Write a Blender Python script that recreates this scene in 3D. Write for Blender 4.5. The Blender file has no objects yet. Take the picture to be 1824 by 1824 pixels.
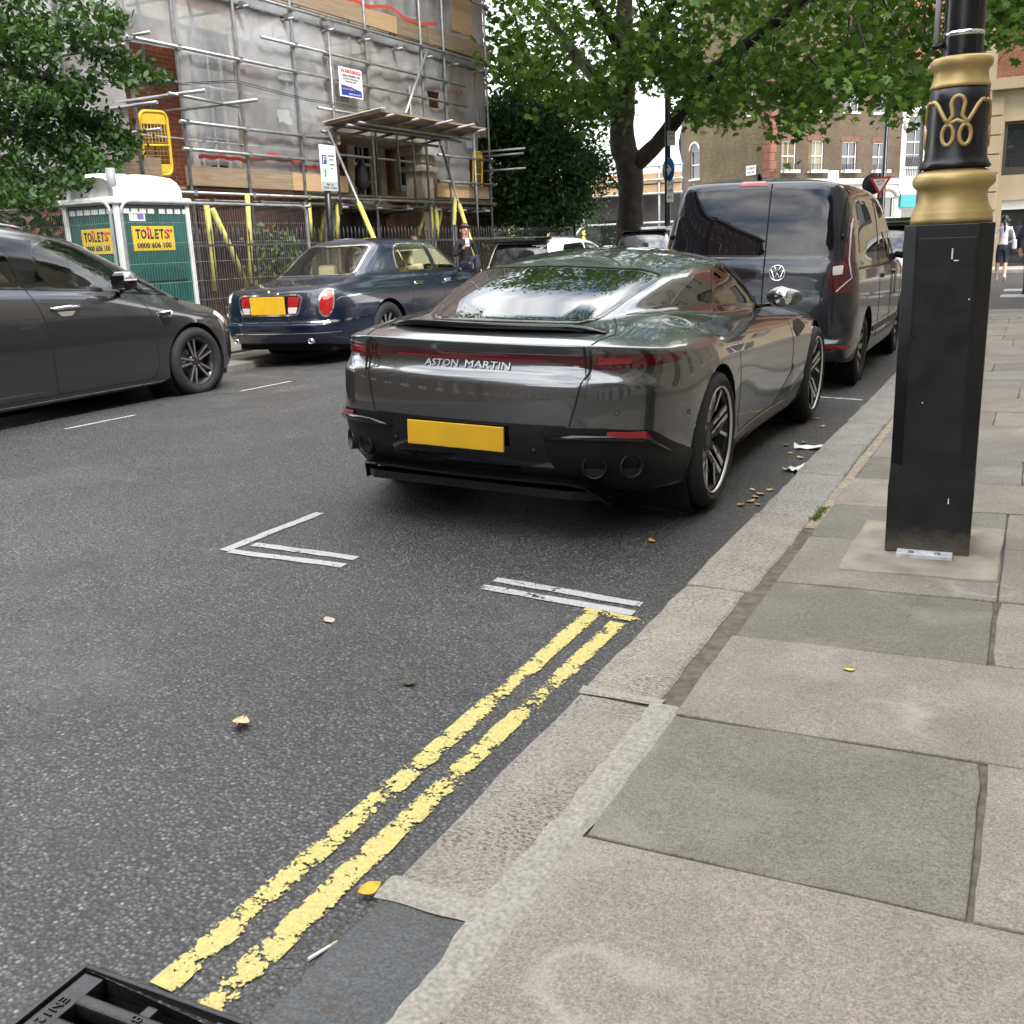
import bpy, bmesh, math, random
import numpy as np
from mathutils import Vector, Matrix
from mathutils.bvhtree import BVHTree
from mathutils import noise as mnoise
from mathutils.geometry import delaunay_2d_cdt

random.seed(7); rng = np.random.default_rng(7)
S = bpy.context.scene
COL = S.collection

# ------------------------------------------------------------------ camera
F_PX, PITCH, ROLL, YAW, CAM_H = 1800.0, 0.257364, -0.039158, 0.477370, 1.30510
_fw = Vector((-math.sin(YAW) * math.cos(PITCH), math.cos(YAW) * math.cos(PITCH), -math.sin(PITCH)))
_r = Vector((math.cos(YAW), math.sin(YAW), 0)); _u = _r.cross(_fw)
CR = _r * math.cos(ROLL) + _u * math.sin(ROLL)
CU = _u * math.cos(ROLL) - _r * math.sin(ROLL)
CAM = Vector((0, 0, CAM_H))
cd = bpy.data.cameras.new("camera"); cam = bpy.data.objects.new("camera", cd); COL.objects.link(cam)
cd.sensor_width = 36; cd.lens = F_PX / 1824 * 36; cd.clip_start = 0.05; cd.clip_end = 900
cam.matrix_world = Matrix(((CR.x, CU.x, -_fw.x, 0), (CR.y, CU.y, -_fw.y, 0), (CR.z, CU.z, -_fw.z, CAM_H), (0, 0, 0, 1)))
S.camera = cam

# ------------------------------------------------------------------ world, sun, exposure
SUN_EL, SUN_AZ = math.radians(50), math.radians(122)     # azimuth from +Y towards +X
W = bpy.data.worlds.new("World"); S.world = W; W.use_nodes = True
wn, wl = W.node_tree.nodes, W.node_tree.links
wn.clear()
wo = wn.new("ShaderNodeOutputWorld"); bg = wn.new("ShaderNodeBackground")
sky = wn.new("ShaderNodeTexSky"); sky.sky_type = 'NISHITA'; sky.sun_disc = False
sky.sun_elevation = SUN_EL; sky.sun_rotation = SUN_AZ; sky.altitude = 50; sky.dust_density = 1.5
tc = wn.new("ShaderNodeTexCoord"); mp = wn.new("ShaderNodeMapping"); mp.inputs['Scale'].default_value = (1.6, 1.6, 3.2)
mp.inputs['Location'].default_value = (0.35, 0.1, 0.2)
nz = wn.new("ShaderNodeTexNoise"); nz.inputs['Scale'].default_value = 1.7; nz.inputs['Detail'].default_value = 9; nz.inputs['Roughness'].default_value = .58
rp = wn.new("ShaderNodeValToRGB"); rp.color_ramp.elements[0].position = .34; rp.color_ramp.elements[1].position = .56
nz2 = wn.new("ShaderNodeTexNoise"); nz2.inputs['Scale'].default_value = 3.3; nz2.inputs['Detail'].default_value = 6
cr2 = wn.new("ShaderNodeValToRGB"); cr2.color_ramp.elements[0].position = .3; cr2.color_ramp.elements[1].position = .7
cr2.color_ramp.elements[0].color = (5.6, 5.7, 5.9, 1); cr2.color_ramp.elements[1].color = (13.0, 12.8, 12.4, 1)
mx = wn.new("ShaderNodeMixRGB")
wl.new(tc.outputs['Generated'], mp.inputs['Vector']); wl.new(mp.outputs[0], nz.inputs['Vector']); wl.new(mp.outputs[0], nz2.inputs['Vector'])
wl.new(nz.outputs['Fac'], rp.inputs['Fac']); wl.new(nz2.outputs['Fac'], cr2.inputs['Fac'])
wl.new(rp.outputs['Color'], mx.inputs['Fac']); wl.new(sky.outputs[0], mx.inputs['Color1']); wl.new(cr2.outputs['Color'], mx.inputs['Color2'])
wl.new(mx.outputs[0], bg.inputs['Color']); bg.inputs['Strength'].default_value = 0.145
wl.new(bg.outputs[0], wo.inputs['Surface'])
sl = bpy.data.lights.new("sun", 'SUN'); sun = bpy.data.objects.new("sun", sl); COL.objects.link(sun)
sl.energy = 1.3; sl.angle = math.radians(12); sl.color = (1, .96, .9)
_sd = Vector((math.sin(SUN_AZ) * math.cos(SUN_EL), math.cos(SUN_AZ) * math.cos(SUN_EL), math.sin(SUN_EL)))
sun.rotation_euler = _sd.to_track_quat('Z', 'Y').to_euler()
S.view_settings.view_transform = 'Standard'; S.view_settings.look = 'None'
S.view_settings.exposure = 1.8; S.view_settings.gamma = 1
S.view_settings.use_curve_mapping = False
S.cycles.max_bounces = 8; S.cycles.transparent_max_bounces = 12; S.cycles.use_denoising = True
S.cycles.sample_clamp_indirect = 6
S.cycles.caustics_reflective = False; S.cycles.caustics_refractive = False

# ------------------------------------------------------------------ measuring helpers (photo pixel -> place at a known plane)
def _ray(px, py):
    return (_fw + CR * ((px - 912) / F_PX) - CU * ((py - 912) / F_PX)).normalized()
def PX(px, py, x): d = _ray(px, py); return CAM + d * (x / d.x)
def PY(px, py, y): d = _ray(px, py); return CAM + d * (y / d.y)
def PZ(px, py, z): d = _ray(px, py); return CAM + d * ((z - CAM_H) / d.z)
def proj(P):
    d = Vector(P) - CAM; z = d.dot(_fw); return 912 + F_PX * d.dot(CR) / z, 912 - F_PX * d.dot(CU) / z
def zroad(x): return -.1 + .11 * max(0.0, 1 - ((x + 5.1) / 4.0) ** 2)
def zpav(x): return 0.02 * (x + .87)

# ------------------------------------------------------------------ object helpers
def tag(o, label=None, cat=None, group=None, kind=None):
    if label: o['label'] = label
    if cat: o['category'] = cat
    if group: o['group'] = group
    if kind: o['kind'] = kind
    return o
def thing(name, label, cat, loc=(0, 0, 0), rot=(0, 0, 0), group=None):
    o = bpy.data.objects.new(name, None); COL.objects.link(o); o.location = loc; o.rotation_euler = rot
    o.empty_display_size = .1
    return tag(o, label, cat, group)
def link(name, me, parent=None, m=None):
    o = bpy.data.objects.new(name, me); COL.objects.link(o)
    if parent: o.parent = parent
    if m is not None:
        me.materials.clear(); me.materials.append(m)
    return o
def copy_tree(o, parent=None):
    c = o.copy(); COL.objects.link(c); c.parent = parent
    for ch in list(o.children): copy_tree(ch, c)
    return c

class MB:
    """collects simple solids into one mesh"""
    def __init__(s): s.v = []; s.f = []; s.sm = []
    def add(s, vs, fs, smooth=False):
        b = len(s.v); s.v += [tuple(q) for q in vs]
        for f in fs: s.f.append(tuple(b + i for i in f)); s.sm.append(smooth)
        return s
    def box(s, c, d, rz=0, mtx=None):
        x, y, z = d[0] / 2, d[1] / 2, d[2] / 2
        vs = [Vector((sx * x, sy * y, sz * z)) for sz in (-1, 1) for sx, sy in ((-1, -1), (1, -1), (1, 1), (-1, 1))]
        M = mtx or (Matrix.Rotation(rz, 3, 'Z') if rz else None)
        vs = [(M @ q if M else q) + Vector(c) for q in vs]
        return s.add(vs, [(3, 2, 1, 0), (4, 5, 6, 7), (0, 1, 5, 4), (1, 2, 6, 5), (2, 3, 7, 6), (3, 0, 4, 7)])
    def b2(s, lo, hi):
        lo, hi = Vector(lo), Vector(hi); return s.box((lo + hi) / 2, [abs(q) for q in (hi - lo)])
    def tube(s, pts, r, n=8, cap=True, smooth=True):
        pts = [Vector(q) for q in pts]; rs = r if isinstance(r, (list, tuple)) else [r] * len(pts)
        vs = []; T0 = None; N = None
        for i, q in enumerate(pts):
            T = (pts[min(i + 1, len(pts) - 1)] - pts[max(i - 1, 0)])
            if T.length < 1e-9: T = Vector((0, 0, 1))
            T.normalize()
            if N is None: N = T.orthogonal().normalized()
            else:
                N = N - T * N.dot(T)
                N = N.normalized() if N.length > 1e-6 else T.orthogonal().normalized()
            B = T.cross(N)
            for k in range(n):
                a = 2 * math.pi * k / n; vs.append(q + (N * math.cos(a) + B * math.sin(a)) * rs[i])
        b = len(s.v); s.v += [tuple(q) for q in vs]
        for i in range(len(pts) - 1):
            for k in range(n):
                k2 = (k + 1) % n
                s.f.append((b + i * n + k, b + i * n + k2, b + (i + 1) * n + k2, b + (i + 1) * n + k)); s.sm.append(smooth)
        if cap:
            s.f.append(tuple(b + k for k in reversed(range(n)))); s.sm.append(False)
            s.f.append(tuple(b + (len(pts) - 1) * n + k for k in range(n))); s.sm.append(False)
        return s
    def lathe(s, prof, n=32, axis='Z', c=(0, 0, 0), smooth=True, a0=0, a1=2 * math.pi):
        full = abs(a1 - a0 - 2 * math.pi) < 1e-6; m = n if full else n + 1
        b = len(s.v)
        for (r, h) in prof:
            for k in range(m):
                a = a0 + (a1 - a0) * k / n; p, q = r * math.cos(a), r * math.sin(a)
                s.v.append({'Z': (c[0] + p, c[1] + q, c[2] + h), 'X': (c[0] + h, c[1] + p, c[2] + q), 'Y': (c[0] + q, c[1] + h, c[2] + p)}[axis])
        for i in range(len(prof) - 1):
            for k in range(n):
                k2 = (k + 1) % m
                s.f.append((b + i * m + k, b + i * m + k2, b + (i + 1) * m + k2, b + (i + 1) * m + k)); s.sm.append(smooth)
        return s
    def prism(s, poly, vec, M=None):
        """poly: list of 3D points (planar), extruded by vec"""
        vec = Vector(vec); n = len(poly); P = [Vector(q) for q in poly]
        nrm = Vector((0, 0, 0))
        for i in range(n): nrm += P[i].cross(P[(i + 1) % n])
        if nrm.dot(vec) < 0: P.reverse()
        vs = P + [q + vec for q in P]
        fs = [tuple(reversed(range(n))), tuple(range(n, 2 * n))] + [(i, (i + 1) % n, n + (i + 1) % n, n + i) for i in range(n)]
        return s.add(vs, fs)
    def mesh(s, name):
        me = bpy.data.meshes.new(name); me.from_pydata(s.v, [], s.f)
        me.polygons.foreach_set('use_smooth', s.sm); me.update(); return me
    def build(s, name, m, parent=None, bevel=0):
        me = s.mesh(name)
        if bevel:
            bm = bmesh.new(); bm.from_mesh(me)
            bmesh.ops.bevel(bm, geom=[e for e in bm.edges if len(e.link_faces) == 2 and e.calc_face_angle(0) > .5], offset=bevel, segments=2, affect='EDGES', profile=.6)
            bm.to_mesh(me); bm.free()
        return link(name, me, parent, m)

def frame(o, right, up):
    r = Vector(right).normalized(); u = Vector(up).normalized(); n = r.cross(u)
    return Matrix(((r.x, u.x, n.x, o[0]), (r.y, u.y, n.y, o[1]), (r.z, u.z, n.z, o[2]), (0, 0, 0, 1)))
_tcache = {}
def text_mesh(body, w=None, h=None, depth=.002, spacing=1.0, shear=0, bold=0):
    cu = bpy.data.curves.new("t", 'FONT'); cu.body = body; cu.size = 1; cu.align_x = 'CENTER'; cu.align_y = 'CENTER'
    cu.space_character = spacing; cu.shear = shear; cu.offset = bold; cu.resolution_u = 2
    o = bpy.data.objects.new("t", cu); COL.objects.link(o)
    dg = bpy.context.evaluated_depsgraph_get(); me = bpy.data.meshes.new_from_object(o.evaluated_get(dg))
    bpy.data.objects.remove(o); bpy.data.curves.remove(cu)
    co = np.empty(len(me.vertices) * 3); me.vertices.foreach_get('co', co); co = co.reshape(-1, 3)
    lo, hi = co.min(0), co.max(0); sz = hi - lo
    sx = (w / sz[0]) if w else None; sy = (h / sz[1]) if h else None
    sx = sx or sy; sy = sy or sx
    co = (co - (lo + hi) / 2) * (sx, sy, 1)
    me.vertices.foreach_set('co', co.ravel().astype(np.float32)); me.update()
    bm = bmesh.new(); bm.from_mesh(me)
    r = bmesh.ops.extrude_face_region(bm, geom=bm.faces[:])
    bmesh.ops.translate(bm, vec=(0, 0, depth), verts=[q for q in r['geom'] if isinstance(q, bmesh.types.BMVert)])
    bmesh.ops.recalc_face_normals(bm, faces=bm.faces); bm.to_mesh(me); bm.free()
    return me
def text(name, body, M, m, parent, w=None, h=None, depth=.002, spacing=1.0, shear=0, bold=0):
    me = text_mesh(body, w, h, depth, spacing, shear, bold); me.transform(M); me.name = name
    return link(name, me, parent, m)

# ------------------------------------------------------------------ materials
MATS = {}
def mat(name, col=(.5, .5, .5), rough=.5, metal=0, spec=.5, coat=0, coat_r=.03, noise=None, bump=None, alpha=1, trans=0, emis=None, sheen=0):
    """noise=(scale, amount) darkens/lightens the base; bump=(scale, strength)"""
    m = bpy.data.materials.new(name); m.use_nodes = True; nt = m.node_tree; b = nt.nodes['Principled BSDF']
    b.inputs['Base Color'].default_value = (*col, 1); b.inputs['Roughness'].default_value = rough; b.inputs['Metallic'].default_value = metal
    b.inputs['Specular IOR Level'].default_value = spec
    b.inputs['Coat Weight'].default_value = coat; b.inputs['Coat Roughness'].default_value = coat_r
    b.inputs['Alpha'].default_value = alpha; b.inputs['Transmission Weight'].default_value = trans
    if emis: b.inputs['Emission Color'].default_value = (*emis[:3], 1); b.inputs['Emission Strength'].default_value = emis[3]
    if noise or bump:
        t = nt.nodes.new('ShaderNodeTexCoord')
    if noise:
        n = nt.nodes.new('ShaderNodeTexNoise'); n.inputs['Scale'].default_value = noise[0]; n.inputs['Detail'].default_value = 6
        nt.links.new(t.outputs['Object'], n.inputs['Vector'])
        r = nt.nodes.new('ShaderNodeMapRange'); r.inputs['From Min'].default_value = .3; r.inputs['From Max'].default_value = .7
        r.inputs['To Min'].default_value = 1 - noise[1]; r.inputs['To Max'].default_value = 1 + noise[1]
        nt.links.new(n.outputs['Fac'], r.inputs['Value'])
        mu = nt.nodes.new('ShaderNodeVectorMath'); mu.operation = 'SCALE'; mu.inputs[0].default_value = col
        nt.links.new(r.outputs[0], mu.inputs['Scale']); nt.links.new(mu.outputs[0], b.inputs['Base Color'])
    if bump:
        n2 = nt.nodes.new('ShaderNodeTexNoise'); n2.inputs['Scale'].default_value = bump[0]; n2.inputs['Detail'].default_value = 4
        nt.links.new(t.outputs['Object'], n2.inputs['Vector'])
        bp = nt.nodes.new('ShaderNodeBump'); bp.inputs['Strength'].default_value = bump[1]; bp.inputs['Distance'].default_value = .01
        nt.links.new(n2.outputs['Fac'], bp.inputs['Height']); nt.links.new(bp.outputs[0], b.inputs['Normal'])
    MATS[name] = m; return m
class NT:
    def __init__(s, m): s.nt = m.node_tree; s.b = s.nt.nodes.get('Principled BSDF'); s.out = s.nt.nodes['Material Output']
    def n(s, t, **k):
        q = s.nt.nodes.new('ShaderNode' + t)
        for a, v in k.items():
            if hasattr(q, a): setattr(q, a, v)
        return q
    def l(s, a, b): s.nt.links.new(a, b)
    def noise(s, vec, scale, detail=5, rough=.55):
        q = s.n('TexNoise'); q.inputs['Scale'].default_value = scale; q.inputs['Detail'].default_value = detail; q.inputs['Roughness'].default_value = rough
        s.l(vec, q.inputs['Vector']); return q.outputs['Fac']
    def ramp(s, f, *els):
        q = s.n('ValToRGB'); e = q.color_ramp.elements
        while len(e) < len(els): e.new(.5)
        for i, (p, c) in enumerate(els):
            e[i].position = p; e[i].color = (*c, 1) if isinstance(c, tuple) else (c, c, c, 1)
        s.l(f, q.inputs['Fac']); return q.outputs['Color']
    def mix(s, f, a, b, mode='MIX'):
        q = s.n('MixRGB', blend_type=mode)
        for i, v in (('Fac', f), ('Color1', a), ('Color2', b)):
            if isinstance(v, (int, float)): q.inputs[i].default_value = v if i == 'Fac' else (v, v, v, 1)
            elif isinstance(v, tuple): q.inputs[i].default_value = (*v, 1)
            else: s.l(v, q.inputs[i])
        return q.outputs[0]
    def math(s, op, a, b=0.0):
        q = s.n('Math', operation=op)
        for i, v in enumerate((a, b)):
            if isinstance(v, (int, float)): q.inputs[i].default_value = v
            else: s.l(v, q.inputs[i])
        return q.outputs[0]
    def bump(s, h, st=.3, dist=.01, nrm=None):
        q = s.n('Bump'); q.inputs['Strength'].default_value = st; q.inputs['Distance'].default_value = dist
        s.l(h, q.inputs['Height'])
        if nrm is not None: s.l(nrm, q.inputs['Normal'])
        return q.outputs[0]
    def obj(s): return s.n('TexCoord').outputs['Object']
    def pos(s): return s.n('NewGeometry').outputs['Position']

def m_asphalt():
    m = mat('asphalt', rough=.62, spec=.5); t = NT(m); P = t.pos()
    v = t.n('TexVoronoi'); v.inputs['Scale'].default_value = 88; t.l(P, v.inputs['Vector'])
    v2 = t.n('TexVoronoi'); v2.inputs['Scale'].default_value = 190; t.l(P, v2.inputs['Vector'])
    sep = t.n('SeparateColor'); t.l(v.outputs['Color'], sep.inputs[0])
    stone = t.ramp(sep.outputs[0], (0, (.044, .044, .044)), (.5, (.088, .087, .085)), (.90, (.135, .133, .129)), (.992, (.24, .235, .225)))
    big = t.noise(P, .55, 4); big2 = t.noise(P, 4.0, 5)
    c = t.mix(t.ramp(v.outputs['Distance'], (.25, 0.0), (.62, 1.0)), stone, (.028, .028, .029))
    c = t.mix(.9, c, t.ramp(big, (.3, .70), (.7, 1.28)), 'MULTIPLY')
    c = t.mix(.6, c, t.ramp(big2, (.3, .8), (.7, 1.15)), 'MULTIPLY')
    # fine cracks and worn lanes
    mpn = t.n('Mapping'); mpn.inputs['Scale'].default_value = (1.1, .8, 1); t.l(P, mpn.inputs['Vector'])
    wob = t.n('VectorMath', operation='ADD'); nzc = t.n('TexNoise'); nzc.inputs['Scale'].default_value = 2.2; t.l(P, nzc.inputs['Vector'])
    t.l(mpn.outputs[0], wob.inputs[0]); t.l(nzc.outputs['Color'], wob.inputs[1])
    vc = t.n('TexVoronoi', feature='DISTANCE_TO_EDGE'); vc.inputs['Scale'].default_value = .75; t.l(wob.outputs[0], vc.inputs['Vector'])
    ck = t.ramp(vc.outputs['Distance'], (0, 1.0), (.006, 0.0))
    cm = t.ramp(t.noise(P, .9, 3), (.44, 0.0), (.54, 1.0))
    ck = t.math('MULTIPLY', ck, cm)
    c = t.mix(t.math('MULTIPLY', ck, .75), c, (.018, .018, .018))
    oil = t.ramp(t.noise(P, 1.15, 5, .6), (.60, 0.0), (.68, .55)); c = t.mix(oil, c, (.030, .030, .030))
    pale = t.ramp(t.noise(P, .8, 6, .7), (.55, 0.0), (.70, .35)); c = t.mix(pale, c, (.15, .145, .138))
    sx_ = t.n('SeparateXYZ'); t.l(P, sx_.inputs[0]); gut = t.ramp(t.math('ADD', t.math('MULTIPLY', sx_.outputs['X'], 1.0), 1.45), (.0, 0.0), (.30, .55))
    c = t.mix(t.math('MULTIPLY', gut, t.ramp(t.noise(P, 6, 5, .65), (.35, 0.2), (.65, 1.0))), c, (.042, .037, .031))
    t.l(c, t.b.inputs['Base Color'])
    h = t.math('SUBTRACT', t.math('MULTIPLY', sep.outputs[1], .45), t.math('MULTIPLY', v.outputs['Distance'], .9))
    h = t.math('SUBTRACT', h, t.math('MULTIPLY', v2.outputs['Distance'], .3))
    t.l(t.bump(h, .75, .006), t.b.inputs['Normal'])
    t.l(t.ramp(sep.outputs[2], (0, .38), (1, .64)), t.b.inputs['Roughness'])
    return m
def m_paint_line(name, col, wear, centres=()):
    m = mat(name, rough=.6); t = NT(m); P = t.pos()
    a = t.noise(P, 16, 6, .7); b = t.noise(P, 70, 4, .7)
    v = t.n('TexVoronoi'); v.inputs['Scale'].default_value = 105; t.l(P, v.inputs['Vector'])
    f = t.math('ADD', t.math('ADD', t.math('ADD', t.math('MULTIPLY', a, .50), t.math('MULTIPLY', t.noise(P, 3.1, 2), .22)), t.math('MULTIPLY', b, .28)), t.math('MULTIPLY', v.outputs['Distance'], .10))
    if centres:
        sx_ = t.n('SeparateXYZ'); t.l(P, sx_.inputs[0]); ds = [t.math('ABSOLUTE', t.math('ADD', sx_.outputs['X'], -c_)) for c_ in centres]
        dm = t.math('MINIMUM', ds[0], ds[1]); dm = t.math('MINIMUM', dm, .034)
        f = t.math('ADD', f, t.math('MULTIPLY', t.math('POWER', t.math('MULTIPLY', dm, 29.4), 3.0), .085))
    al = t.ramp(f, (wear - .012, 1.0), (wear + .012, 0.0))
    c = t.mix(t.ramp(b, (.35, 0.0), (.7, 1.0)), col, tuple(q * .72 for q in col))
    c = t.mix(t.ramp(t.noise(P, 240, 2), (.62, 0.0), (.7, .55)), c, (.12, .11, .08))
    t.l(c, t.b.inputs['Base Color']); t.l(al, t.b.inputs['Alpha'])
    t.l(t.bump(t.math('SUBTRACT', b, v.outputs['Distance']), .5, .005), t.b.inputs['Normal'])
    return m
def m_slab(name, rough=.8):
    """flagstone: colour comes from each slab's own object colour"""
    m = mat(name, rough=rough, spec=.3); t = NT(m); P = t.pos()
    oc = t.n('ObjectInfo').outputs['Color']
    c = t.mix(1.0, oc, t.ramp(t.noise(P, 165, 3, .75), (.32, .58), (.68, 1.42)), 'MULTIPLY')
    c = t.mix(.8, c, t.ramp(t.noise(P, 60, 3, .7), (.3, .80), (.7, 1.2)), 'MULTIPLY')
    c = t.mix(.7, c, t.ramp(t.noise(P, 3.2, 5, .6), (.3, .80), (.7, 1.17)), 'MULTIPLY')
    c = t.mix(t.ramp(t.noise(P, 420, 2), (.68, 0.0), (.73, .8)), c, (.55, .53, .48))
    c = t.mix(t.ramp(t.noise(P, 95, 4), (.66, 0.0), (.74, .45)), c, (.13, .105, .085))
    c = t.mix(t.ramp(t.noise(P, 1.3, 6, .65), (.52, 0.0), (.66, .28)), c, (.40, .38, .32))
    # old lichen and gum rings
    v = t.n('TexVoronoi'); v.inputs['Scale'].default_value = 2.0
    wb = t.n('VectorMath', operation='ADD'); nq = t.n('TexNoise'); nq.inputs['Scale'].default_value = 5; t.l(P, nq.inputs['Vector'])
    sc = t.n('VectorMath', operation='SCALE'); sc.inputs['Scale'].default_value = .28; t.l(nq.outputs['Color'], sc.inputs[0])
    t.l(P, wb.inputs[0]); t.l(sc.outputs[0], wb.inputs[1]); t.l(wb.outputs[0], v.inputs['Vector'])
    ring = t.ramp(v.outputs['Distance'], (.20, 0.0), (.26, .30), (.34, 0.0))
    c = t.mix(t.math('MULTIPLY', ring, t.ramp(t.noise(P, 1.7, 2), (.45, 0.0), (.6, 1.0))), c, (.44, .43, .38))
    vg = t.n('TexVoronoi'); vg.inputs['Scale'].default_value = 2.6; t.l(P, vg.inputs['Vector'])
    c = t.mix(t.ramp(vg.outputs['Distance'], (.035, .5), (.05, 0.0)), c, (.11, .105, .10))
    t.l(c, t.b.inputs['Base Color'])
    t.l(t.bump(t.math('ADD', t.noise(P, 150, 4), t.math('MULTIPLY', t.noise(P, 18, 3), .8)), .22, .006), t.b.inputs['Normal'])
    return m
def m_granite():
    m = mat('granite', rough=.75, spec=.35); t = NT(m); P = t.pos(); oc = t.n('ObjectInfo').outputs['Color']
    c = t.mix(1.0, oc, t.ramp(t.noise(P, 130, 3, .75), (.3, .55), (.7, 1.45)), 'MULTIPLY')
    mpn = t.n('Mapping'); mpn.inputs['Rotation'].default_value = (0, 0, .6); mpn.inputs['Scale'].default_value = (70, 150, 90); t.l(P, mpn.inputs['Vector'])
    nz = t.n('TexNoise'); nz.inputs['Scale'].default_value = 1; nz.inputs['Detail'].default_value = 3; t.l(mpn.outputs[0], nz.inputs['Vector'])
    pit = t.ramp(nz.outputs['Fac'], (.54, 0.0), (.60, 1.0))
    ar = t.ramp(t.noise(P, 4.5, 3), (.36, .25), (.60, 1.0))
    pit = t.math('MULTIPLY', pit, ar)
    c = t.mix(t.math('MULTIPLY', pit, .9), c, (.085, .065, .05))
    c = t.mix(.55, c, t.ramp(t.noise(P, 5, 5), (.3, .78), (.7, 1.18)), 'MULTIPLY')
    t.l(c, t.b.inputs['Base Color'])
    t.l(t.bump(t.math('SUBTRACT', t.noise(P, 60, 3), pit), .45, .008), t.b.inputs['Normal'])
    return m
def m_brick(name, c1, c2, mortar, bw=.225, bh=.075, plane='YZ', var=.35):
    m = mat(name, rough=.85, spec=.25); t = NT(m); P = t.obj()
    sp = t.n('SeparateXYZ'); t.l(P, sp.inputs[0]); cb = t.n('CombineXYZ')
    t.l(sp.outputs['Y' if plane[0] == 'Y' else 'X'], cb.inputs[0]); t.l(sp.outputs['Z'], cb.inputs[1])
    br = t.n('TexBrick'); br.inputs['Scale'].default_value = 1; br.inputs['Brick Width'].default_value = bw; br.inputs['Row Height'].default_value = bh
    br.inputs['Mortar Size'].default_value = .006; br.inputs['Color1'].default_value = (*c1, 1); br.inputs['Color2'].default_value = (*c2, 1); br.inputs['Mortar'].default_value = (*mortar, 1)
    t.l(cb.outputs[0], br.inputs['Vector'])
    c = t.mix(.8, br.outputs['Color'], t.ramp(t.noise(P, .8, 6), (.3, 1 - var), (.7, 1 + var)), 'MULTIPLY')
    c = t.mix(.7, c, t.ramp(t.noise(P, 9, 4), (.3, .72), (.7, 1.25)), 'MULTIPLY')
    t.l(c, t.b.inputs['Base Color']); t.l(t.bump(br.outputs['Fac'], -.4, .01), t.b.inputs['Normal'])
    return m
def m_carpaint(name, col, metal=.75, rough=.32, coat=1.0, flake=.25, cior=1.62):
    m = mat(name, col, rough=rough, metal=metal, coat=coat, coat_r=.02); t = NT(m); t.b.inputs['Coat IOR'].default_value = cior; P = t.obj()
    f = t.noise(P, 900, 1)
    c = t.mix(flake, col, t.ramp(f, (.35, .4), (.65, 1.8)), 'MULTIPLY')
    t.l(c, t.b.inputs['Base Color'])
    d = t.noise(P, 7, 4)                         # thin road film: slight changes of gloss
    t.l(t.ramp(d, (.3, .015), (.75, .07)), t.b.inputs['Coat Roughness'])
    return m
def m_glass(name, tint=(.03, .035, .035), clear=.0, rough=.01, ior=1.5, refl=.9):
    """car or window glass: dark body with a mirror coat; clear>0 lets that share of light straight through"""
    m = bpy.data.materials.new(name); m.use_nodes = True; t = NT(m); nt = m.node_tree; nt.nodes.remove(t.b)
    d = t.n('BsdfPrincipled'); d.inputs['Base Color'].default_value = (*tint, 1); d.inputs['Roughness'].default_value = rough
    d.inputs['Specular IOR Level'].default_value = .5; d.inputs['IOR'].default_value = ior
    if clear > 0:
        fr = t.n('Fresnel'); fr.inputs['IOR'].default_value = 1.5
        tr = t.n('BsdfTransparent'); k = clear; tr.inputs['Color'].default_value = (.35 + .6 * k, .4 + .58 * k, .37 + .58 * k, 1)
        gl = t.n('BsdfGlossy'); gl.inputs['Roughness'].default_value = .01
        mx_ = t.n('MixShader'); t.l(t.math('ADD', t.math('MULTIPLY', fr.outputs[0], refl), .04 * refl), mx_.inputs[0]); t.l(tr.outputs[0], mx_.inputs[1]); t.l(gl.outputs[0], mx_.inputs[2])
        t.l(mx_.outputs[0], t.out.inputs['Surface'])
    else:
        t.l(d.outputs[0], t.out.inputs['Surface'])
    MATS[name] = m; return m
def m_leaf(name, c1, c2, trans=.35):
    m = bpy.data.materials.new(name); m.use_nodes = True; t = NT(m); b = t.b
    g = t.n('NewGeometry'); c = t.ramp(g.outputs['Random Per Island'], (0, c1), (1, c2))
    t.l(c, b.inputs['Base Color']); b.inputs['Roughness'].default_value = .55; b.inputs['Specular IOR Level'].default_value = .3
    tl = t.n('BsdfTranslucent'); t.l(t.mix(1, c, (1.5, 1.6, .6), 'MULTIPLY'), tl.inputs['Color'])
    mx_ = t.n('MixShader'); mx_.inputs[0].default_value = trans; t.l(b.outputs[0], mx_.inputs[1]); t.l(tl.outputs[0], mx_.inputs[2])
    t.l(mx_.outputs[0], t.out.inputs['Surface']); MATS[name] = m; return m
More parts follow.
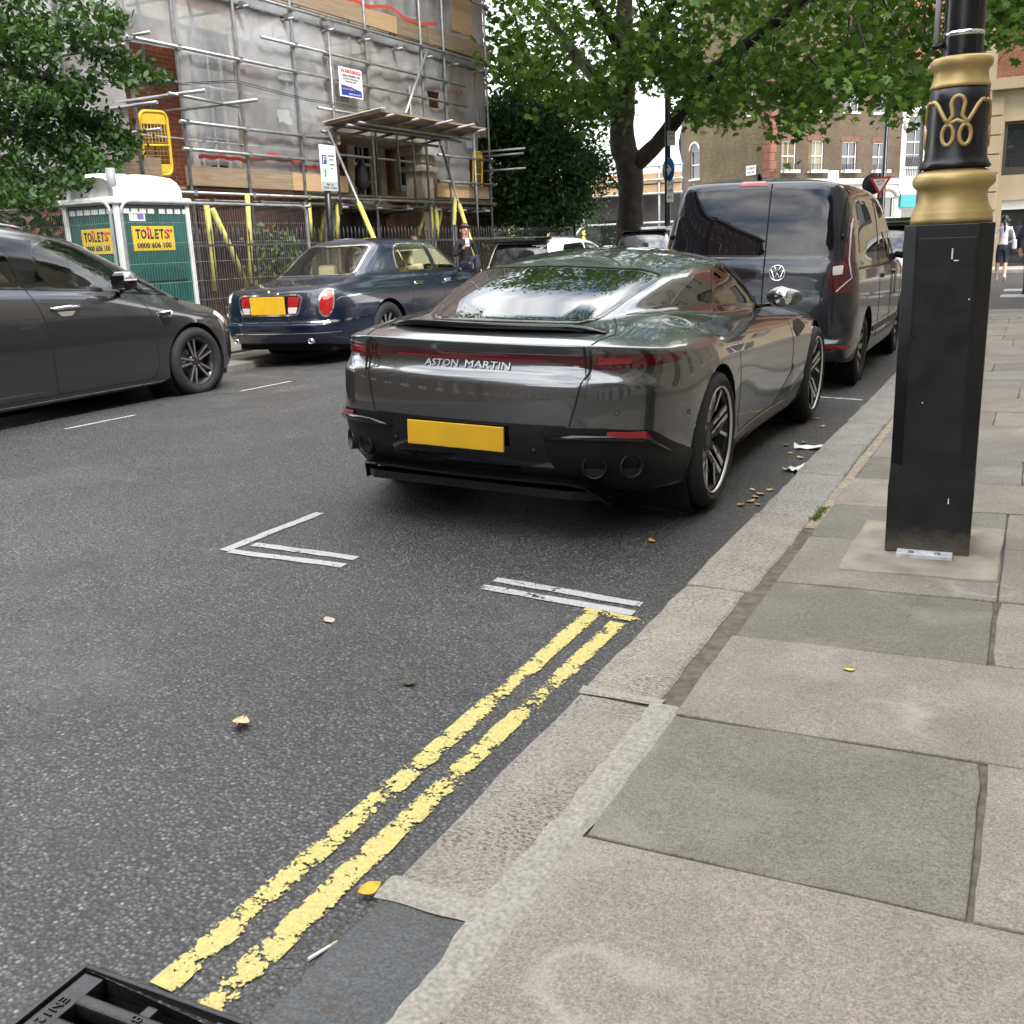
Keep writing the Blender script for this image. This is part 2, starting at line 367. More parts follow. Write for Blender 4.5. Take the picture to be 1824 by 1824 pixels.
def m_sheet(name, col=(.62, .63, .64), see=.35, grain=.2):
    m = bpy.data.materials.new(name); m.use_nodes = True; t = NT(m); nt = m.node_tree; nt.nodes.remove(t.b); P = t.obj()
    d = t.n('BsdfDiffuse'); tl = t.n('BsdfTranslucent'); tr = t.n('BsdfTransparent')
    c = t.mix(.8, col, t.ramp(t.noise(P, 1.3, 6), (.3, .78), (.7, 1.15)), 'MULTIPLY')
    t.l(c, d.inputs['Color']); t.l(c, tl.inputs['Color'])
    mp_ = t.n('Mapping'); mp_.inputs['Rotation'].default_value = (.5, 0, 0); mp_.inputs['Scale'].default_value = (1, 2.6, .9); t.l(P, mp_.inputs['Vector'])
    bn = t.bump(t.noise(mp_.outputs[0], 2.2, 6, .6), .4, .08); t.l(bn, d.inputs['Normal'])
    gl = t.n('BsdfGlossy'); gl.inputs['Roughness'].default_value = .35; gl.inputs['Color'].default_value = (.6, .6, .6, 1)
    a = t.n('MixShader'); a.inputs[0].default_value = .4; t.l(d.outputs[0], a.inputs[1]); t.l(tl.outputs[0], a.inputs[2])
    a2 = t.n('MixShader'); a2.inputs[0].default_value = .06; t.l(a.outputs[0], a2.inputs[1]); t.l(gl.outputs[0], a2.inputs[2])
    b = t.n('MixShader'); t.l(t.ramp(t.noise(P, .9, 4), (.3, max(0, see - grain)), (.7, see + grain)), b.inputs[0])
    t.l(a2.outputs[0], b.inputs[1]); t.l(tr.outputs[0], b.inputs[2])
    t.l(b.outputs[0], t.out.inputs['Surface']); MATS[name] = m; return m
def m_wood(name, c1, c2):
    m = mat(name, rough=.8, spec=.25); t = NT(m); P = t.obj()
    mp_ = t.n('Mapping'); mp_.inputs['Scale'].default_value = (14, 1.2, 30); t.l(P, mp_.inputs['Vector'])
    f = t.noise(mp_.outputs[0], 1.5, 6, .6)
    c = t.ramp(f, (.3, c1), (.7, c2)); rn = t.n('ObjectInfo').outputs['Random']
    c = t.mix(.8, c, t.ramp(rn, (0, .7), (1, 1.2)), 'MULTIPLY')
    t.l(c, t.b.inputs['Base Color']); t.l(t.bump(f, .2, .004), t.b.inputs['Normal']); return m

M_ASPH = m_asphalt(); M_YEL = m_paint_line('yellow_road_paint', (.56, .485, .165), .608, (-1.424, -1.306)); M_WHT = m_paint_line('white_road_paint', (.46, .46, .45), .63)
M_SLAB = m_slab('flagstone'); M_GRAN = m_granite()
M_MORTAR = mat('mortar', (.27, .255, .22), .9, noise=(90, .3), bump=(140, .3)); M_DIRT = mat('joint_dirt', (.10, .088, .07), .95, noise=(25, .4), bump=(60, .5))
M_BLACKPAINT = mat('black_gloss_paint', (.005, .006, .008), .30, spec=.5, noise=(6, .3), bump=(25, .06))
_t = NT(M_BLACKPAINT); _P = _t.obj(); _t.l(_t.ramp(_t.noise(_P, 7, 5), (.3, .20), (.7, .48)), _t.b.inputs['Roughness'])
_z = _t.n('SeparateXYZ'); _t.l(_P, _z.inputs[0]); _g = _t.ramp(_t.math('ADD', _z.outputs['Z'], _t.math('MULTIPLY', _t.noise(_P, 22, 5, .7), .16)), (.10, .75), (.19, 0.0))
_t.l(_t.mix(_g, (.005, .006, .008), (.10, .085, .065)), _t.b.inputs['Base Color'])
M_GOLD = mat('gold_paint', (.47, .345, .135), .42, metal=.30, noise=(9, .14), bump=(35, .06))
M_STEEL = mat('galvanised_steel', (.36, .37, .38), .42, metal=.7, noise=(8, .25)); M_STEELD = mat('dull_steel', (.22, .22, .23), .5, metal=.6, noise=(9, .3))
M_CHROME = mat('chrome', (.82, .83, .84), .08, metal=1); M_RUBBER = mat('tyre_rubber', (.016, .016, .017), .75, noise=(20, .25)); M_BLACK = mat('black_plastic', (.007, .007, .008), .45, spec=.3)
M_GBLACK = mat('gloss_black', (.004, .004, .005), .12, spec=.45, coat=.3); M_VOID = mat('dark_interior', (.006, .006, .007), .9)
M_RED = mat('red_lens', (.30, .008, .012), .12, coat=.7); M_DRED = mat('dark_red_lens', (.075, .005, .008), .10, coat=.8); M_WLENS = mat('clear_lens', (.62, .55, .55), .12, coat=.7)
M_PLATE = mat('yellow_plate', (.72, .42, .02), .35, noise=(6, .1)); M_WHITEP = mat('white_paint', (.74, .75, .74), .4, noise=(5, .06))
M_YFOAM = mat('yellow_foam', (.50, .48, .115), .7, noise=(8, .2)); M_YBAR = mat('yellow_plastic', (.70, .46, .04), .45, noise=(7, .12))
M_IRON = mat('railing_iron', (.035, .036, .042), .5, noise=(12, .3)); M_STONE = mat('portland_stone', (.42, .38, .30), .8, noise=(2.5, .18), bump=(25, .15))
M_WPVC = mat('window_white', (.70, .70, .68), .45); M_GLASSB = m_glass('building_glass', (.03, .035, .04)); M_BLUE = mat('sign_blue', (.015, .05, .30), .4)
M_PINKWALL = mat('stucco_white', (.48, .475, .45), .8, noise=(2, .1)); M_SOIL = mat('garden_soil', (.055, .045, .035), .95, noise=(3, .4), bump=(12, .6))
M_SIGNW = mat('sign_white', (.76, .76, .75), .4); M_INK = mat('sign_ink', (.02, .02, .025), .5); M_SRED = mat('sign_red', (.55, .03, .025), .45)
# ------------------------------------------------------------------ car shell toolkit
RWT = [1, 1, 1, .85, .45, .15, 0, 0, 0, 0, 0, 0, 0, 0, 0, 0]
FWT = RWT[::-1]
class Rows:
    """control cage: 16 columns from the tail centre round the right side to the nose centre, rows from sill to roof"""
    def __init__(s, plan): s.plan = plan; s.W = max(q[0] for q in plan); s.rows = []; s.cre = {}
    def row(s, z, ins, zo=None, xo=None, yo=None, crease=None, rcrease=None):
        out = []
        for c, (x, y) in enumerate(s.plan):
            rw, fw = RWT[c], FWT[c]; sw = max(0, 1 - rw - fw)
            zz = rw * z[0] + sw * z[1] + fw * z[2]
            xx = x - ins[1] * (x / s.W); yy = y + ins[0] * rw - ins[2] * fw
            if zo and c in zo: zz += zo[c]
            if xo and c in xo: xx += xo[c]
            if yo and c in yo: yy += yo[c]
            out.append((max(0, xx) if 0 < c < 15 else 0, yy, zz))
        i = len(s.rows); s.rows.append(out)
        if crease: s.cre[i] = crease
        return s
    def pts(s, L, crease=None):
        i = len(s.rows); s.rows.append([(0, q[1], q[2]) if k in (0, 15) else tuple(q) for k, q in enumerate(L)])
        if crease: s.cre[i] = crease
        return s
    def loop(s, yr, yf, wr, wm, wf, zr_, zm, zf, bowr=.06, bowf=.12, crease=None):
        L = []
        for c in range(16):
            if c <= 3: f = (0, .5, .84, 1)[c]; L.append((wr * f, yr + bowr * f ** 3, zr_))
            elif c <= 11:
                f = (c - 3) / 9; w = wr + (wm - wr) * min(1, f * 2.2) if f < .5 else wm + (wf - wm) * max(0, (f - .55) / .45)
                z = zr_ + (zm - zr_) * min(1, f * 3) if f < .5 else zm + (zf - zm) * max(0, (f - .6) / .4)
                L.append((w, yr + bowr + (yf - bowf - yr - bowr) * f, z))
            else: f = (1, .84, .5, 0)[c - 12]; L.append((wf * f, yf - bowf * f ** 3, zf))
        return s.pts(L, crease)
    def blend(s, A, B, f, push=0, dz=0):
        L = []
        for a, b in zip(A, B):
            q = [a[i] + (b[i] - a[i]) * f for i in range(3)]
            cx, cy = q[0], q[1] - (A[0][1] + A[15][1]) / 2; l = math.hypot(cx, cy) + 1e-6
            L.append((q[0] + push * cx / l, q[1] + push * cy / l, q[2] + dz))
        return s.pts(L)
class Shell:
    def __init__(s, R, lvl=3):
        nr = len(R.rows); bm = bmesh.new(); G = {}
        for sg in (1, -1):
            for r in range(nr):
                for c in range(16):
                    x, y, z = R.rows[r][c]; G[sg, r, c] = bm.verts.new((sg * x, y, z))
        for sg in (1, -1):
            for r in range(nr - 1):
                for c in range(15):
                    q = [G[sg, r, c], G[sg, r, c + 1], G[sg, r + 1, c + 1], G[sg, r + 1, c]]
                    bm.faces.new(q if sg == 1 else q[::-1])
        cl = bm.edges.layers.float.new('crease_edge')
        for r, cv in R.cre.items():
            for sg in (1, -1):
                for c in range(15):
                    e = bm.edges.get((G[sg, r, c], G[sg, r, c + 1]))
                    v = cv[c] if isinstance(cv, (list, tuple)) else cv
                    if e: e[cl] = v
        bmesh.ops.remove_doubles(bm, verts=bm.verts[:], dist=1e-5)
        bmesh.ops.recalc_face_normals(bm, faces=bm.faces[:])
        me = bpy.data.meshes.new("cage"); bm.to_mesh(me); bm.free()
        o = bpy.data.objects.new("cage", me); COL.objects.link(o)
        md = o.modifiers.new("s", 'SUBSURF'); md.levels = lvl; md.render_levels = lvl; md.use_limit_surface = True
        dg = bpy.context.evaluated_depsgraph_get(); ev = bpy.data.meshes.new_from_object(o.evaluated_get(dg))
        bpy.data.objects.remove(o); bpy.data.meshes.remove(me)
        s.bm = bmesh.new(); s.bm.from_mesh(ev); bpy.data.meshes.remove(ev)
        s.bm.normal_update()
        if sum(f.normal.dot(f.calc_center_median() - Vector((0, f.calc_center_median().y, .6))) for f in s.bm.faces) < 0:
            bmesh.ops.reverse_faces(s.bm, faces=s.bm.faces[:]); s.bm.normal_update()
        s.ref = s.bm.copy(); s.ref.faces.ensure_lookup_table(); s.ref.verts.ensure_lookup_table(); s.bvh = BVHTree.FromBMesh(s.ref)
    AX = {'right': (lambda a, b: Vector((3, a, b)), Vector((-1, 0, 0))), 'left': (lambda a, b: Vector((-3, a, b)), Vector((1, 0, 0))),
          'rear': (lambda a, b: Vector((a, -2, b)), Vector((0, 1, 0))), 'front': (lambda a, b: Vector((a, 8, b)), Vector((0, -1, 0))),
          'top': (lambda a, b: Vector((a, b, 4)), Vector((0, 0, -1)))}
    def hit(s, a, b, ax):
        f, d = s.AX[ax]; o = f(a, b); p, n, i, dist = s.bvh.ray_cast(o, d)
        if p is None:
            p, n, i, dist = s.bvh.find_nearest(o + d * (2.2 if ax in ('right', 'left') else 2.3 if ax == 'rear' else 3.0))
        fc = s.ref.faces[i]; nn = Vector((0, 0, 0))
        for v in fc.verts: nn += v.normal / ((v.co - p).length + .002)
        return p, nn.normalized()
    @staticmethod
    def dense(poly, step=.03, closed=True):
        out = []; n = len(poly)
        for i in range(n if closed else n - 1):
            a, b = Vector(poly[i]), Vector(poly[(i + 1) % n]); k = max(1, int((b - a).length / step))
            out += [a + (b - a) * (j / k) for j in range(k)]
        if not closed: out.append(Vector(poly[-1]))
        return out
    @staticmethod
    def rnd(poly, r=.03, k=4):
        """round the corners of a polygon"""
        out = []; n = len(poly)
        for i in range(n):
            p, a, b = Vector(poly[i]), Vector(poly[i - 1]), Vector(poly[(i + 1) % n])
            la, lb = (a - p).length, (b - p).length; rr = min(r, la * .45, lb * .45)
            A, B = p + (a - p) * (rr / la), p + (b - p) * (rr / lb)
            for j in range(k + 1):
                t = j / k; out.append(A * (1 - t) ** 2 + p * 2 * t * (1 - t) + B * t * t)
        return out
    def patch(s, name, poly, ax, off, m, parent, step=.035, skirt=.006, nearest_normals=True):
        P = s.dense(poly, step); n = len(P)
        xs = [q.x for q in P]; ys = [q.y for q in P]; ins = []
        y = min(ys) + step * .5
        while y < max(ys):
            x = min(xs) + step * .5
            while x < max(xs):
                q = Vector((x, y))
                if min((q - e).length for e in P) > step * .55 and s.inside(q, P): ins.append(q)
                x += step
            y += step
        vs, _, fs, *_r = delaunay_2d_cdt(P + ins, [(i, (i + 1) % n) for i in range(n)], [], 1, 1e-6)
        co, nn = [], []
        for q in vs:
            p, nr = s.hit(q.x, q.y, ax); co.append(p + nr * off); nn.append(nr)
        me = bpy.data.meshes.new(name); b = bmesh.new(); V = [b.verts.new(c) for c in co]
        for f in fs:
            try: b.faces.new([V[i] for i in f])
            except ValueError: pass
        b.normal_update(); d = s.AX[ax][1]
        for f in b.faces:
            if f.normal.dot(nn[f.verts[0].index if False else V.index(f.verts[0])] if len(V) < 60 else -d) < 0: f.normal_flip()
        for f in b.faces: f.smooth = True
        be = [e for e in b.edges if len(e.link_faces) == 1]
        nd = {v: k for v, k in zip(V, nn)}
        if skirt:
            r = bmesh.ops.extrude_edge_only(b, edges=be); nv = [g for g in r['geom'] if isinstance(g, bmesh.types.BMVert)]
            for v in nv:
                o = min((e.other_vert(v) for e in v.link_edges if e.other_vert(v) in nd), key=lambda w: (w.co - v.co).length, default=None)
                if o is not None: v.co = o.co - nd[o] * skirt; 
        b.to_mesh(me); b.free()
        if True:
            cn = [tuple(k) for k in nn] + [None] * (len(me.vertices) - len(nn))
            if len(cn) == len(me.vertices):
                vn = [tuple(v.normal) for v in me.vertices]
                cn = [a if a else b_ for a, b_ in zip(cn, vn)]
                me.normals_split_custom_set_from_vertices(cn)
        return link(name, me, parent, m)
    @staticmethod
    def inside(q, P):
        c = False; n = len(P); j = n - 1
        for i in range(n):
            if (P[i].y > q.y) != (P[j].y > q.y) and q.x < (P[j].x - P[i].x) * (q.y - P[i].y) / (P[j].y - P[i].y) + P[i].x: c = not c
            j = i
        return c
    def ribbon(s, name, pts, ax, w, off, m, parent, step=.04, round_=False, closed=False):
        P = s.dense(pts, step, closed)
        if closed: P.append(P[0])
        H = [s.hit(q.x, q.y, ax) for q in P]
        if round_:
            mb = MB(); mb.tube([p + n * off for p, n in H], w / 2, 6); return mb.build(name, m, parent)
        mb = MB(); vs = []
        for i, (p, n) in enumerate(H):
            t = (H[min(i + 1, len(H) - 1)][0] - H[max(i - 1, 0)][0]); t = t.normalized() if t.length > 1e-7 else Vector((0, 0, 1))
            b = t.cross(n).normalized() * (w / 2)
            vs += [p - b - n * .004, p - b + n * off, p + b + n * off, p + b - n * .004]
        fs = []
        for i in range(len(H) - 1):
            for k in range(3): a = i * 4 + k; fs.append((a, a + 1, a + 5, a + 4))
        mb.add(vs, fs); o = mb.build(name, m, parent)
        return o
    def snap(s, keep, test_center, snapfn):
        dead = [f for f in s.bm.faces if test_center(f.calc_center_median())]
        bmesh.ops.delete(s.bm, geom=dead, context='FACES')
        out = []
        for e in s.bm.edges:
            if len(e.link_faces) == 1 and keep((e.verts[0].co + e.verts[1].co) / 2): out.append(e)
        for v in {v for e in out for v in e.verts}: snapfn(v)
        return out
    def cut_circle(s, yc, zc, r, lip=.05):
        E = s.snap(lambda c: abs(c.x) > .35 and math.hypot(c.y - yc, c.z - zc) < r + .08 and c.z > zc - r * .8,
                   lambda c: abs(c.x) > .35 and math.hypot(c.y - yc, c.z - zc) < r,
                   lambda v: (lambda d: setattr(v, 'co', Vector((v.co.x, yc + (v.co.y - yc) * r / d, zc + (v.co.z - zc) * r / d))))(max(1e-4, math.hypot(v.co.y - yc, v.co.z - zc))))
        r_ = bmesh.ops.extrude_edge_only(s.bm, edges=E)
        for v in [g for g in r_['geom'] if isinstance(g, bmesh.types.BMVert)]: v.co.x -= math.copysign(lip, v.co.x)
        for e in E: e.smooth = False
    def cut_poly(s, poly, ax, shrink=0.0):
        P = [Vector(q) for q in poly]; c0 = sum(P, Vector((0, 0))) / len(P)
        P = [c0 + (q - c0) * (1 - shrink) for q in P]; D = s.dense(P, .015)
        i, j = (1, 2) if ax in ('right', 'left') else (0, 2) if ax in ('rear', 'front') else (0, 1)
        def side(c):
            return {'right': c.x > .2, 'left': c.x < -.2, 'rear': c.y < 2.0, 'front': c.y > 2.0, 'top': True}[ax]
        box = (min(q.x for q in P) - .03, max(q.x for q in P) + .03, min(q.y for q in P) - .03, max(q.y for q in P) + .03)
        nd = -s.AX[ax][1]
        def sn(v):
            q = Vector((v.co[i], v.co[j])); k = min(D, key=lambda e: (e - q).length)
            if (k - q).length < .06: v.co[i] = k.x; v.co[j] = k.y
        s.bm.normal_update()
        dead = [f for f in s.bm.faces if side(f.calc_center_median()) and f.normal.dot(nd) > .05 and s.inside(Vector((f.calc_center_median()[i], f.calc_center_median()[j])), P)]
        bmesh.ops.delete(s.bm, geom=dead, context='FACES')
        for v in {v for e in s.bm.edges if len(e.link_faces) == 1 for v in e.verts}:
            if side(v.co) and box[0] < v.co[i] < box[1] and box[2] < v.co[j] < box[3]: sn(v)
    def build(s, name, m, parent):
        me = bpy.data.meshes.new(name)
        for f in s.bm.faces: f.smooth = True
        s.bm.to_mesh(me); return link(name, me, parent, m)

def grow(poly, d):
    P = [Vector(q) for q in poly]; c = sum(P, Vector((0, 0))) / len(P)
    return [q + (q - c).normalized() * d for q in P]

# ------------------------------------------------------------------ wheels
def tyre_mesh(R, rim, w):
    k = w / 2
    prof = [(rim - .012, -k * .72), (rim + .006, -k * .92), (rim + .03, -k * 1.0), (R - .05, -k * 1.02), (R - .014, -k * .86), (R, -k * .62)]
    for g in (-.32, 0, .32):
        prof += [(R, k * (g - .06)), (R - .008, k * (g - .045)), (R - .008, k * (g + .045)), (R, k * (g + .06))]
    prof += [(R, k * .62), (R - .014, k * .86), (R - .05, k * 1.02), (rim + .03, k * 1.0), (rim + .006, k * .92), (rim - .012, k * .72)]
    return MB().lathe(prof, 56, 'X')
def wheel(parent, pos, R, rim, w, style, side, mats, steer=0):
    """outer face looks towards side*X"""
    t = tyre_mesh(R, rim, w).build('wheel', M_RUBBER, parent); t.location = pos
    if steer: t.rotation_euler = (0, 0, steer)
    k = w / 2; sd = side; dark, bright = mats
    b = MB().lathe([(rim - .012, -k * .72 * sd), (rim - .035, -k * .6 * sd), (rim - .04, k * .55 * sd), (rim - .014, k * .80 * sd), (rim + .004, k * .86 * sd), (rim + .004, k * .78 * sd)], 48, 'X')
    b.build('rim_barrel', dark, t)
    def spoke(mb, a0, r0, w0, a1, r1, w1, x0, x1, th):
        p0 = Vector((x0, math.cos(a0) * r0, math.sin(a0) * r0)); p1 = Vector((x1, math.cos(a1) * r1, math.sin(a1) * r1))
        d = (p1 - p0).normalized(); sx = Vector((1, 0, 0)); q = d.cross(sx).normalized()
        a, bb, c, e = p0 - q * w0 / 2, p0 + q * w0 / 2, p1 + q * w1 / 2, p1 - q * w1 / 2
        mb.prism([a, bb, c, e], sx * (-th * sd))
    xo = k * .80 * sd; xi = k * .52 * sd
    mb = MB(); bf = MB()
    if style == 'twist':
        for i in range(10):
            a = 2 * math.pi * i / 10 + .1; f = .20 if i % 2 == 0 else -.13
            spoke(mb, a - f * .25, .05, .048, a + f * .2, rim * .62, .034, xi, xo - .012 * sd, .035)
            spoke(mb, a + f * .2, rim * .58, .034, a + f, rim - .01, .040, xo - .014 * sd, xo - .004 * sd, .035)
            if i % 2 == 0:
                spoke(mb, a + f * .2, rim * .60, .030, a - .16, rim - .01, .030, xo - .014 * sd, xo - .004 * sd, .03)
                spoke(bf, a + f * .25 + .04, rim * .30, .009, a + f + .045, rim - .012, .028, xi + .010 * sd, xo + .002 * sd, .006)
                spoke(bf, a + f * .2 - .05, rim * .55, .014, a - .19, rim - .012, .020, xo - .008 * sd, xo + .002 * sd, .005)
            else:
                spoke(bf, a - .02, rim * .38, .012, a + f - .05, rim - .012, .032, xi + .018 * sd, xo + .002 * sd, .006)
        bf.lathe([(rim - .004, k * .88 * sd), (rim - .001, k * .955 * sd), (rim + .004, k * .96 * sd), (rim + .006, k * .90 * sd)], 56, 'X')
    elif style == 'twin':
        for i in range(5):
            a = 2 * math.pi * i / 5 + math.pi / 2 + .25
            for f in (-.16, .16):
                spoke(mb, a + f * 1.6, .055, .034, a + f * 1.15, rim - .012, .038, xi + .01 * sd, xo - .006 * sd, .03)
                spoke(bf, a + f * 1.6, .06, .014, a + f * 1.15, rim - .014, .016, xi + .013 * sd, xo - .003 * sd, .004)
        for i in range(5):
            a = 2 * math.pi * i / 5 + .3; bf.tube([(xi, .055 * math.cos(a), .055 * math.sin(a)), (xi + .022 * sd, .055 * math.cos(a), .055 * math.sin(a))], .010, 6)
    else:
        for i in range(10):
            a = 2 * math.pi * i / 10
            spoke(mb, a, .06, .05, a, rim - .012, .062, xi, xo - .010 * sd, .02)
            spoke(bf, a, .07, .032, a, rim - .02, .044, xi + .003 * sd, xo - .007 * sd, .004)
    mb.lathe([(.0, xi + .012 * sd), (.03, xi + .014 * sd), (.055, xi + .008 * sd), (.078, xi - .004 * sd), (.078, xi - .05 * sd)], 24, 'X')
    mb.build('spokes', dark, t); bf.build('spoke_faces', bright, t)
    d = MB().lathe([(.04, xi - .075 * sd), (rim - .085, xi - .075 * sd), (rim - .085, xi - .10 * sd), (.04, xi - .10 * sd)], 36, 'X'); d.build('brake_disc', M_STEELD, t)
    if style in ('twin', 'twist'):
        c = MB().lathe([(rim - .13, xi - .06 * sd), (rim - .06, xi - .06 * sd), (rim - .06, xi - .12 * sd)], 10, 'X', a0=-.5, a1=.55)
        c.build('brake_caliper', M_SRED if style == 'twin' else M_BLACK, t)
    return t
def wheel_well(mb, yc, zc, r, x0, x1):
    for sg in (1, -1):
        mb.lathe([(r + .004, sg * x0), (r + .004, sg * x1), (.02, sg * x1)], 24, 'X', c=(0, yc, zc))
def car_floor(mb, W, y0, y1, z0, z1):
    mb.b2((-W, y0, z0), (W, y1, z1))
def seat(parent, x, y, z, m, name='seat', head=True):
    mb = MB()
    def cushion(c, d, tilt=0):
        mb.box(c, d, mtx=Matrix.Rotation(tilt, 3, 'X'))
    cushion((x, y + .28, z + .08), (.5, .52, .16)); cushion((x, y - .03, z + .40), (.5, .15, .62), .18)
    if head: cushion((x, y - .13, z + .80), (.27, .10, .19), .12)
    return mb.build(name, m, parent, bevel=.035)
def steering(parent, x, y, z, m=None):
    mb = MB(); pts = [(x + .19 * math.cos(a), y + .08 * math.sin(a), z + .17 * math.sin(a)) for a in [2 * math.pi * k / 20 for k in range(21)]]
    mb.tube(pts, .016, 6, cap=False); mb.tube([(x - .17, y, z), (x + .17, y, z)], .018, 6); mb.tube([(x, y, z), (x, y + .3, z - .1)], .03, 6)
    return mb.build('steering_wheel', m or M_BLACK, parent)

# ------------------------------------------------------------------ 1. grey coupe (nearest car)
M_ASTON = m_carpaint('grey_metallic_paint', (.098, .105, .111), .85, .27, 1.0, .22, 1.75)
M_GLASSA = m_glass('privacy_glass', (.006, .008, .008), ior=1.95); M_GLASSC = m_glass('clear_glass', clear=.62)
M_CREAM = mat('cream_leather', (.72, .66, .44), .55, noise=(6, .08)); M_GREYL = mat('pale_grey_leather', (.50, .52, .47), .55)
M_TEALT = mat('dash_trim', (.12, .17, .17), .5); M_DIAM = mat('diamond_cut_alloy', (.72, .72, .73), .35, metal=.55); M_RIMD = mat('dark_alloy', (.018, .018, .02), .3, metal=.5)
M_RIMG = mat('grey_alloy', (.07, .07, .074), .35, metal=.8); M_RIMS = mat('silver_alloy', (.45, .44, .42), .35, metal=.8)

M_BADGE = mat('badge_silver', (.62, .62, .64), .4, metal=.35)
M_PIPE = mat('exhaust_black', (.03, .03, .032), .35, metal=.6)
def coupe():
    x0, y0 = -2.40, 4.17
    T = thing('coupe', 'sleek dark grey two door coupe with a red light strip parked nearest by the kerb', 'car', (x0, y0, zroad(x0) + .0), (0, .034, .004))
    plan = [(0, 0), (.33, .012), (.64, .065), (.84, .19), (.945, .42), (.975, .68), (.99, .95), (.97, 1.28), (.925, 1.85), (.915, 2.45), (.94, 3.1), (.965, 3.72), (.93, 4.2), (.78, 4.52), (.45, 4.68), (0, 4.72)]
    R = Rows(plan)
    R.row((.21, .19, .19), (.30, .26, .2)).row((.225, .17, .2), (.10, .05, .08), crease=.4)
    R.row((.36, .33, .34), (-.03, .01, .02)).row((.545, .50, .47), (-.05, 0, 0))
    R.row((.755, .65, .57), (-.03, -.005, .02), crease=[.8, .8, .7, .5, .2] + [0] * 11)
    R.row((.815, .755, .65), (.045, .012, .06), zo={5: .03, 6: .04, 7: .02})
    R.row((.918, .83, .71), (-.015, .045, .12), zo={4: .01, 5: .045, 6: .06, 7: .02, 8: -.01, 9: -.015}, crease=[.9, .9, .85, .6, .3] + [0] * 11)
    R.row((.945, .89, .78), (.05, .13, .25), zo={4: .015, 5: .04, 6: .05, 7: .015, 8: -.015, 9: -.02, 10: -.02, 11: -.02}, xo={8: .03, 9: .035, 10: .02}, crease=[.5, .5, .4] + [0] * 13)
    R.pts([(0, .24, .962), (.27, .245, .962), (.49, .27, .962), (.61, .36, .962), (.71, .60, .98), (.765, .90, .985), (.785, 1.2, .96), (.80, 1.5, .925), (.815, 1.95, .895), (.815, 2.45, .88), (.80, 2.95, .86), (.74, 3.5, .86), (.60, 3.8, .85), (.42, 3.95, .84), (.21, 4.02, .84), (0, 4.03, .84)])
    base = [(0, .40, .985), (.24, .405, .985), (.42, .43, .985), (.50, .49, .99), (.585, .68, 1.0), (.66, .95, .995), (.71, 1.28, .975), (.735, 1.58, .96), (.75, 2.0, .94), (.755, 2.42, .925), (.735, 2.80, .91), (.66, 3.0, .91), (.53, 3.12, .915), (.36, 3.19, .92), (.18, 3.22, .925), (0, 3.23, .925)]
    roof = [(0, 1.14, 1.235), (.24, 1.145, 1.232), (.46, 1.16, 1.218), (.575, 1.20, 1.19), (.605, 1.32, 1.20), (.62, 1.48, 1.215), (.628, 1.66, 1.232), (.632, 1.86, 1.242), (.630, 2.08, 1.238), (.618, 2.26, 1.22), (.59, 2.41, 1.195), (.52, 2.49, 1.205), (.41, 2.53, 1.23), (.28, 2.56, 1.25), (.14, 2.575, 1.265), (0, 2.58, 1.27)]
    R.pts(base, crease=[.35] * 4 + [.15] * 12); R.blend(base, roof, .5, .02, .010); R.pts(roof, crease=[.6, .6, .5, .25] + [.25] * 12)
    zc = lambda y: float(np.interp(y, [1.14, 1.3, 1.5, 1.75, 2.0, 2.2, 2.4, 2.58], [1.236, 1.271, 1.300, 1.322, 1.328, 1.322, 1.303, 1.272]))
    for f, g in ((.62, .82), (0, .62)):
        L = []
        for x, y, z in roof: yy = 1.95 + (y - 1.95) * g; L.append((x * f, yy, zc(yy) - .19 * (x * f) ** 2))
        R.pts(L)
    s = Shell(R, 3); D = s.rnd
    s.cut_circle(.93, .36, .395); s.cut_circle(3.735, .355, .39)
    # side window see-through
    win = D([(1.60, .975), (1.80, 1.185), (2.08, 1.208), (2.28, 1.192), (2.46, 1.12), (2.72, .955), (2.66, .945), (2.1, .955)], .05)
    qtr = D([(1.02, 1.03), (1.22, 1.10), (1.50, 1.17), (1.74, 1.182), (1.55, .975), (1.30, .992)], .03)
    for ax in ('right', 'left'): s.cut_poly(win, ax)
    s.build('body', M_ASTON, T)
    for ax in ('right', 'left'):
        s.patch('window_surround', grow(D([(1.02, 1.062), (1.28, 1.15), (1.62, 1.212), (2.08, 1.226), (2.34, 1.205), (2.50, 1.14), (2.80, .962), (2.64, .945), (2.0, .955), (1.55, .977), (1.3, 1.0)], .04), .0), ax, .0015, M_GBLACK, T) if False else None
        s.ribbon('window_trim', win, ax, .026, .004, M_GBLACK, T, closed=True)
        s.patch('side_window', win, ax, .002, M_GLASSC, T); s.patch('quarter_window', qtr, ax, .004, M_GLASSA, T)
        s.patch('door_pillar', D([(1.55, .965), (1.745, 1.185), (1.815, 1.19), (1.61, .965)], .006), ax, .005, M_GBLACK, T)
        s.patch('pillar_fin', D([(.64, 1.012), (.90, 1.035), (1.10, 1.045), (1.30, .992), (1.05, 1.005)], .02), ax, .002, M_GBLACK, T)
        s.ribbon('door_gap', [(2.92, .87), (2.95, .67), (2.95, .40), (2.86, .29), (1.55, .29), (1.44, .38), (1.42, .67), (1.47, .90)], ax, .007, .0015, M_VOID, T)
        s.patch('side_vent', D([(2.99, .75), (3.06, .80), (3.26, .80), (3.34, .74), (3.06, .69)], .02), ax, .004, M_BLACK, T)
        s.patch('door_handle', D([(1.62, .77), (1.86, .78), (1.86, .755), (1.62, .745)], .012), ax, .003, M_ASTON, T, step=.02)
        s.patch('side_skirt', D([(1.35, .245), (1.5, .275), (2.9, .275), (3.28, .42), (3.33, .40), (3.28, .20), (1.35, .19)], .02), ax, .006, M_GBLACK, T)
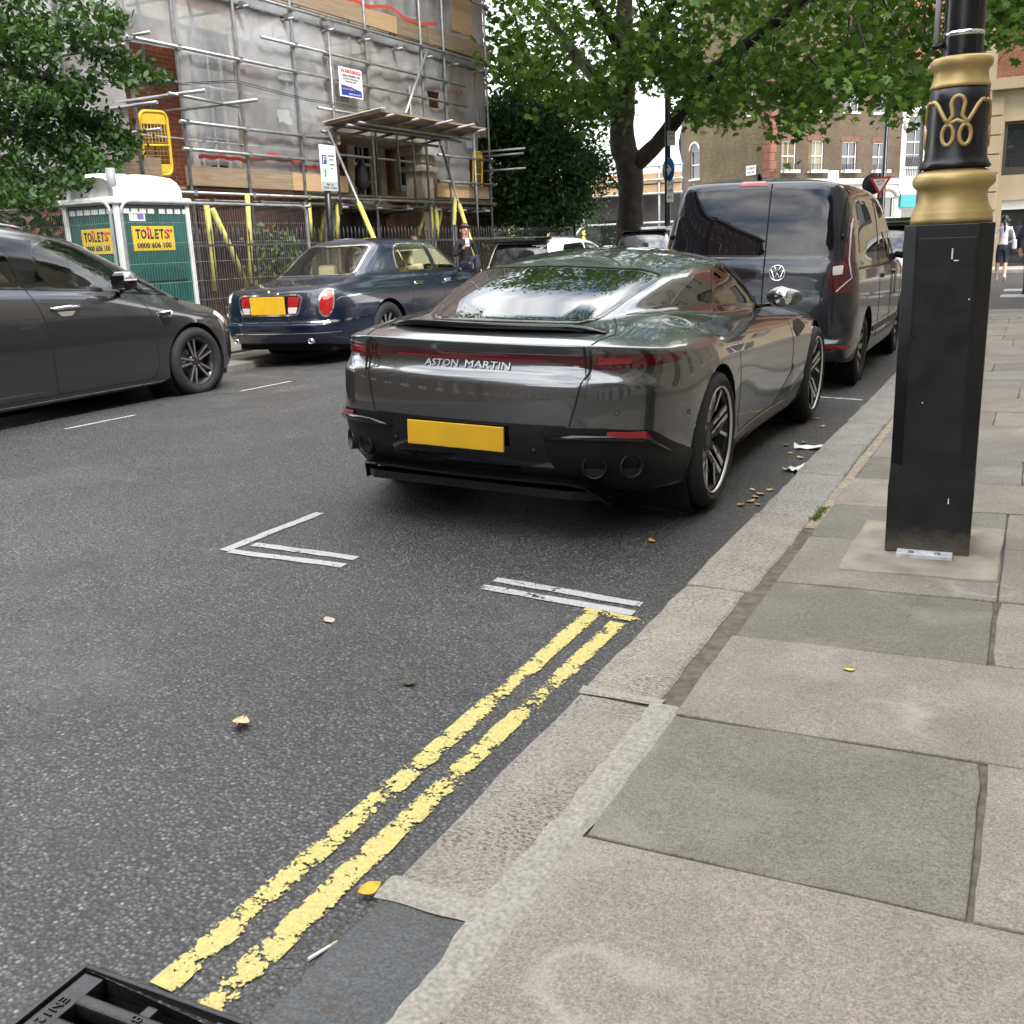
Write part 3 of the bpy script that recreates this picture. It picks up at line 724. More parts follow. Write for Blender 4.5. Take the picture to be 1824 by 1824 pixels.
        s.patch('side_scoop', D([(2.55, .29), (2.95, .47), (3.0, .52), (2.98, .30)], .02), ax, .004, M_GBLACK, T)
    # tail
    s.patch('rear_window', D([(-.455, 1.004), (-.40, .988), (.40, .988), (.455, 1.004), (.555, 1.175), (.45, 1.203), (0, 1.218), (-.45, 1.203), (-.555, 1.175)], .03), 'rear', .003, M_GLASSA, T, step=.05)
    s.ribbon('window_seal', D([(-.47, 1.0), (-.41, .980), (.41, .980), (.47, 1.0), (.57, 1.18), (.46, 1.211), (0, 1.227), (-.46, 1.211), (-.57, 1.18)], .03), 'rear', .02, .003, M_GBLACK, T, closed=True)
    s.patch('light_strip', D([(-.597, .874), (.597, .874), (.595, .811), (.52, .822), (.38, .845), (-.38, .845), (-.52, .822), (-.595, .811)], .012), 'rear', .006, M_DRED, T)
    s.ribbon('light_line', [(-.40, .846), (.40, .846)], 'rear', .010, .009, M_RED, T)
    for sg in (1, -1):
        L = s.patch('tail_lamp', D([(sg * q[0], q[1]) for q in [(.605, .880), (.78, .876), (.90, .866), (.965, .846), (.90, .826), (.78, .813), (.605, .809)]], .012), 'rear', .006, M_DRED, T, step=.025)
        s.patch('lamp_element', D([(sg * q[0], q[1]) for q in [(.63, .862), (.76, .860), (.76, .836), (.63, .833)]], .008), 'rear', .011, M_RED, L, step=.02)
        s.patch('rear_reflector', D([(sg * .69, .535), (sg * .83, .531), (sg * .85, .497), (sg * .69, .512)], .008), 'rear', .020, M_RED, T, step=.02)
        s.ribbon('boot_gap', [(sg * .60, .915), (sg * .60, .80), (sg * .575, .75), (sg * .555, .65), (sg * .53, .555)], 'rear', .008, .0015, M_VOID, T)
        s.ribbon('boot_edge', [(sg * .60, -.005), (sg * .605, .08), (sg * .64, .28), (sg * .58, .46), (sg * .53, .56)], 'top', .008, .0015, M_VOID, T)
        s.patch('bumper_duct', D([(sg * q[0], q[1]) for q in [(.40, .55), (.66, .55), (.86, .53), (.94, .42), (.985, .27), (.93, .235), (.55, .235), (.44, .36)]], .03), 'rear', .006, M_BLACK, T)
        mb = MB(); pts = []
        for a, b in [(.42, .492), (.55, .506), (.70, .502), (.84, .486), (.90, .42)]:
            p, n = s.hit(sg * a, b, 'rear'); pts.append(p + n * .016)
        mb.tube(pts, [.006, .016, .018, .014, .005], 8); mb.build('bumper_blade', M_GBLACK, T)
        for ex in (.63, .775):
            p, n = s.hit(sg * ex, .365, 'rear'); dr = Vector((n.x, n.y, 0)).normalized(); c = p + dr * .012
            Mx = Matrix.Translation(c) @ Vector((0, -1, 0)).rotation_difference(dr).to_matrix().to_4x4()
            a_ = MB().lathe([(.047, .03), (.050, -.006), (.054, -.010), (.058, -.005), (.060, .10)], 28, 'Y').build('exhaust_tip', M_PIPE, T); a_.data.transform(Mx)
            a_ = MB().lathe([(.0, .012), (.049, .012)], 20, 'Y').build('exhaust_bore', M_VOID, T); a_.data.transform(Mx)
    s.patch('bumper_insert', D([(-.53, .558), (.53, .558), (.52, .47), (.46, .39), (.28, .335), (-.28, .335), (-.46, .39), (-.52, .47)], .03), 'rear', .005, M_GBLACK, T)
    s.patch('lower_valance', D([(-.52, .345), (.52, .345), (.60, .235), (-.60, .235)], .02), 'rear', .0035, M_BLACK, T)
    for sx in (-.40, .36): 
        p, n = s.hit(sx, .43, 'rear'); MB().lathe([(0, -.012), (.012, -.012), (.014, -.006)], 14, 'Y', (p.x, p.y, p.z)).build('parking_sensor', M_BLACK, T)
    p, n = s.hit(.80, .70, 'rear')
    for sx, sz in ((.73, .62), (.95, .58)):
        p, n = s.hit(sx, sz, 'rear'); mb = MB(); t1 = n.orthogonal().normalized(); t2 = n.cross(t1)
        mb.tube([p + n * .001 + (t1 * math.cos(a) + t2 * math.sin(a)) * .012 for a in [k * math.pi / 8 for k in range(17)]], .0015, 4); mb.build('parking_sensor', M_VOID, T)
    mb = MB().box((-.03, -.066, .482), (.525, .012, .118)); mb.build('number_plate', M_PLATE, T, bevel=.004)
    # boot lip flap, diffuser, splitter
    vs = []
    mb = MB(); A = []
    for k in range(25):
        x = -.60 + 1.2 * k / 24; p, n = s.hit(x, .20 + .10 * (abs(x) / .6) ** 2, 'top'); e = max(.06, 1 - (abs(x) / .6) ** 6)
        A.append((Vector((x, p.y - .035, p.z + .002)), Vector((x, p.y - .055 * e, p.z + .035 * e)), Vector((x, p.y + .05, p.z + .030 * e)), Vector((x, p.y + .09, p.z + .0))))
    for r in A: vs += r
    fs = [(i * 4 + k, i * 4 + (k + 1) % 4, (i + 1) * 4 + (k + 1) % 4, (i + 1) * 4 + k) for i in range(24) for k in range(4)]
    mb.add(vs, fs, True).add(A[0], [(0, 1, 2, 3)]).add(A[-1], [(3, 2, 1, 0)]); mb.build('spoiler_flap', M_GBLACK, T)
    mb = MB(); mb.prism([(-.64, .10, .235), (-.55, .0, .25), (.55, .0, .25), (.64, .10, .235), (.60, .55, .17), (-.60, .55, .17)], (0, 0, -.04))
    for sx in (-.42, -.21, 0, .21, .42): mb.prism([(sx - .008, .12, .24), (sx - .008, .75, .17), (sx - .008, .75, .12), (sx - .008, .22, .15)], (.016, 0, 0))
    mb.build('diffuser', M_BLACK, T)
    mb = MB(); E1 = [(-.705, .16, .160), (-.655, .08, .256), (-.58, .01, .276), (-.1, -.068, .288), (.1, -.068, .288), (.52, .0, .277), (.59, .03, .262), (.69, .12, .170)]
    vs = []
    for q in E1: q = Vector(q); vs += [q, q + Vector((0, -.006, .013)), q + Vector((0, .11, .022)), q + Vector((0, .11, .002))]
    mb.add(vs, [(i * 4 + k, i * 4 + (k + 1) % 4, (i + 1) * 4 + (k + 1) % 4, (i + 1) * 4 + k) for i in range(len(E1) - 1) for k in range(4)] + [(3, 2, 1, 0), tuple(28 + k for k in range(4))]); mb.build('splitter', M_GBLACK, T)
    # fuel cap ring
    p, n = s.hit(.765, .82, 'top'); t1 = Vector((0, 1, 0)); t1 = (t1 - n * t1.dot(n)).normalized(); t2 = n.cross(t1)
    mb = MB(); mb.tube([s.bvh.find_nearest(p + (t1 * math.cos(a) * .115 + t2 * math.sin(a) * .075))[0] + n * .001 for a in [k * math.pi / 20 for k in range(41)]], .0028, 5); mb.build('fuel_cap', M_STEEL, T)
    # badge
    for word, cx in (('ASTON', -.145), ('MARTIN', .105)):
        p, n = s.hit(cx, .812, 'rear'); right = Vector((1, 0, 0)); right = (right - n * right.dot(n)).normalized()
        text('badge_lettering', word, frame(p + n * .003, right, (n.cross(right))), M_BADGE, T, w=.185 if word == 'ASTON' else .235, h=.034, depth=.004)
    # mirror
    for sg in (1, -1):
        mb = MB(); c = Vector((sg * .955, 2.46, 1.0)); vs = []; n1, n2 = 14, 9
        for i in range(n2 + 1):
            a = math.pi * i / n2
            for k in range(n1):
                b = 2 * math.pi * k / n1; x, y, z = math.cos(a), math.sin(a) * math.cos(b), math.sin(a) * math.sin(b)
                vs.append(c + Vector((x * .115 * sg, (y * .085 if y > 0 else y * .035), z * .062 * (1.1 if x < 0 else .9))))
        mb.add(vs, [(i * n1 + k, i * n1 + (k + 1) % n1, (i + 1) * n1 + (k + 1) % n1, (i + 1) * n1 + k) for i in range(n2) for k in range(n1)], True)
        o = mb.build('mirror', M_ASTON, T); bm_ = bmesh.new(); bm_.from_mesh(o.data); bmesh.ops.remove_doubles(bm_, verts=bm_.verts[:], dist=1e-4); bmesh.ops.recalc_face_normals(bm_, faces=bm_.faces[:]); bm_.to_mesh(o.data); bm_.free()
        a = MB().tube([(sg * .74, 2.58, .925), (sg * .82, 2.52, .94), (sg * .90, 2.48, .96)], [.014, .012, .016], 8); a.build('mirror_stalk', M_GBLACK, T)
        MB().lathe([(0, -.0375), (.055, -.0372), (.055, -.03)], 20, 'Y', tuple(c)).build('mirror_glass', M_CHROME, T)
    # insides
    mb = MB(); wheel_well(mb, .93, .36, .40, .93, .55); wheel_well(mb, 3.735, .355, .395, .92, .55); mb.b2((-.80, .45, .17), (.80, 4.3, .24)); mb.build('wheel_housing', M_VOID, T)
    mb = MB(); mb.b2((-.70, 1.1, .30), (.70, 2.95, .42)); mb.b2((-.60, .95, .42), (.60, 1.18, 1.0)); mb.build('cabin_floor', M_TEALT, T)
    for sx in (-.36, .36): seat(T, sx, 1.78, .36, M_GREYL)
    MB().prism([(-.68, 2.62, .60), (-.68, 2.66, .90), (-.68, 3.05, .90), (-.68, 3.05, .60)], (1.36, 0, 0)).build('dashboard', M_TEALT, T)
    steering(T, .36, 2.50, .86)
    for sg in (1, -1):
        wheel(T, (sg * .835, .93, .36), .36, .275, .30, 'twist', sg, (M_RIMD, M_DIAM)); wheel(T, (sg * .835, 3.735, .355), .355, .272, .265, 'twist', sg, (M_RIMD, M_DIAM), .0)
    return T
coupe()
# ------------------------------------------------------------------ 2. dark van ahead of the coupe
M_GLASSV = m_glass('van_glass', (.004, .005, .008), ior=1.48); M_GLASSS = m_glass('saloon_glass', clear=1.0, refl=.6)
M_VAN = m_carpaint('dark_navy_paint', (.004, .007, .014), .2, .32, 1.0, .2, 1.5)
def van():
    x0, y0 = -2.335, 9.25
    T = thing('van', 'tall dark navy van with two tinted rear doors parked in front of the grey coupe', 'van', (x0, y0, zroad(x0)), (0, .034, 0))
    plan = [(0, 0), (.36, .004), (.68, .018), (.81, .075), (.85, .22), (.862, .45), (.865, .80), (.865, 1.3), (.865, 1.9), (.865, 2.5), (.86, 3.0), (.855, 3.5), (.83, 3.85), (.70, 4.15), (.38, 4.27), (0, 4.3)]
    R = Rows(plan)
    R.row((.24, .20, .22), (.3, .25, .2)).row((.255, .22, .22), (.03, .04, .05), crease=.5).row((.37, .36, .35), (-.035, .01, 0)).row((.41, .45, .5), (-.04, .0, 0), crease=[.5] * 5 + [0] * 10)
    R.row((.44, .60, .65), (-.005, -.004, .01), crease=[.5] * 5 + [0] * 10).row((.75, .80, .80), (-.01, 0, .06)).row((1.0, .98, .92), (.005, .012, .16), crease=.3)
    R.row((1.07, 1.05, .98), (.02, .03, .45))
    base = [(0, .03, 1.10), (.36, .034, 1.10), (.66, .05, 1.10), (.765, .10, 1.10), (.80, .24, 1.09), (.815, .46, 1.09), (.82, .8, 1.085), (.825, 1.3, 1.08), (.825, 1.9, 1.075), (.82, 2.5, 1.07), (.81, 2.95, 1.06), (.77, 3.25, 1.05), (.66, 3.42, 1.05), (.45, 3.5, 1.05), (.22, 3.54, 1.05), (0, 3.55, 1.05)]
    roof = [(0, .15, 1.715), (.33, .155, 1.715), (.58, .17, 1.71), (.665, .215, 1.695), (.69, .36, 1.69), (.70, .6, 1.69), (.705, .9, 1.69), (.71, 1.3, 1.685), (.71, 1.7, 1.675), (.70, 2.05, 1.655), (.685, 2.3, 1.625), (.65, 2.48, 1.60), (.54, 2.56, 1.61), (.36, 2.6, 1.62), (.18, 2.62, 1.625), (0, 2.63, 1.625)]
    R.pts(base); R.blend(base, roof, .5, .025, 0); R.pts(roof, crease=[.5, .5, .45, .35] + [.3] * 12)
    R.pts([(x * .7, 1.3 + (y - 1.3) * .9, z + .045) for x, y, z in roof]); R.pts([(0, 1.3 + (y - 1.3) * .8, 1.765 - .03 * max(0, (y - 2)) ) for x, y, z in roof])
    s = Shell(R, 3); D = s.rnd
    s.cut_circle(.80, .315, .365); s.cut_circle(3.5, .315, .36)
    s.build('body', M_VAN, T)
    sp = .115
    s.patch('rear_door', D([(-.72, 1.075), (sp - .006, 1.075), (sp - .006, .45), (-.70, .45)], .03), 'rear', .003, M_VAN, T, step=.08)
    s.patch('rear_door', D([(sp + .006, 1.075), (.66, 1.075), (.60, .95), (.585, .75), (.60, .45), (sp + .006, .45)], .03), 'rear', .003, M_VAN, T, step=.08)
    s.patch('rear_window', D([(-.735, 1.13), (sp - .008, 1.13), (sp - .008, 1.675), (-.60, 1.655), (-.655, 1.55)], .03), 'rear', .004, M_GLASSV, T, step=.06)
    s.patch('rear_window', D([(sp + .008, 1.13), (.60, 1.13), (.655, 1.20), (.60, 1.60), (.55, 1.655), (sp + .008, 1.675)], .03), 'rear', .004, M_GLASSV, T, step=.06)
    s.ribbon('door_gap', [(sp, 1.74), (sp, .44)], 'rear', .010, .006, M_VOID, T)
    s.ribbon('door_gap', [(.70, 1.70), (.69, 1.30), (.66, 1.10), (.60, .95), (.585, .75), (.62, .48), (.55, .44)], 'rear', .008, .004, M_VOID, T)
    s.ribbon('waist_line', [(-.70, 1.105), (.56, 1.105), (.62, 1.14)], 'rear', .010, .006, M_STEELD, T)
    s.patch('brake_light', D([(-.13, 1.728), (.06, 1.728), (.085, 1.69), (-.17, 1.69)], .02), 'rear', .008, M_RED, T, step=.02)
    s.patch('door_handle_recess', D([(-.20, 1.045), (.055, 1.045), (.055, .93), (-.20, .93)], .02), 'rear', .005, M_GBLACK, T)
    for sg in (1, -1):
        L = s.patch('tail_lamp', D([(sg * q[0], q[1]) for q in [(.735, 1.44), (.765, 1.40), (.80, 1.08), (.845, .84), (.66, .82), (.64, .90), (.655, 1.05), (.735, 1.08)]], .015), 'rear', .006, M_DRED, T)
        s.patch('lamp_segment', D([(sg * q[0], q[1]) for q in [(.66, 1.04), (.735, 1.05), (.735, .98), (.665, .97)]], .01), 'rear', .010, M_WLENS, L, step=.02)
        s.ribbon('lamp_outline', [(sg * .745, 1.42), (sg * .765, 1.10), (sg * .80, .95), (sg * .70, .84)], 'rear', .010, .010, M_WLENS, L)
        s.patch('bumper_reflector', D([(sg * .40, .405), (sg * .84, .40), (sg * .84, .375), (sg * .40, .375)], .005), 'rear', .010, M_RED, T, step=.03)
        MB().tube([(sg * .70, .10, .70), (sg * .70, .10, .66)], .016, 8).build('door_hinge', M_BLACK, T)
        MB().tube([(sg * .715, .105, 1.30), (sg * .715, .105, 1.26)], .016, 8).build('door_hinge', M_BLACK, T)
    p, n = s.hit(.23, .985, 'rear'); rt = Vector((1, 0, 0)); up = Vector((0, 0, 1)); up = (up - n * up.dot(n)).normalized(); rt = up.cross(n); o = p + n * .010
    mb = MB(); q = lambda a, b: o + rt * a + up * b
    mb.tube([q(.062 * math.cos(a), .062 * math.sin(a)) for a in [k * math.pi / 16 for k in range(33)]], .0058, 6, cap=False)
    for ln in ([(-.026, .052), (-.001, .004), (.001, .004), (.026, .052)], [(-.052, .030), (-.024, -.048), (0, .000), (.024, -.048), (.052, .030)]):
        mb.tube([q(*k) for k in ln], .0056, 6)
    mb.build('emblem', M_CHROME, T)
    for ax in ('right', 'left'):
        s.patch('quarter_window', D([(.42, 1.14), (1.45, 1.135), (1.45, 1.56), (.55, 1.58)], .06), ax, .004, M_GLASSA, T, step=.06)
        s.patch('door_window', D([(1.52, 1.135), (2.30, 1.13), (2.30, 1.55), (1.52, 1.56)], .04), ax, .004, M_GLASSA, T, step=.06)
        s.patch('front_window', D([(2.36, 1.13), (3.18, 1.10), (2.60, 1.48), (2.36, 1.54)], .04), ax, .004, M_GLASSA, T, step=.06)
        s.ribbon('door_gap', [(1.48, 1.60), (1.48, .36), (2.32, .36), (2.33, 1.6)], ax, .008, .002, M_VOID, T); s.ribbon('door_gap', [(3.25, 1.05), (3.16, .36), (2.34, .36)], ax, .008, .002, M_VOID, T)
        s.ribbon('slide_rail', [(.30, 1.02), (1.45, 1.02)], ax, .018, .004, M_BLACK, T); s.patch('side_strip', D([(1.2, .47), (3.1, .47), (3.1, .42), (1.2, .42)], .01), ax, .008, M_BLACK, T)
        for y in (1.62, 2.48): s.patch('door_handle', D([(y, .93), (y + .2, .94), (y + .2, .90), (y, .89)], .015), ax, .02, M_VAN, T, step=.02, skirt=.03)
        sg = 1 if ax == 'right' else -1
        mb = MB(); mb.box((sg * .98, 2.98, 1.13), (.20, .11, .20)); mb.tube([(sg * .80, 2.98, 1.08), (sg * .92, 2.98, 1.06)], .03, 8); o_ = mb.build('mirror', M_BLACK, T, bevel=.03)
        MB().box((sg * .985, 2.918, 1.135), (.155, .008, .155)).build('mirror_glass', M_CHROME, o_)
    MB().tube([(-.02, .28, 1.755), (-.02, .24, 1.80)], [.022, .010], 8).build('roof_aerial', M_BLACK, T)
    mb = MB(); wheel_well(mb, .80, .315, .37, .83, .5); wheel_well(mb, 3.5, .315, .365, .83, .5); mb.b2((-.70, .3, .2), (.70, 4.0, .30)); mb.build('wheel_housing', M_VOID, T)
    for ch in list(T.children) + [g for c_ in T.children for g in c_.children]: ch.data.transform(Matrix.Diagonal((1.08, 1, 1.05, 1)))
    for sg in (1, -1):
        for y in (.80, 3.5): wheel(T, (sg * .805, y, .325), .328, .215, .205, 'cover', sg, (M_RIMD, M_RIMS))
van()

# ------------------------------------------------------------------ 3. grey people carrier (far side, left edge)
M_SMAX = m_carpaint('grey_pearl_paint', (.042, .042, .047), .6, .32, 1.0, .2)
PI_ = math.pi; M_CAP = m_carpaint('pale_grey_cap', (.20, .20, .21), .7)
def mpv():
    x0, y0 = -8.48, 3.94
    T = thing('people_carrier', 'dark grey family car with twin spoke wheel at the left edge of the photo', 'car', (x0, y0, zroad(x0)), (0, -.012, 0))
    plan = [(0, 0), (.36, .01), (.66, .05), (.84, .16), (.90, .4), (.92, .7), (.93, 1.0), (.93, 1.5), (.93, 2.1), (.93, 2.7), (.93, 3.25), (.935, 3.85), (.90, 4.32), (.74, 4.62), (.42, 4.75), (0, 4.78)]
    R = Rows(plan)
    R.row((.22, .15, .17), (.3, .25, .2)).row((.24, .175, .19), (.06, .05, .08), crease=.3).row((.40, .30, .30), (0, .012, .02)).row((.60, .50, .45), (-.01, .01, .0))
    R.row((.80, .70, .62), (-.01, -.004, .015)).row((.95, .87, .73), (.0, .004, .05), crease=[.2] * 4 + [.6] * 7 + [.3] * 4)
    R.row((1.10, 1.0, .82), (.02, .02, .14), zo={5: .03, 6: .03, 7: .02, 10: -.03, 11: -.07, 12: -.05})
    R.row((1.18, 1.09, .90), (.06, .06, .32), zo={5: .06, 6: .06, 7: .05, 8: .02, 10: -.04, 11: -.12, 12: -.08}, crease=.15)
    base = [(0, .22, 1.2), (.3, .23, 1.2), (.58, .27, 1.2), (.72, .36, 1.2), (.79, .6, 1.205), (.81, .9, 1.2), (.825, 1.3, 1.185), (.83, 1.75, 1.17), (.835, 2.2, 1.14), (.84, 2.7, 1.105), (.835, 3.15, 1.065), (.80, 3.62, 1.015), (.69, 3.9, .985), (.45, 4.0, .98), (.22, 4.05, .98), (0, 4.07, .98)]
    roof = [(0, .42, 1.64), (.3, .43, 1.64), (.53, .45, 1.635), (.60, .52, 1.625), (.625, .75, 1.66), (.635, 1.0, 1.69), (.64, 1.3, 1.705), (.645, 1.65, 1.71), (.645, 2.0, 1.695), (.64, 2.3, 1.655), (.63, 2.55, 1.61), (.60, 2.74, 1.57), (.50, 2.84, 1.585), (.34, 2.89, 1.605), (.17, 2.91, 1.615), (0, 2.92, 1.62)]
    R.pts(base); R.blend(base, roof, .5, .035, .0); R.pts(roof, crease=.25)
    R.pts([(x * .65, 1.7 + (y - 1.7) * .88, z + .035) for x, y, z in roof]); R.pts([(0, 1.7 + (y - 1.7) * .76, 1.75 - .05 * max(0, y - 2.2)) for x, y, z in roof])
    s = Shell(R, 3); D = s.rnd
    s.cut_circle(3.85, .345, .392); s.cut_circle(1.0, .345, .392)
    fw = D([(2.10, 1.165), (2.16, 1.30), (2.28, 1.50), (2.48, 1.565), (2.72, 1.50), (2.98, 1.36), (3.14, 1.22), (3.20, 1.10), (2.7, 1.135)], .04)
    rw_ = D([(.95, 1.23), (1.02, 1.53), (1.3, 1.62), (1.95, 1.615), (2.00, 1.20), (1.6, 1.225)], .05)
    tw = D([(3.02, 1.33), (3.22, 1.24), (3.48, 1.13), (3.70, 1.04), (3.30, 1.085), (3.24, 1.13)], .02)
    for ax in ('right', 'left'): s.cut_poly(fw, ax); s.cut_poly(rw_, ax)
    for w in (D([(-.50, 1.24), (.50, 1.24), (.46, 1.54), (-.46, 1.54)], .05),): s.cut_poly(w, 'rear')
    s.cut_poly(D([(-.62, 1.03), (.62, 1.03), (.42, 1.53), (-.42, 1.53)], .05), 'front')
    s.build('body', M_SMAX, T)
    s.patch('windscreen', D([(-.66, 1.01), (.66, 1.01), (.46, 1.55), (-.46, 1.55)], .05), 'front', .003, M_GLASSC, T, step=.06)
    s.patch('rear_window', D([(-.55, 1.22), (.55, 1.22), (.5, 1.56), (-.5, 1.56)], .05), 'rear', .003, M_GLASSA, T, step=.06)
    for ax in ('right', 'left'):
        sg = 1 if ax == 'right' else -1
        s.patch('front_window', fw, ax, .002, M_GLASSC, T, step=.05); s.patch('rear_side_window', rw_, ax, .002, M_GLASSC, T, step=.05); s.patch('corner_window', tw, ax, .003, M_GLASSA, T)
        for w in (fw, rw_, tw): s.ribbon('window_trim', w, ax, .035, .004, M_GBLACK, T, closed=True)
        s.patch('door_pillar', D([(2.00, 1.17), (1.97, 1.60), (2.28, 1.56), (2.14, 1.30), (2.10, 1.165)], .02), ax, .005, M_GBLACK, T)
        s.ribbon('door_gap', [(2.02, 1.18), (2.08, 1.0), (2.14, .80), (2.14, .28), (2.2, .25)], ax, .008, .002, M_VOID, T)
        s.ribbon('door_gap', [(3.18, 1.08), (3.30, .90), (3.34, .70), (3.33, .36), (3.26, .25), (2.2, .25), (1.4, .25)], ax, .008, .002, M_VOID, T)
        s.ribbon('belt_trim', [(.95, 1.215), (1.6, 1.195), (2.1, 1.16), (2.7, 1.12), (3.2, 1.07), (3.70, 1.02)], ax, .014, .006, M_GBLACK, T)
        s.ribbon('roof_rail', [(.62, 1.65), (1.0, 1.70), (1.6, 1.73), (2.1, 1.70), (2.32, 1.66)], ax, .026, .02, M_STEEL, T, round_=True)
        s.ribbon('sill_trim', [(1.45, .205), (3.40, .205)], ax, .012, .004, M_STEELD, T)
        h = MB(); p, n = s.hit(2.36, .985, ax)
        pts = [s.hit(y, .985 + .006 * math.sin((y - 2.2) * 9), ax)[0] + Vector((sg * d, 0, 0)) for y, d in ((2.20, .0), (2.23, .034), (2.36, .04), (2.47, .034), (2.50, 0))]
        h.tube(pts, [.012, .017, .019, .017, .012], 8); h.build('door_handle', M_CHROME, T)
        s.patch('handle_cup', D([(2.25, .955), (2.45, .955), (2.40, .915), (2.29, .915)], .02), ax, .002, M_CHROME, T, step=.02)
        s.patch('side_vent', D([(3.37, .87), (3.60, .885), (3.50, .74), (3.42, .745)], .012), ax, .004, M_CHROME, T, step=.02)
        s.patch('vent_mesh', D([(3.40, .858), (3.575, .87), (3.49, .757), (3.43, .76)], .01), ax, .008, M_BLACK, T, step=.02); s.ribbon('vent_bar', [(3.41, .815), (3.54, .825)], ax, .014, .012, M_CHROME, T)
        s.patch('headlamp', D([(4.22, .80), (4.34, .83), (4.40, .745), (4.36, .68), (4.30, .73)], .02), ax, .004, M_WLENS, T, step=.03)
        s.patch('arch_trim', D([(4.245, .345 + .0), (4.26, .40), (4.42, .25), (4.36, .16), (4.27, .17)], .01), ax, .003, M_BLACK, T) if False else None
        c = Vector((sg * 1.035, 2.92, 1.185))
        def ball(z0, z1, k=1.0):
            mb = MB(); n1, n2 = 20, 8; vs = []
            se = lambda v, p: math.copysign(abs(v) ** p, v)
            for i in range(n2 + 1):
                v = z0 + (z1 - z0) * i / n2; a = math.asin(max(-1, min(1, v))); ca = math.cos(a) ** .55
                for q in range(n1):
                    b = 2 * PI_ * q / n1; vs.append(c + Vector((sg * .115 * k * ca * se(math.cos(b), .7), .085 * k * ca * se(math.sin(b), .7) * (1.25 if math.sin(b) > 0 else .75), .088 * k * v)))
            mb.add(vs, [(i * n1 + q, i * n1 + (q + 1) % n1, (i + 1) * n1 + (q + 1) % n1, (i + 1) * n1 + q) for i in range(n2) for q in range(n1)], True)
            mb.add(vs[:n1], [tuple(reversed(range(n1)))]); mb.add(vs[-n1:], [tuple(range(n1))]); return mb
        mb = ball(-1, .18); mb.tube([(sg * .84, 3.02, 1.07), (sg * .93, 2.97, 1.09), (sg * 1.0, 2.93, 1.12)], [.03, .026, .03], 8); o = mb.build('mirror', M_GBLACK, T)
        ball(.20, 1.0, 1.03).build('mirror_cap', M_CAP, o); ball(.02, .17, 1.02).build('mirror_indicator', M_WLENS, o)
        MB().box(c + Vector((0, -.066, -.01)), (.16, .006, .12)).build('mirror_glass', M_CHROME, o)
    mb = MB(); wheel_well(mb, 3.85, .345, .397, .90, .5); wheel_well(mb, 1.0, .345, .397, .90, .5); mb.b2((-.78, .4, .16), (.78, 4.4, .24)); mb.build('wheel_housing', M_VOID, T)
    MB().b2((-.8, .4, .42), (.8, 3.2, .46)).build('cabin_floor', M_BLACK, T)
    for sx in (-.38, .38): seat(T, sx, 2.05, .46, M_BLACK); seat(T, sx, 1.15, .5, M_BLACK)
    MB().prism([(-.76, 3.0, .72), (-.76, 3.02, 1.02), (-.76, 3.25, 1.06), (-.76, 3.85, .98), (-.76, 3.85, .72)], (1.52, 0, 0)).build('dashboard', M_BLACK, T); steering(T, .40, 2.78, 1.02, M_STEELD)
    for sg in (1, -1):
        for y in (3.85, 1.0): wheel(T, (sg * .82, y, .345), .345, .243, .235, 'twin', sg, (M_RIMG, M_STEELD))
mpv()

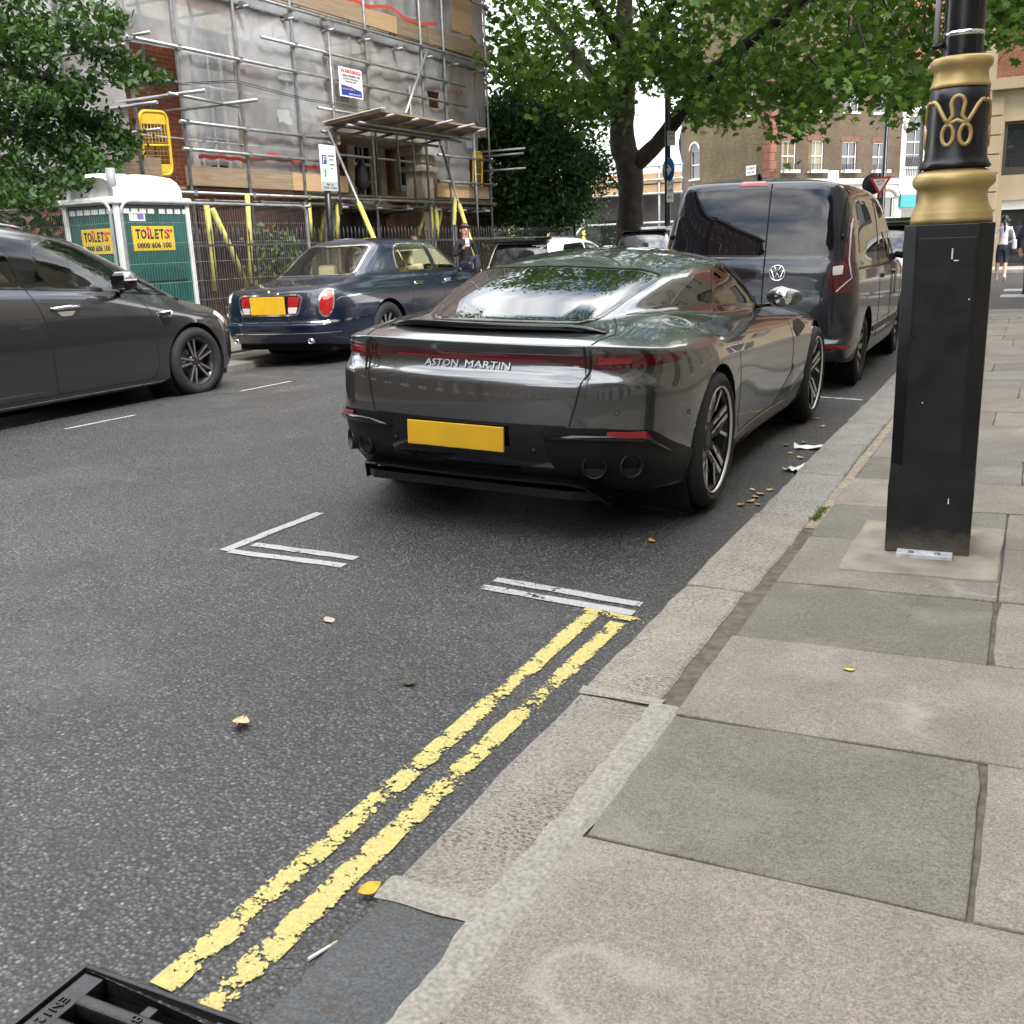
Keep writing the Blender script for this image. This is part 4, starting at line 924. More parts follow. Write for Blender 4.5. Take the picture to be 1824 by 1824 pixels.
# ------------------------------------------------------------------ 4. dark blue saloon (far side)
M_PLENS = mat('pink_lens', (.45, .16, .15), .12, coat=.7)
M_BENT = m_carpaint('deep_blue_paint', (.002, .006, .022), .0, .30, 1.0, .2, 1.5)
def saloon():
    x0, y0 = -8.47, 10.0
    T = thing('saloon', 'dark blue old luxury saloon with oval red tail lamps and chrome trim across the road', 'car', (x0, y0, zroad(x0)), (0, -.012, 0))
    plan = [(0, 0), (.36, .008), (.66, .05), (.82, .16), (.89, .40), (.92, .75), (.93, 1.3), (.93, 1.75), (.93, 2.3), (.93, 2.9), (.93, 3.5), (.93, 4.2), (.91, 4.7), (.80, 5.15), (.45, 5.34), (0, 5.38)]
    R = Rows(plan)
    R.row((.27, .2, .2), (.3, .25, .2)).row((.285, .21, .22), (.06, .05, .08), crease=.3).row((.38, .33, .33), (-.02, .02, .02)).row((.53, .48, .47), (-.03, .0, .0), crease=[.6] * 5 + [0] * 10)
    R.row((.56, .58, .58), (.025, -.004, .02), crease=[.5] * 5 + [0] * 10).row((.78, .76, .74), (.035, .0, .05)).row((.90, .88, .84), (.06, .035, .09))
    R.row((.965, .965, .92), (.13, .10, .25), crease=.2)
    R.pts([(0, .45, 1.005), (.33, .46, 1.005), (.60, .50, 1.003), (.71, .60, 1.0), (.78, .8, 1.0), (.80, 1.1, 1.005), (.81, 1.45, 1.01), (.82, 1.85, 1.012), (.825, 2.3, 1.01), (.825, 2.9, 1.0), (.82, 3.45, .99), (.78, 4.0, .98), (.68, 4.3, .97), (.45, 4.45, .97), (.22, 4.5, .97), (0, 4.5, .97)])
    base = [(0, .98, 1.07), (.34, .99, 1.07), (.62, 1.03, 1.065), (.70, 1.14, 1.06), (.74, 1.42, 1.055), (.75, 1.7, 1.05), (.76, 1.98, 1.05), (.77, 2.25, 1.05), (.775, 2.6, 1.048), (.775, 3.05, 1.04), (.76, 3.5, 1.03), (.71, 3.72, 1.02), (.58, 3.84, 1.02), (.4, 3.90, 1.02), (.2, 3.93, 1.02), (0, 3.94, 1.02)]
    roof = [(0, 1.62, 1.50), (.27, 1.625, 1.495), (.49, 1.65, 1.485), (.58, 1.72, 1.47), (.605, 1.9, 1.475), (.615, 2.08, 1.48), (.62, 2.28, 1.485), (.625, 2.48, 1.485), (.625, 2.7, 1.48), (.62, 2.92, 1.465), (.60, 3.08, 1.445), (.56, 3.16, 1.44), (.44, 3.2, 1.455), (.3, 3.22, 1.47), (.15, 3.23, 1.475), (0, 3.23, 1.48)]
    R.pts(base, crease=.2); R.blend(base, roof, .5, .03, .008); R.pts(roof, crease=[.4] * 4 + [.2] * 12)
    R.pts([(x * .65, 2.45 + (y - 2.45) * .85, z + .055) for x, y, z in roof]); R.pts([(0, 2.45 + (y - 2.45) * .7, 1.565) for x, y, z in roof])
    s = Shell(R, 3); D = s.rnd
    s.cut_circle(1.34, .36, .405); s.cut_circle(4.42, .36, .40)
    rg = D([(-.605, 1.09), (.605, 1.09), (.53, 1.43), (.43, 1.46), (-.43, 1.46), (-.53, 1.43)], .05)
    q1 = D([(1.86, 1.085), (1.90, 1.33), (2.02, 1.445), (2.68, 1.46), (2.76, 1.085)], .05); q2 = D([(2.84, 1.085), (2.76, 1.46), (2.98, 1.435), (3.22, 1.28), (3.46, 1.10), (3.42, 1.08)], .03)
    s.cut_poly(rg, 'rear')
    for ax in ('right', 'left'): s.cut_poly(q1, ax); s.cut_poly(q2, ax)
    s.cut_poly(D([(-.54, 1.06), (.54, 1.06), (.44, 1.38), (-.44, 1.38)], .04), 'front')
    s.build('body', M_BENT, T)
    s.patch('rear_window', grow(rg, .01), 'rear', .003, M_GLASSS, T, step=.05); s.ribbon('rear_window_trim', rg, 'rear', .026, .006, M_CHROME, T, closed=True)
    s.patch('windscreen', D([(-.56, 1.05), (.56, 1.05), (.46, 1.39), (-.46, 1.39)], .04), 'front', .003, M_GLASSS, T, step=.06)
    for ax in ('right', 'left'):
        sg = 1 if ax == 'right' else -1
        for w, nm in ((q1, 'rear_side_window'), (q2, 'front_side_window')):
            s.patch(nm, grow(w, .008), ax, .002, M_GLASSS, T, step=.05); s.ribbon('window_trim', w, ax, .022, .007, M_CHROME, T, closed=True)
        s.ribbon('window_trim', [(2.10, 1.085), (2.02, 1.44)], ax, .024, .008, M_CHROME, T)
        s.ribbon('waist_trim', [(.30, .80), (.38, .835), (1.2, .865), (1.9, .872), (3.5, .86)], ax, .012, .003, M_CHROME, T)
        s.ribbon('bumper_trim', [(.06, .55), (.5, .565), (.90, .575)], ax, .028, .006, M_CHROME, T)
        s.ribbon('door_gap', [(2.0, 1.06), (2.02, .88), (1.86, .62), (1.80, .30)], ax, .008, .002, M_VOID, T); s.ribbon('door_gap', [(2.80, 1.06), (2.80, .28), (1.82, .28)], ax, .008, .002, M_VOID, T)
        for y in (2.10, 2.92): s.patch('door_handle', D([(y, .945), (y + .22, .945), (y + .22, .905), (y, .905)], .018), ax, .012, M_CHROME, T, step=.025, skirt=.02)
        mb = MB(); mb.box((sg * .97, 3.38, 1.10), (.20, .10, .13)); mb.tube([(sg * .80, 3.42, 1.04), (sg * .9, 3.4, 1.07)], .025, 6); mb.build('mirror', M_BENT, T, bevel=.035)
        ov = [(sg * .765 + .060 * math.cos(a) * (1 - .12 * math.sin(a)), .775 + .155 * math.sin(a)) for a in [k * math.pi / 14 for k in range(28)]]
        L = s.patch('tail_lamp', ov, 'rear', .012, M_RED, T, step=.03, skirt=.02)
        s.patch('clear_lens', [(sg * .765 + .044 * math.cos(a), .862 + .05 * math.sin(a)) for a in [k * math.pi / 10 for k in range(20)]], 'rear', .016, M_PLENS, L, step=.025)
        s.ribbon('lamp_rim', ov, 'rear', .018, .016, M_CHROME, L, closed=True, step=.03)
    s.patch('plate_recess', D([(-.495, .85), (-.44, .885), (.44, .885), (.495, .85), (.46, .70), (.42, .645), (-.42, .645), (-.46, .70)], .05), 'rear', .004, M_GBLACK, T)
    s.ribbon('recess_trim', D([(-.495, .85), (-.44, .885), (.44, .885), (.495, .85), (.46, .70), (.42, .645), (-.42, .645), (-.46, .70)], .05), 'rear', .022, .010, M_CHROME, T, closed=True)
    for sg in (1, -1):
        s.patch('reverse_lamp', D([(sg * .30, .865), (sg * .46, .86), (sg * .44, .745), (sg * .30, .745)], .015), 'rear', .009, M_RED, T, step=.03)
        s.patch('reverse_lens', D([(sg * .30, .74), (sg * .435, .74), (sg * .41, .665), (sg * .30, .665)], .015), 'rear', .009, M_WLENS, T, step=.03)
        p, n = s.hit(sg * .59, .32, 'rear'); MB().lathe([(.026, .05), (.026, -.05), (.034, -.05), (.034, .05)], 16, 'Y', (p.x, p.y, .33)).build('exhaust_tip', M_CHROME, T)
    p, n = s.hit(0, .765, 'rear'); MB().box((0, p.y - .024, .765), (.54, .012, .215), mtx=None).build('number_plate', M_PLATE, T, bevel=.004)
    p, n = s.hit(0, .905, 'rear'); mb = MB(); mb.box((0, p.y - .006, .905), (.26, .03, .022)); mb.lathe([(0, 0), (.02, .004), (.026, .016), (.018, .022)], 14, 'Y', (0, p.y - .03, .925)); mb.build('boot_handle', M_CHROME, T)
    s.ribbon('boot_gap', [(-.61, .99), (-.60, .85), (-.57, .62), (.57, .62), (.60, .85), (.61, .99)], 'rear', .008, .002, M_VOID, T)
    s.ribbon('bumper_chrome', [(-.80, .552), (.80, .552)], 'rear', .022, .008, M_CHROME, T); s.ribbon('bumper_pinstripe', [(-.86, .425), (.86, .425)], 'rear', .008, .004, M_CHROME, T)
    mb = MB(); wheel_well(mb, 1.34, .36, .41, .90, .5); wheel_well(mb, 4.42, .36, .405, .90, .5); mb.b2((-.75, .3, .20), (.75, 5.0, .28)); mb.b2((-.3, .35, .18), (.3, .9, .30)); mb.build('wheel_housing', M_VOID, T)
    MB().b2((-.70, 1.3, .40), (.70, 3.6, .45)).build('cabin_floor', M_CREAM, T); MB().b2((-.62, 1.15, 1.0), (.62, 1.62, 1.04)).build('parcel_shelf', M_CREAM, T)
    MB().box((0, 1.92, .75), (1.25, .2, .62)).build('rear_bench', M_CREAM, T, bevel=.04)
    for sx in (-.36, .36): seat(T, sx, 2.78, .46, M_CREAM); MB().box((sx, 1.80, 1.12), (.30, .12, .20)).build('headrest', M_CREAM, T, bevel=.05)
    MB().prism([(-.7, 3.35, .70), (-.7, 3.37, 1.02), (-.7, 3.85, 1.0), (-.7, 3.85, .7)], (1.4, 0, 0)).build('dashboard', M_CREAM, T); steering(T, .36, 3.2, .98)
    for sg in (1, -1):
        for y in (1.34, 4.42): wheel(T, (sg * .80, y, .36), .36, .235, .245, 'cover', sg, (M_RIMD, M_RIMS))
saloon()

# ------------------------------------------------------------------ 5. cars further along the street
def far_car(name, label, x0, y0, paint, H, glass, rot=0, cat='car', spoiler=True):
    T = thing(name, label, cat, (x0, y0, zroad(x0) if x0 > -9 else -.1), (0, 0, rot)); k = H / 1.6
    plan = [(0, 0), (.36, .01), (.66, .05), (.82, .16), (.88, .4), (.90, .7), (.91, 1.0), (.91, 1.5), (.91, 2.1), (.91, 2.7), (.91, 3.2), (.91, 3.6), (.87, 4.0), (.72, 4.25), (.42, 4.37), (0, 4.4)]
    R = Rows(plan); z = lambda *a: tuple(q * k for q in a)
    R.row(z(.24, .2, .2), (.3, .25, .2)).row(z(.26, .2, .2), (.06, .05, .08), crease=.3).row(z(.45, .4, .4), (-.02, .01, .0)).row(z(.62, .6, .58), (-.01, 0, .0)).row(z(.85, .82, .76), (0, .0, .06), crease=.2).row(z(.98, .97, .90), (.03, .05, .3))
    base = [(0, .12, 1.02 * k), (.32, .13, 1.02 * k), (.58, .17, 1.02 * k), (.70, .26, 1.02 * k), (.76, .5, 1.01 * k)] + [(.79, y, 1.0 * k) for y in (.8, 1.1, 1.5, 2.0, 2.5)] + [(.78, 2.95, .99 * k), (.74, 3.2, .98 * k), (.62, 3.34, .97 * k), (.42, 3.4, .97 * k), (.2, 3.43, .97 * k), (0, 3.44, .97 * k)]
    roof = [(0, .30, 1.50 * k), (.28, .31, 1.50 * k), (.50, .34, 1.49 * k), (.585, .42, 1.475 * k), (.61, .65, 1.50 * k), (.625, .9, 1.52 * k), (.63, 1.15, 1.53 * k), (.635, 1.45, 1.53 * k), (.635, 1.75, 1.52 * k), (.63, 2.05, 1.49 * k), (.61, 2.25, 1.46 * k), (.57, 2.38, 1.44 * k), (.46, 2.44, 1.455 * k), (.3, 2.47, 1.47 * k), (.15, 2.48, 1.48 * k), (0, 2.48, 1.48 * k)]
    R.pts(base); R.blend(base, roof, .5, .03, 0); R.pts(roof, crease=.3); R.pts([(x * .65, 1.35 + (y - 1.35) * .85, zz + .05 * k) for x, y, zz in roof]); R.pts([(0, 1.35 + (y - 1.35) * .7, 1.595 * k) for x, y, zz in roof])
    s = Shell(R, 2); D = s.rnd; s.cut_circle(.85, .33, .375); s.cut_circle(3.45, .33, .37)
    s.build('body', paint, T)
    s.patch('rear_window', D([(-.62, 1.05 * k), (.62, 1.05 * k), (.50, 1.46 * k), (-.50, 1.46 * k)], .05), 'rear', .004, glass, T, step=.08)
    for ax in ('right', 'left'):
        s.patch('side_window', D([(.55, 1.06 * k), (.62, 1.30 * k), (.75, 1.43 * k), (1.55, 1.46 * k), (1.55, 1.04 * k)], .05), ax, .004, M_GLASSA, T, step=.08); s.patch('side_window', D([(1.62, 1.04 * k), (1.62, 1.46 * k), (2.15, 1.42 * k), (2.85, 1.03 * k)], .05), ax, .004, M_GLASSA, T, step=.08)
        sg = 1 if ax == 'right' else -1
        s.patch('tail_lamp', D([(sg * .62, .96 * k), (sg * .84, .95 * k), (sg * .84, .80 * k), (sg * .66, .82 * k)], .03), 'rear', .006, M_RED, T, step=.05)
        MB().box((sg * .95, 2.75, 1.04 * k), (.18, .1, .13)).build('mirror', paint, T, bevel=.03)
        for y in (.85, 3.45): wheel(T, (sg * .79, y, .33), .33, .225, .2, 'cover', sg, (M_RIMD, M_RIMS))
    if spoiler: MB().prism([(-.56, .20, 1.49 * k), (-.54, .48, 1.545 * k), (.54, .48, 1.545 * k), (.56, .20, 1.49 * k)], (0, 0, .03)).build('roof_spoiler', M_GBLACK, T, bevel=.008)
    s.patch('number_plate', D([(-.26, .80 * k), (.26, .80 * k), (.26, .71 * k), (-.26, .71 * k)], .01), 'rear', .012, M_PLATE, T, step=.05)
    mb = MB(); wheel_well(mb, .85, .33, .38, .88, .5); wheel_well(mb, 3.45, .33, .375, .88, .5); mb.b2((-.7, .3, .2), (.7, 4.1, .28)); mb.build('wheel_housing', M_VOID, T); return T
M_CARW = m_carpaint('white_car_paint', (.72, .74, .74), .0, .35, 1.0, .05); M_CARB = m_carpaint('black_car_paint', (.02, .021, .022), .3, .3, 1.0, .1)
far_car('hatchback', 'white hatchback with a black roof spoiler parked beyond the blue saloon', -8.35, 16.6, M_CARW, 1.52, M_GLASSA)
far_car('estate_car', 'dark estate car with a bright reflecting rear window parked beyond the white hatchback', -7.75, 21.4, M_CARB, 1.66, m_glass('sky_glass', (.02, .025, .03), ior=2.2))
far_car('compact_car', 'white car half hidden between the dark van and the lamp post', -2.12, 15.3, M_CARW, 1.56, M_GLASSA)
# ------------------------------------------------------------------ ground, road, pavements
GZ = -.1
def road_sheet():
    mb = MB(); xs = [-90, -9.1] + [-9.0 + i * .25 for i in range(32)] + [-1.1, 90]; ys = [-70, 22, 26, 140]
    z = lambda x, j: zroad(x) if j <= 1 else GZ
    for j in range(3):
        for i in range(len(xs) - 1):
            mb.add([(xs[i], ys[j], z(xs[i], j)), (xs[i + 1], ys[j], z(xs[i + 1], j)), (xs[i + 1], ys[j + 1], z(xs[i + 1], j + 1)), (xs[i], ys[j + 1], z(xs[i], j + 1))], [(0, 1, 2, 3)], True)
    me = mb.mesh('road'); bm = bmesh.new(); bm.from_mesh(me); bmesh.ops.remove_doubles(bm, verts=bm.verts[:], dist=1e-4)
    # opening for the gully grate
    bm.to_mesh(me); bm.free()
    return tag(link('road', me, None, M_ASPH), kind='structure')
ROAD = road_sheet()
def strip(name, pts, w, m, ht=.004, jit=.004, n=None):
    """painted line on the road: a sheet 4 mm above it, with slightly uneven edges"""
    mb = MB(); P = Shell.dense([Vector(q) for q in pts], .06, False); vs = []
    for i, q in enumerate(P):
        t = (P[min(i + 1, len(P) - 1)] - P[max(i - 1, 0)]).normalized(); b = Vector((-t.y, t.x))
        for s_ in (-.5, -.17, .17, .5):
            e = q + b * (w * s_ + (random.uniform(-jit, jit) if abs(s_) > .4 else 0)); vs.append((e.x, e.y, zroad(e.x) + ht))
    mb.add(vs, [(i * 4 + k, i * 4 + k + 1, i * 4 + 5 + k, i * 4 + 4 + k) for i in range(len(P) - 1) for k in range(3)], True)
    o = mb.build(name, m, ROAD)
    return o
strip('yellow_line', [(-1.424, 1.17), (-1.424, 3.40)], .068, M_YEL); strip('yellow_line', [(-1.306, 1.155), (-1.306, 3.36)], .068, M_YEL)
strip('yellow_line', [(-1.47, 3.415), (-1.20, 3.415)], .05, M_YEL, .006)
for a, b in (((-3.262, 3.38), (-3.255, 4.10)), ((-3.23, 3.385), (-2.62, 3.435)), ((-3.20, 3.515), (-2.63, 3.545)), ((-1.945, 3.465), (-1.285, 3.475)), ((-1.94, 3.572), (-1.29, 3.575))):
    strip('white_line', [a, b], .055, M_WHT)
strip('white_line', [(-7.03, 5.65), (-7.0, 6.37)], .05, M_WHT); strip('white_line', [(-7.10, 7.85), (-7.08, 8.62)], .05, M_WHT); strip('white_line', [(-7.02, 3.4), (-7.02, 4.15)], .05, M_WHT)
strip('white_line', [(-1.95, 9.0), (-1.25, 9.05)], .055, M_WHT)
for k in range(4): strip('white_line', [(-7.08, 10.1 + k * 2.2), (-7.08, 10.9 + k * 2.2)], .05, M_WHT)

def noisy_block(name, x0, x1, y0, y1, z0, z1f, m, parent, col, bev=.012, rough=.004, sub=(3, 5), chip=0):
    """a stone block with softened, slightly uneven edges; z1f(x) gives its top"""
    bm = bmesh.new(); nx, ny = sub; V = {}
    for j in range(ny + 1):
        for i in range(nx + 1):
            x = x0 + (x1 - x0) * i / nx; y = y0 + (y1 - y0) * j / ny
            if i in (0, nx): x += random.uniform(-rough, rough) * .9
            if j in (0, ny): y += random.uniform(-rough, rough) * .9
            if i in (0, nx) and j in (0, ny) and chip and random.random() < .45: x += (.5 - i / nx) * random.uniform(.006, chip); y += (.5 - j / ny) * random.uniform(.004, chip * .7)
            V[i, j] = bm.verts.new((x, y, z1f(x) + random.uniform(-.0012, .0012)))
    for j in range(ny):
        for i in range(nx): bm.faces.new((V[i, j], V[i + 1, j], V[i + 1, j + 1], V[i, j + 1]))
    be = [e for e in bm.edges if len(e.link_faces) == 1]
    r = bmesh.ops.extrude_edge_only(bm, edges=be)
    for v in [g for g in r['geom'] if isinstance(g, bmesh.types.BMVert)]: v.co.z = z0
    bm.normal_update()
    bmesh.ops.bevel(bm, geom=be, offset=bev, segments=2, affect='EDGES', profile=.5, clamp_overlap=True)
    bmesh.ops.recalc_face_normals(bm, faces=bm.faces[:])
    for f in bm.faces: f.smooth = False
    me = bpy.data.meshes.new(name); bm.to_mesh(me); bm.free()
    o = link(name, me, parent, m); o.color = (*col, 1); return o

# near pavement: bedding, kerb stones, flagstones
mb = MB(); mb.prism([(-.93, -30, zpav(-.93) - .009), (4.5, -30, zpav(4.5) - .009), (4.5, -30, -.4), (-.93, -30, -.4)], (0, 48.6, 0))
PAVE = tag(mb.build('pavement', M_DIRT), kind='structure')
KERB = tag(MB().b2((-1.11, -6, -.30), (-.90, 18.5, -.062)).build('kerb', M_DIRT), kind='structure')
kj = [-.62, .47, 1.535, 2.585, 3.645, 4.80, 5.73, 6.62, 7.42, 8.4, 9.5, 10.45, 11.5, 12.55, 13.6, 14.6, 15.7, 16.8, 17.8, 18.5]
for i in range(len(kj) - 1):
    dark = kj[i + 1] < 1.6
    c = (.080, .085, .089) if dark else random.choice([(.245, .222, .188), (.262, .24, .205), (.238, .22, .19)])
    if i > 4: c = random.choice([(.24, .232, .21), (.22, .215, .198), (.255, .245, .225)])
    xr = -.885 if i < 4 else -.855 + random.uniform(-.012, .012)
    g = .009 if i in (1, 2) else .006
    noisy_block('kerb_stone', -1.135 + random.uniform(-.006, .006), xr, kj[i] + g, kj[i + 1] - g, -.25, lambda x: -.006 + (.0 if dark else .004), M_GRAN, KERB, c, .016, .006, (3, 10), .018)
# mortar strip and cross joints
def ragged(name, pts, w, m, z, parent, j=.012, step=.02):
    mb = MB(); P = Shell.dense([Vector(q) for q in pts], step, False); vs = []; sd = random.uniform(0, 99)
    for i, q in enumerate(P):
        t = (P[min(i + 1, len(P) - 1)] - P[max(i - 1, 0)]).normalized(); b = Vector((-t.y, t.x)); s_ = i * step
        wl, wr = [w / 2 + j * (mnoise.noise((s_ * 2.2, k, sd)) + .6 * mnoise.noise((s_ * 11, k, sd)) + .5 * mnoise.noise((s_ * 34, k, sd))) for k in (0, 7)]
        for k in range(6):
            f = k / 5; e = q + b * (wl - (wl + wr) * f); vs.append((e.x, e.y, z + (-.006 if k in (0, 5) else .0012 * mnoise.noise((e.x * 30, e.y * 30, sd)))))
    mb.add(vs, [(i * 6 + k, i * 6 + k + 1, i * 6 + 7 + k, i * 6 + 6 + k) for i in range(len(P) - 1) for k in range(5)], False)
    return mb.build(name, m, parent)
ragged('mortar_strip', [(-.868, .2), (-.862, 1.5), (-.858, 2.58)], .095, M_MORTAR, .004, PAVE, .014)
ragged('mortar_strip', [(-1.135, 1.535), (-.87, 1.54)], .085, M_MORTAR, .002, PAVE, .012, .03); ragged('mortar_strip', [(-1.13, 2.60), (-.87, 2.60)], .045, M_MORTAR, .003, PAVE, .010, .03)
ragged('mortar_strip', [(-.852, 2.62), (-.845, 4.6)], .05, mat('gritty_joint', (.13, .118, .098), .95, noise=(40, .4), bump=(80, .5)), -.012, PAVE, .012); ragged('mortar_strip', [(-.838, 4.6), (-.82, 9)], .06, mat('old_mortar', (.26, .225, .17), .95, noise=(20, .3), bump=(50, .5)), -.004, PAVE, .012)
GREYG, PINKB, PALE = (.148, .139, .115), (.210, .188, .159), (.200, .182, .155)
def slab(x0, x1, y0, y1, c):
    g = .0028; d = random.uniform(-.002, .002); k_ = random.uniform(.94, 1.06); c = tuple(q * k_ for q in c)
    return noisy_block('flagstone', x0 + g, x1 - g, y0 + g, y1 - g, -.06, lambda x: zpav(x) + d, M_SLAB, PAVE, c, .005, .0032, (7, 6), .016)
XE = 1.6
rows = [(.45, 1.875, [(-.825, .62, PINKB), (.62, XE, PINKB)]), (1.875, 2.535, [(-.818, -.018, GREYG), (-.010, XE, PINKB)]), (2.535, 3.185, [(-.825, .35, PINKB), (.35, XE, PALE)]),
        (3.185, 3.79, [(-.815, -.036, GREYG), (-.028, XE, PINKB)]), (3.79, 4.46, [(-.815, -.03, PALE), (-.03, XE, PINKB)]), (4.46, 5.06, [(-.815, -.03, GREYG), (-.03, .6, PINKB), (.6, XE, PALE)]),
        (5.06, 5.66, [(-.815, .15, PINKB), (.15, XE, PALE)]), (5.66, 6.26, [(-.80, -.30, GREYG), (-.30, .02, (.165, .158, .142)), (.02, XE, (.17, .162, .148))])]
for y0, y1, L in rows:
    for x0, x1, c in L: slab(x0, x1, y0, y1, c)
y = 6.26
while y < 18.4:
    h = random.choice([.58, .62, .55, .66]); y2 = min(18.5, y + h); x = -.80
    while x < XE:
        w = random.choice([.5, .62, .75, .9]); x2 = min(XE, x + w)
        slab(x, x2, y, y2, random.choice([PINKB, PALE, (.165, .158, .142), (.185, .165, .142), (.215, .198, .175)])); x = x2
    y = y2
# concrete plinth round the lamp column
noisy_block('plinth', -.615, -.035, 3.995, 4.76, -.05, lambda x: zpav(x) + .010, mat('plinth_concrete', (.25, .225, .18), .9, noise=(7, .3), bump=(40, .35)), PAVE, (.4, .36, .28), .008, .006, (4, 4))
# far pavement
FP = tag(MB().b2((-11.6, -30, -.4), (-9.02, 24, -.03)).build('far_pavement', M_DIRT), kind='structure')
FK = tag(MB().b2((-9.10, -30, -.35), (-9.0, 24, -.05)).build('far_kerb', M_DIRT), kind='structure')
for i in range(20): noisy_block('kerb_stone', -9.10, -8.90, 4 + i + .006, 5 + i - .006, -.3, lambda x: .0, M_GRAN, FK, random.choice([(.20, .19, .18), (.25, .24, .22)]), .015, .005, (1, 3))
sh = noisy_block('flagstone', 0, .70, 0, .70, -.05, lambda x: .0, M_SLAB, FP, PALE, .005, .002, (2, 2)); sh.location = (-9.81, 6.0, 0)
for i in range(24):
    for j in range(2):
        if i == 0 and j == 0: continue
        c = sh.copy(); COL.objects.link(c); c.parent = FP; c.location = (-9.81 - .71 * j, 6.0 + .71 * i, random.uniform(-.002, .002)); c.color = (*random.choice([PALE, PINKB, (.17, .16, .145)]), 1)
tag(MB().b2((-60, -30, -.5), (-11.6, 33, -.02)).build('garden_ground', M_SOIL), kind='structure')
tag(MB().b2((-60, 36, -.4), (60, 140, .0)).build('far_side_pavement', mat('far_paving', (.30, .28, .25), .85, noise=(2, .2))), kind='structure')
for yy in (23.4, 25.6):
    for k in range(6):
        x = -1.5 + k * .85; mb = MB(); mb.add([(x, yy, GZ + .004), (x + .5, yy, GZ + .004), (x + .5, yy + 1.0, GZ + .004), (x, yy + 1.0, GZ + .004)], [(0, 1, 2, 3)]); mb.build('crossing_mark', M_WHT, ROAD)

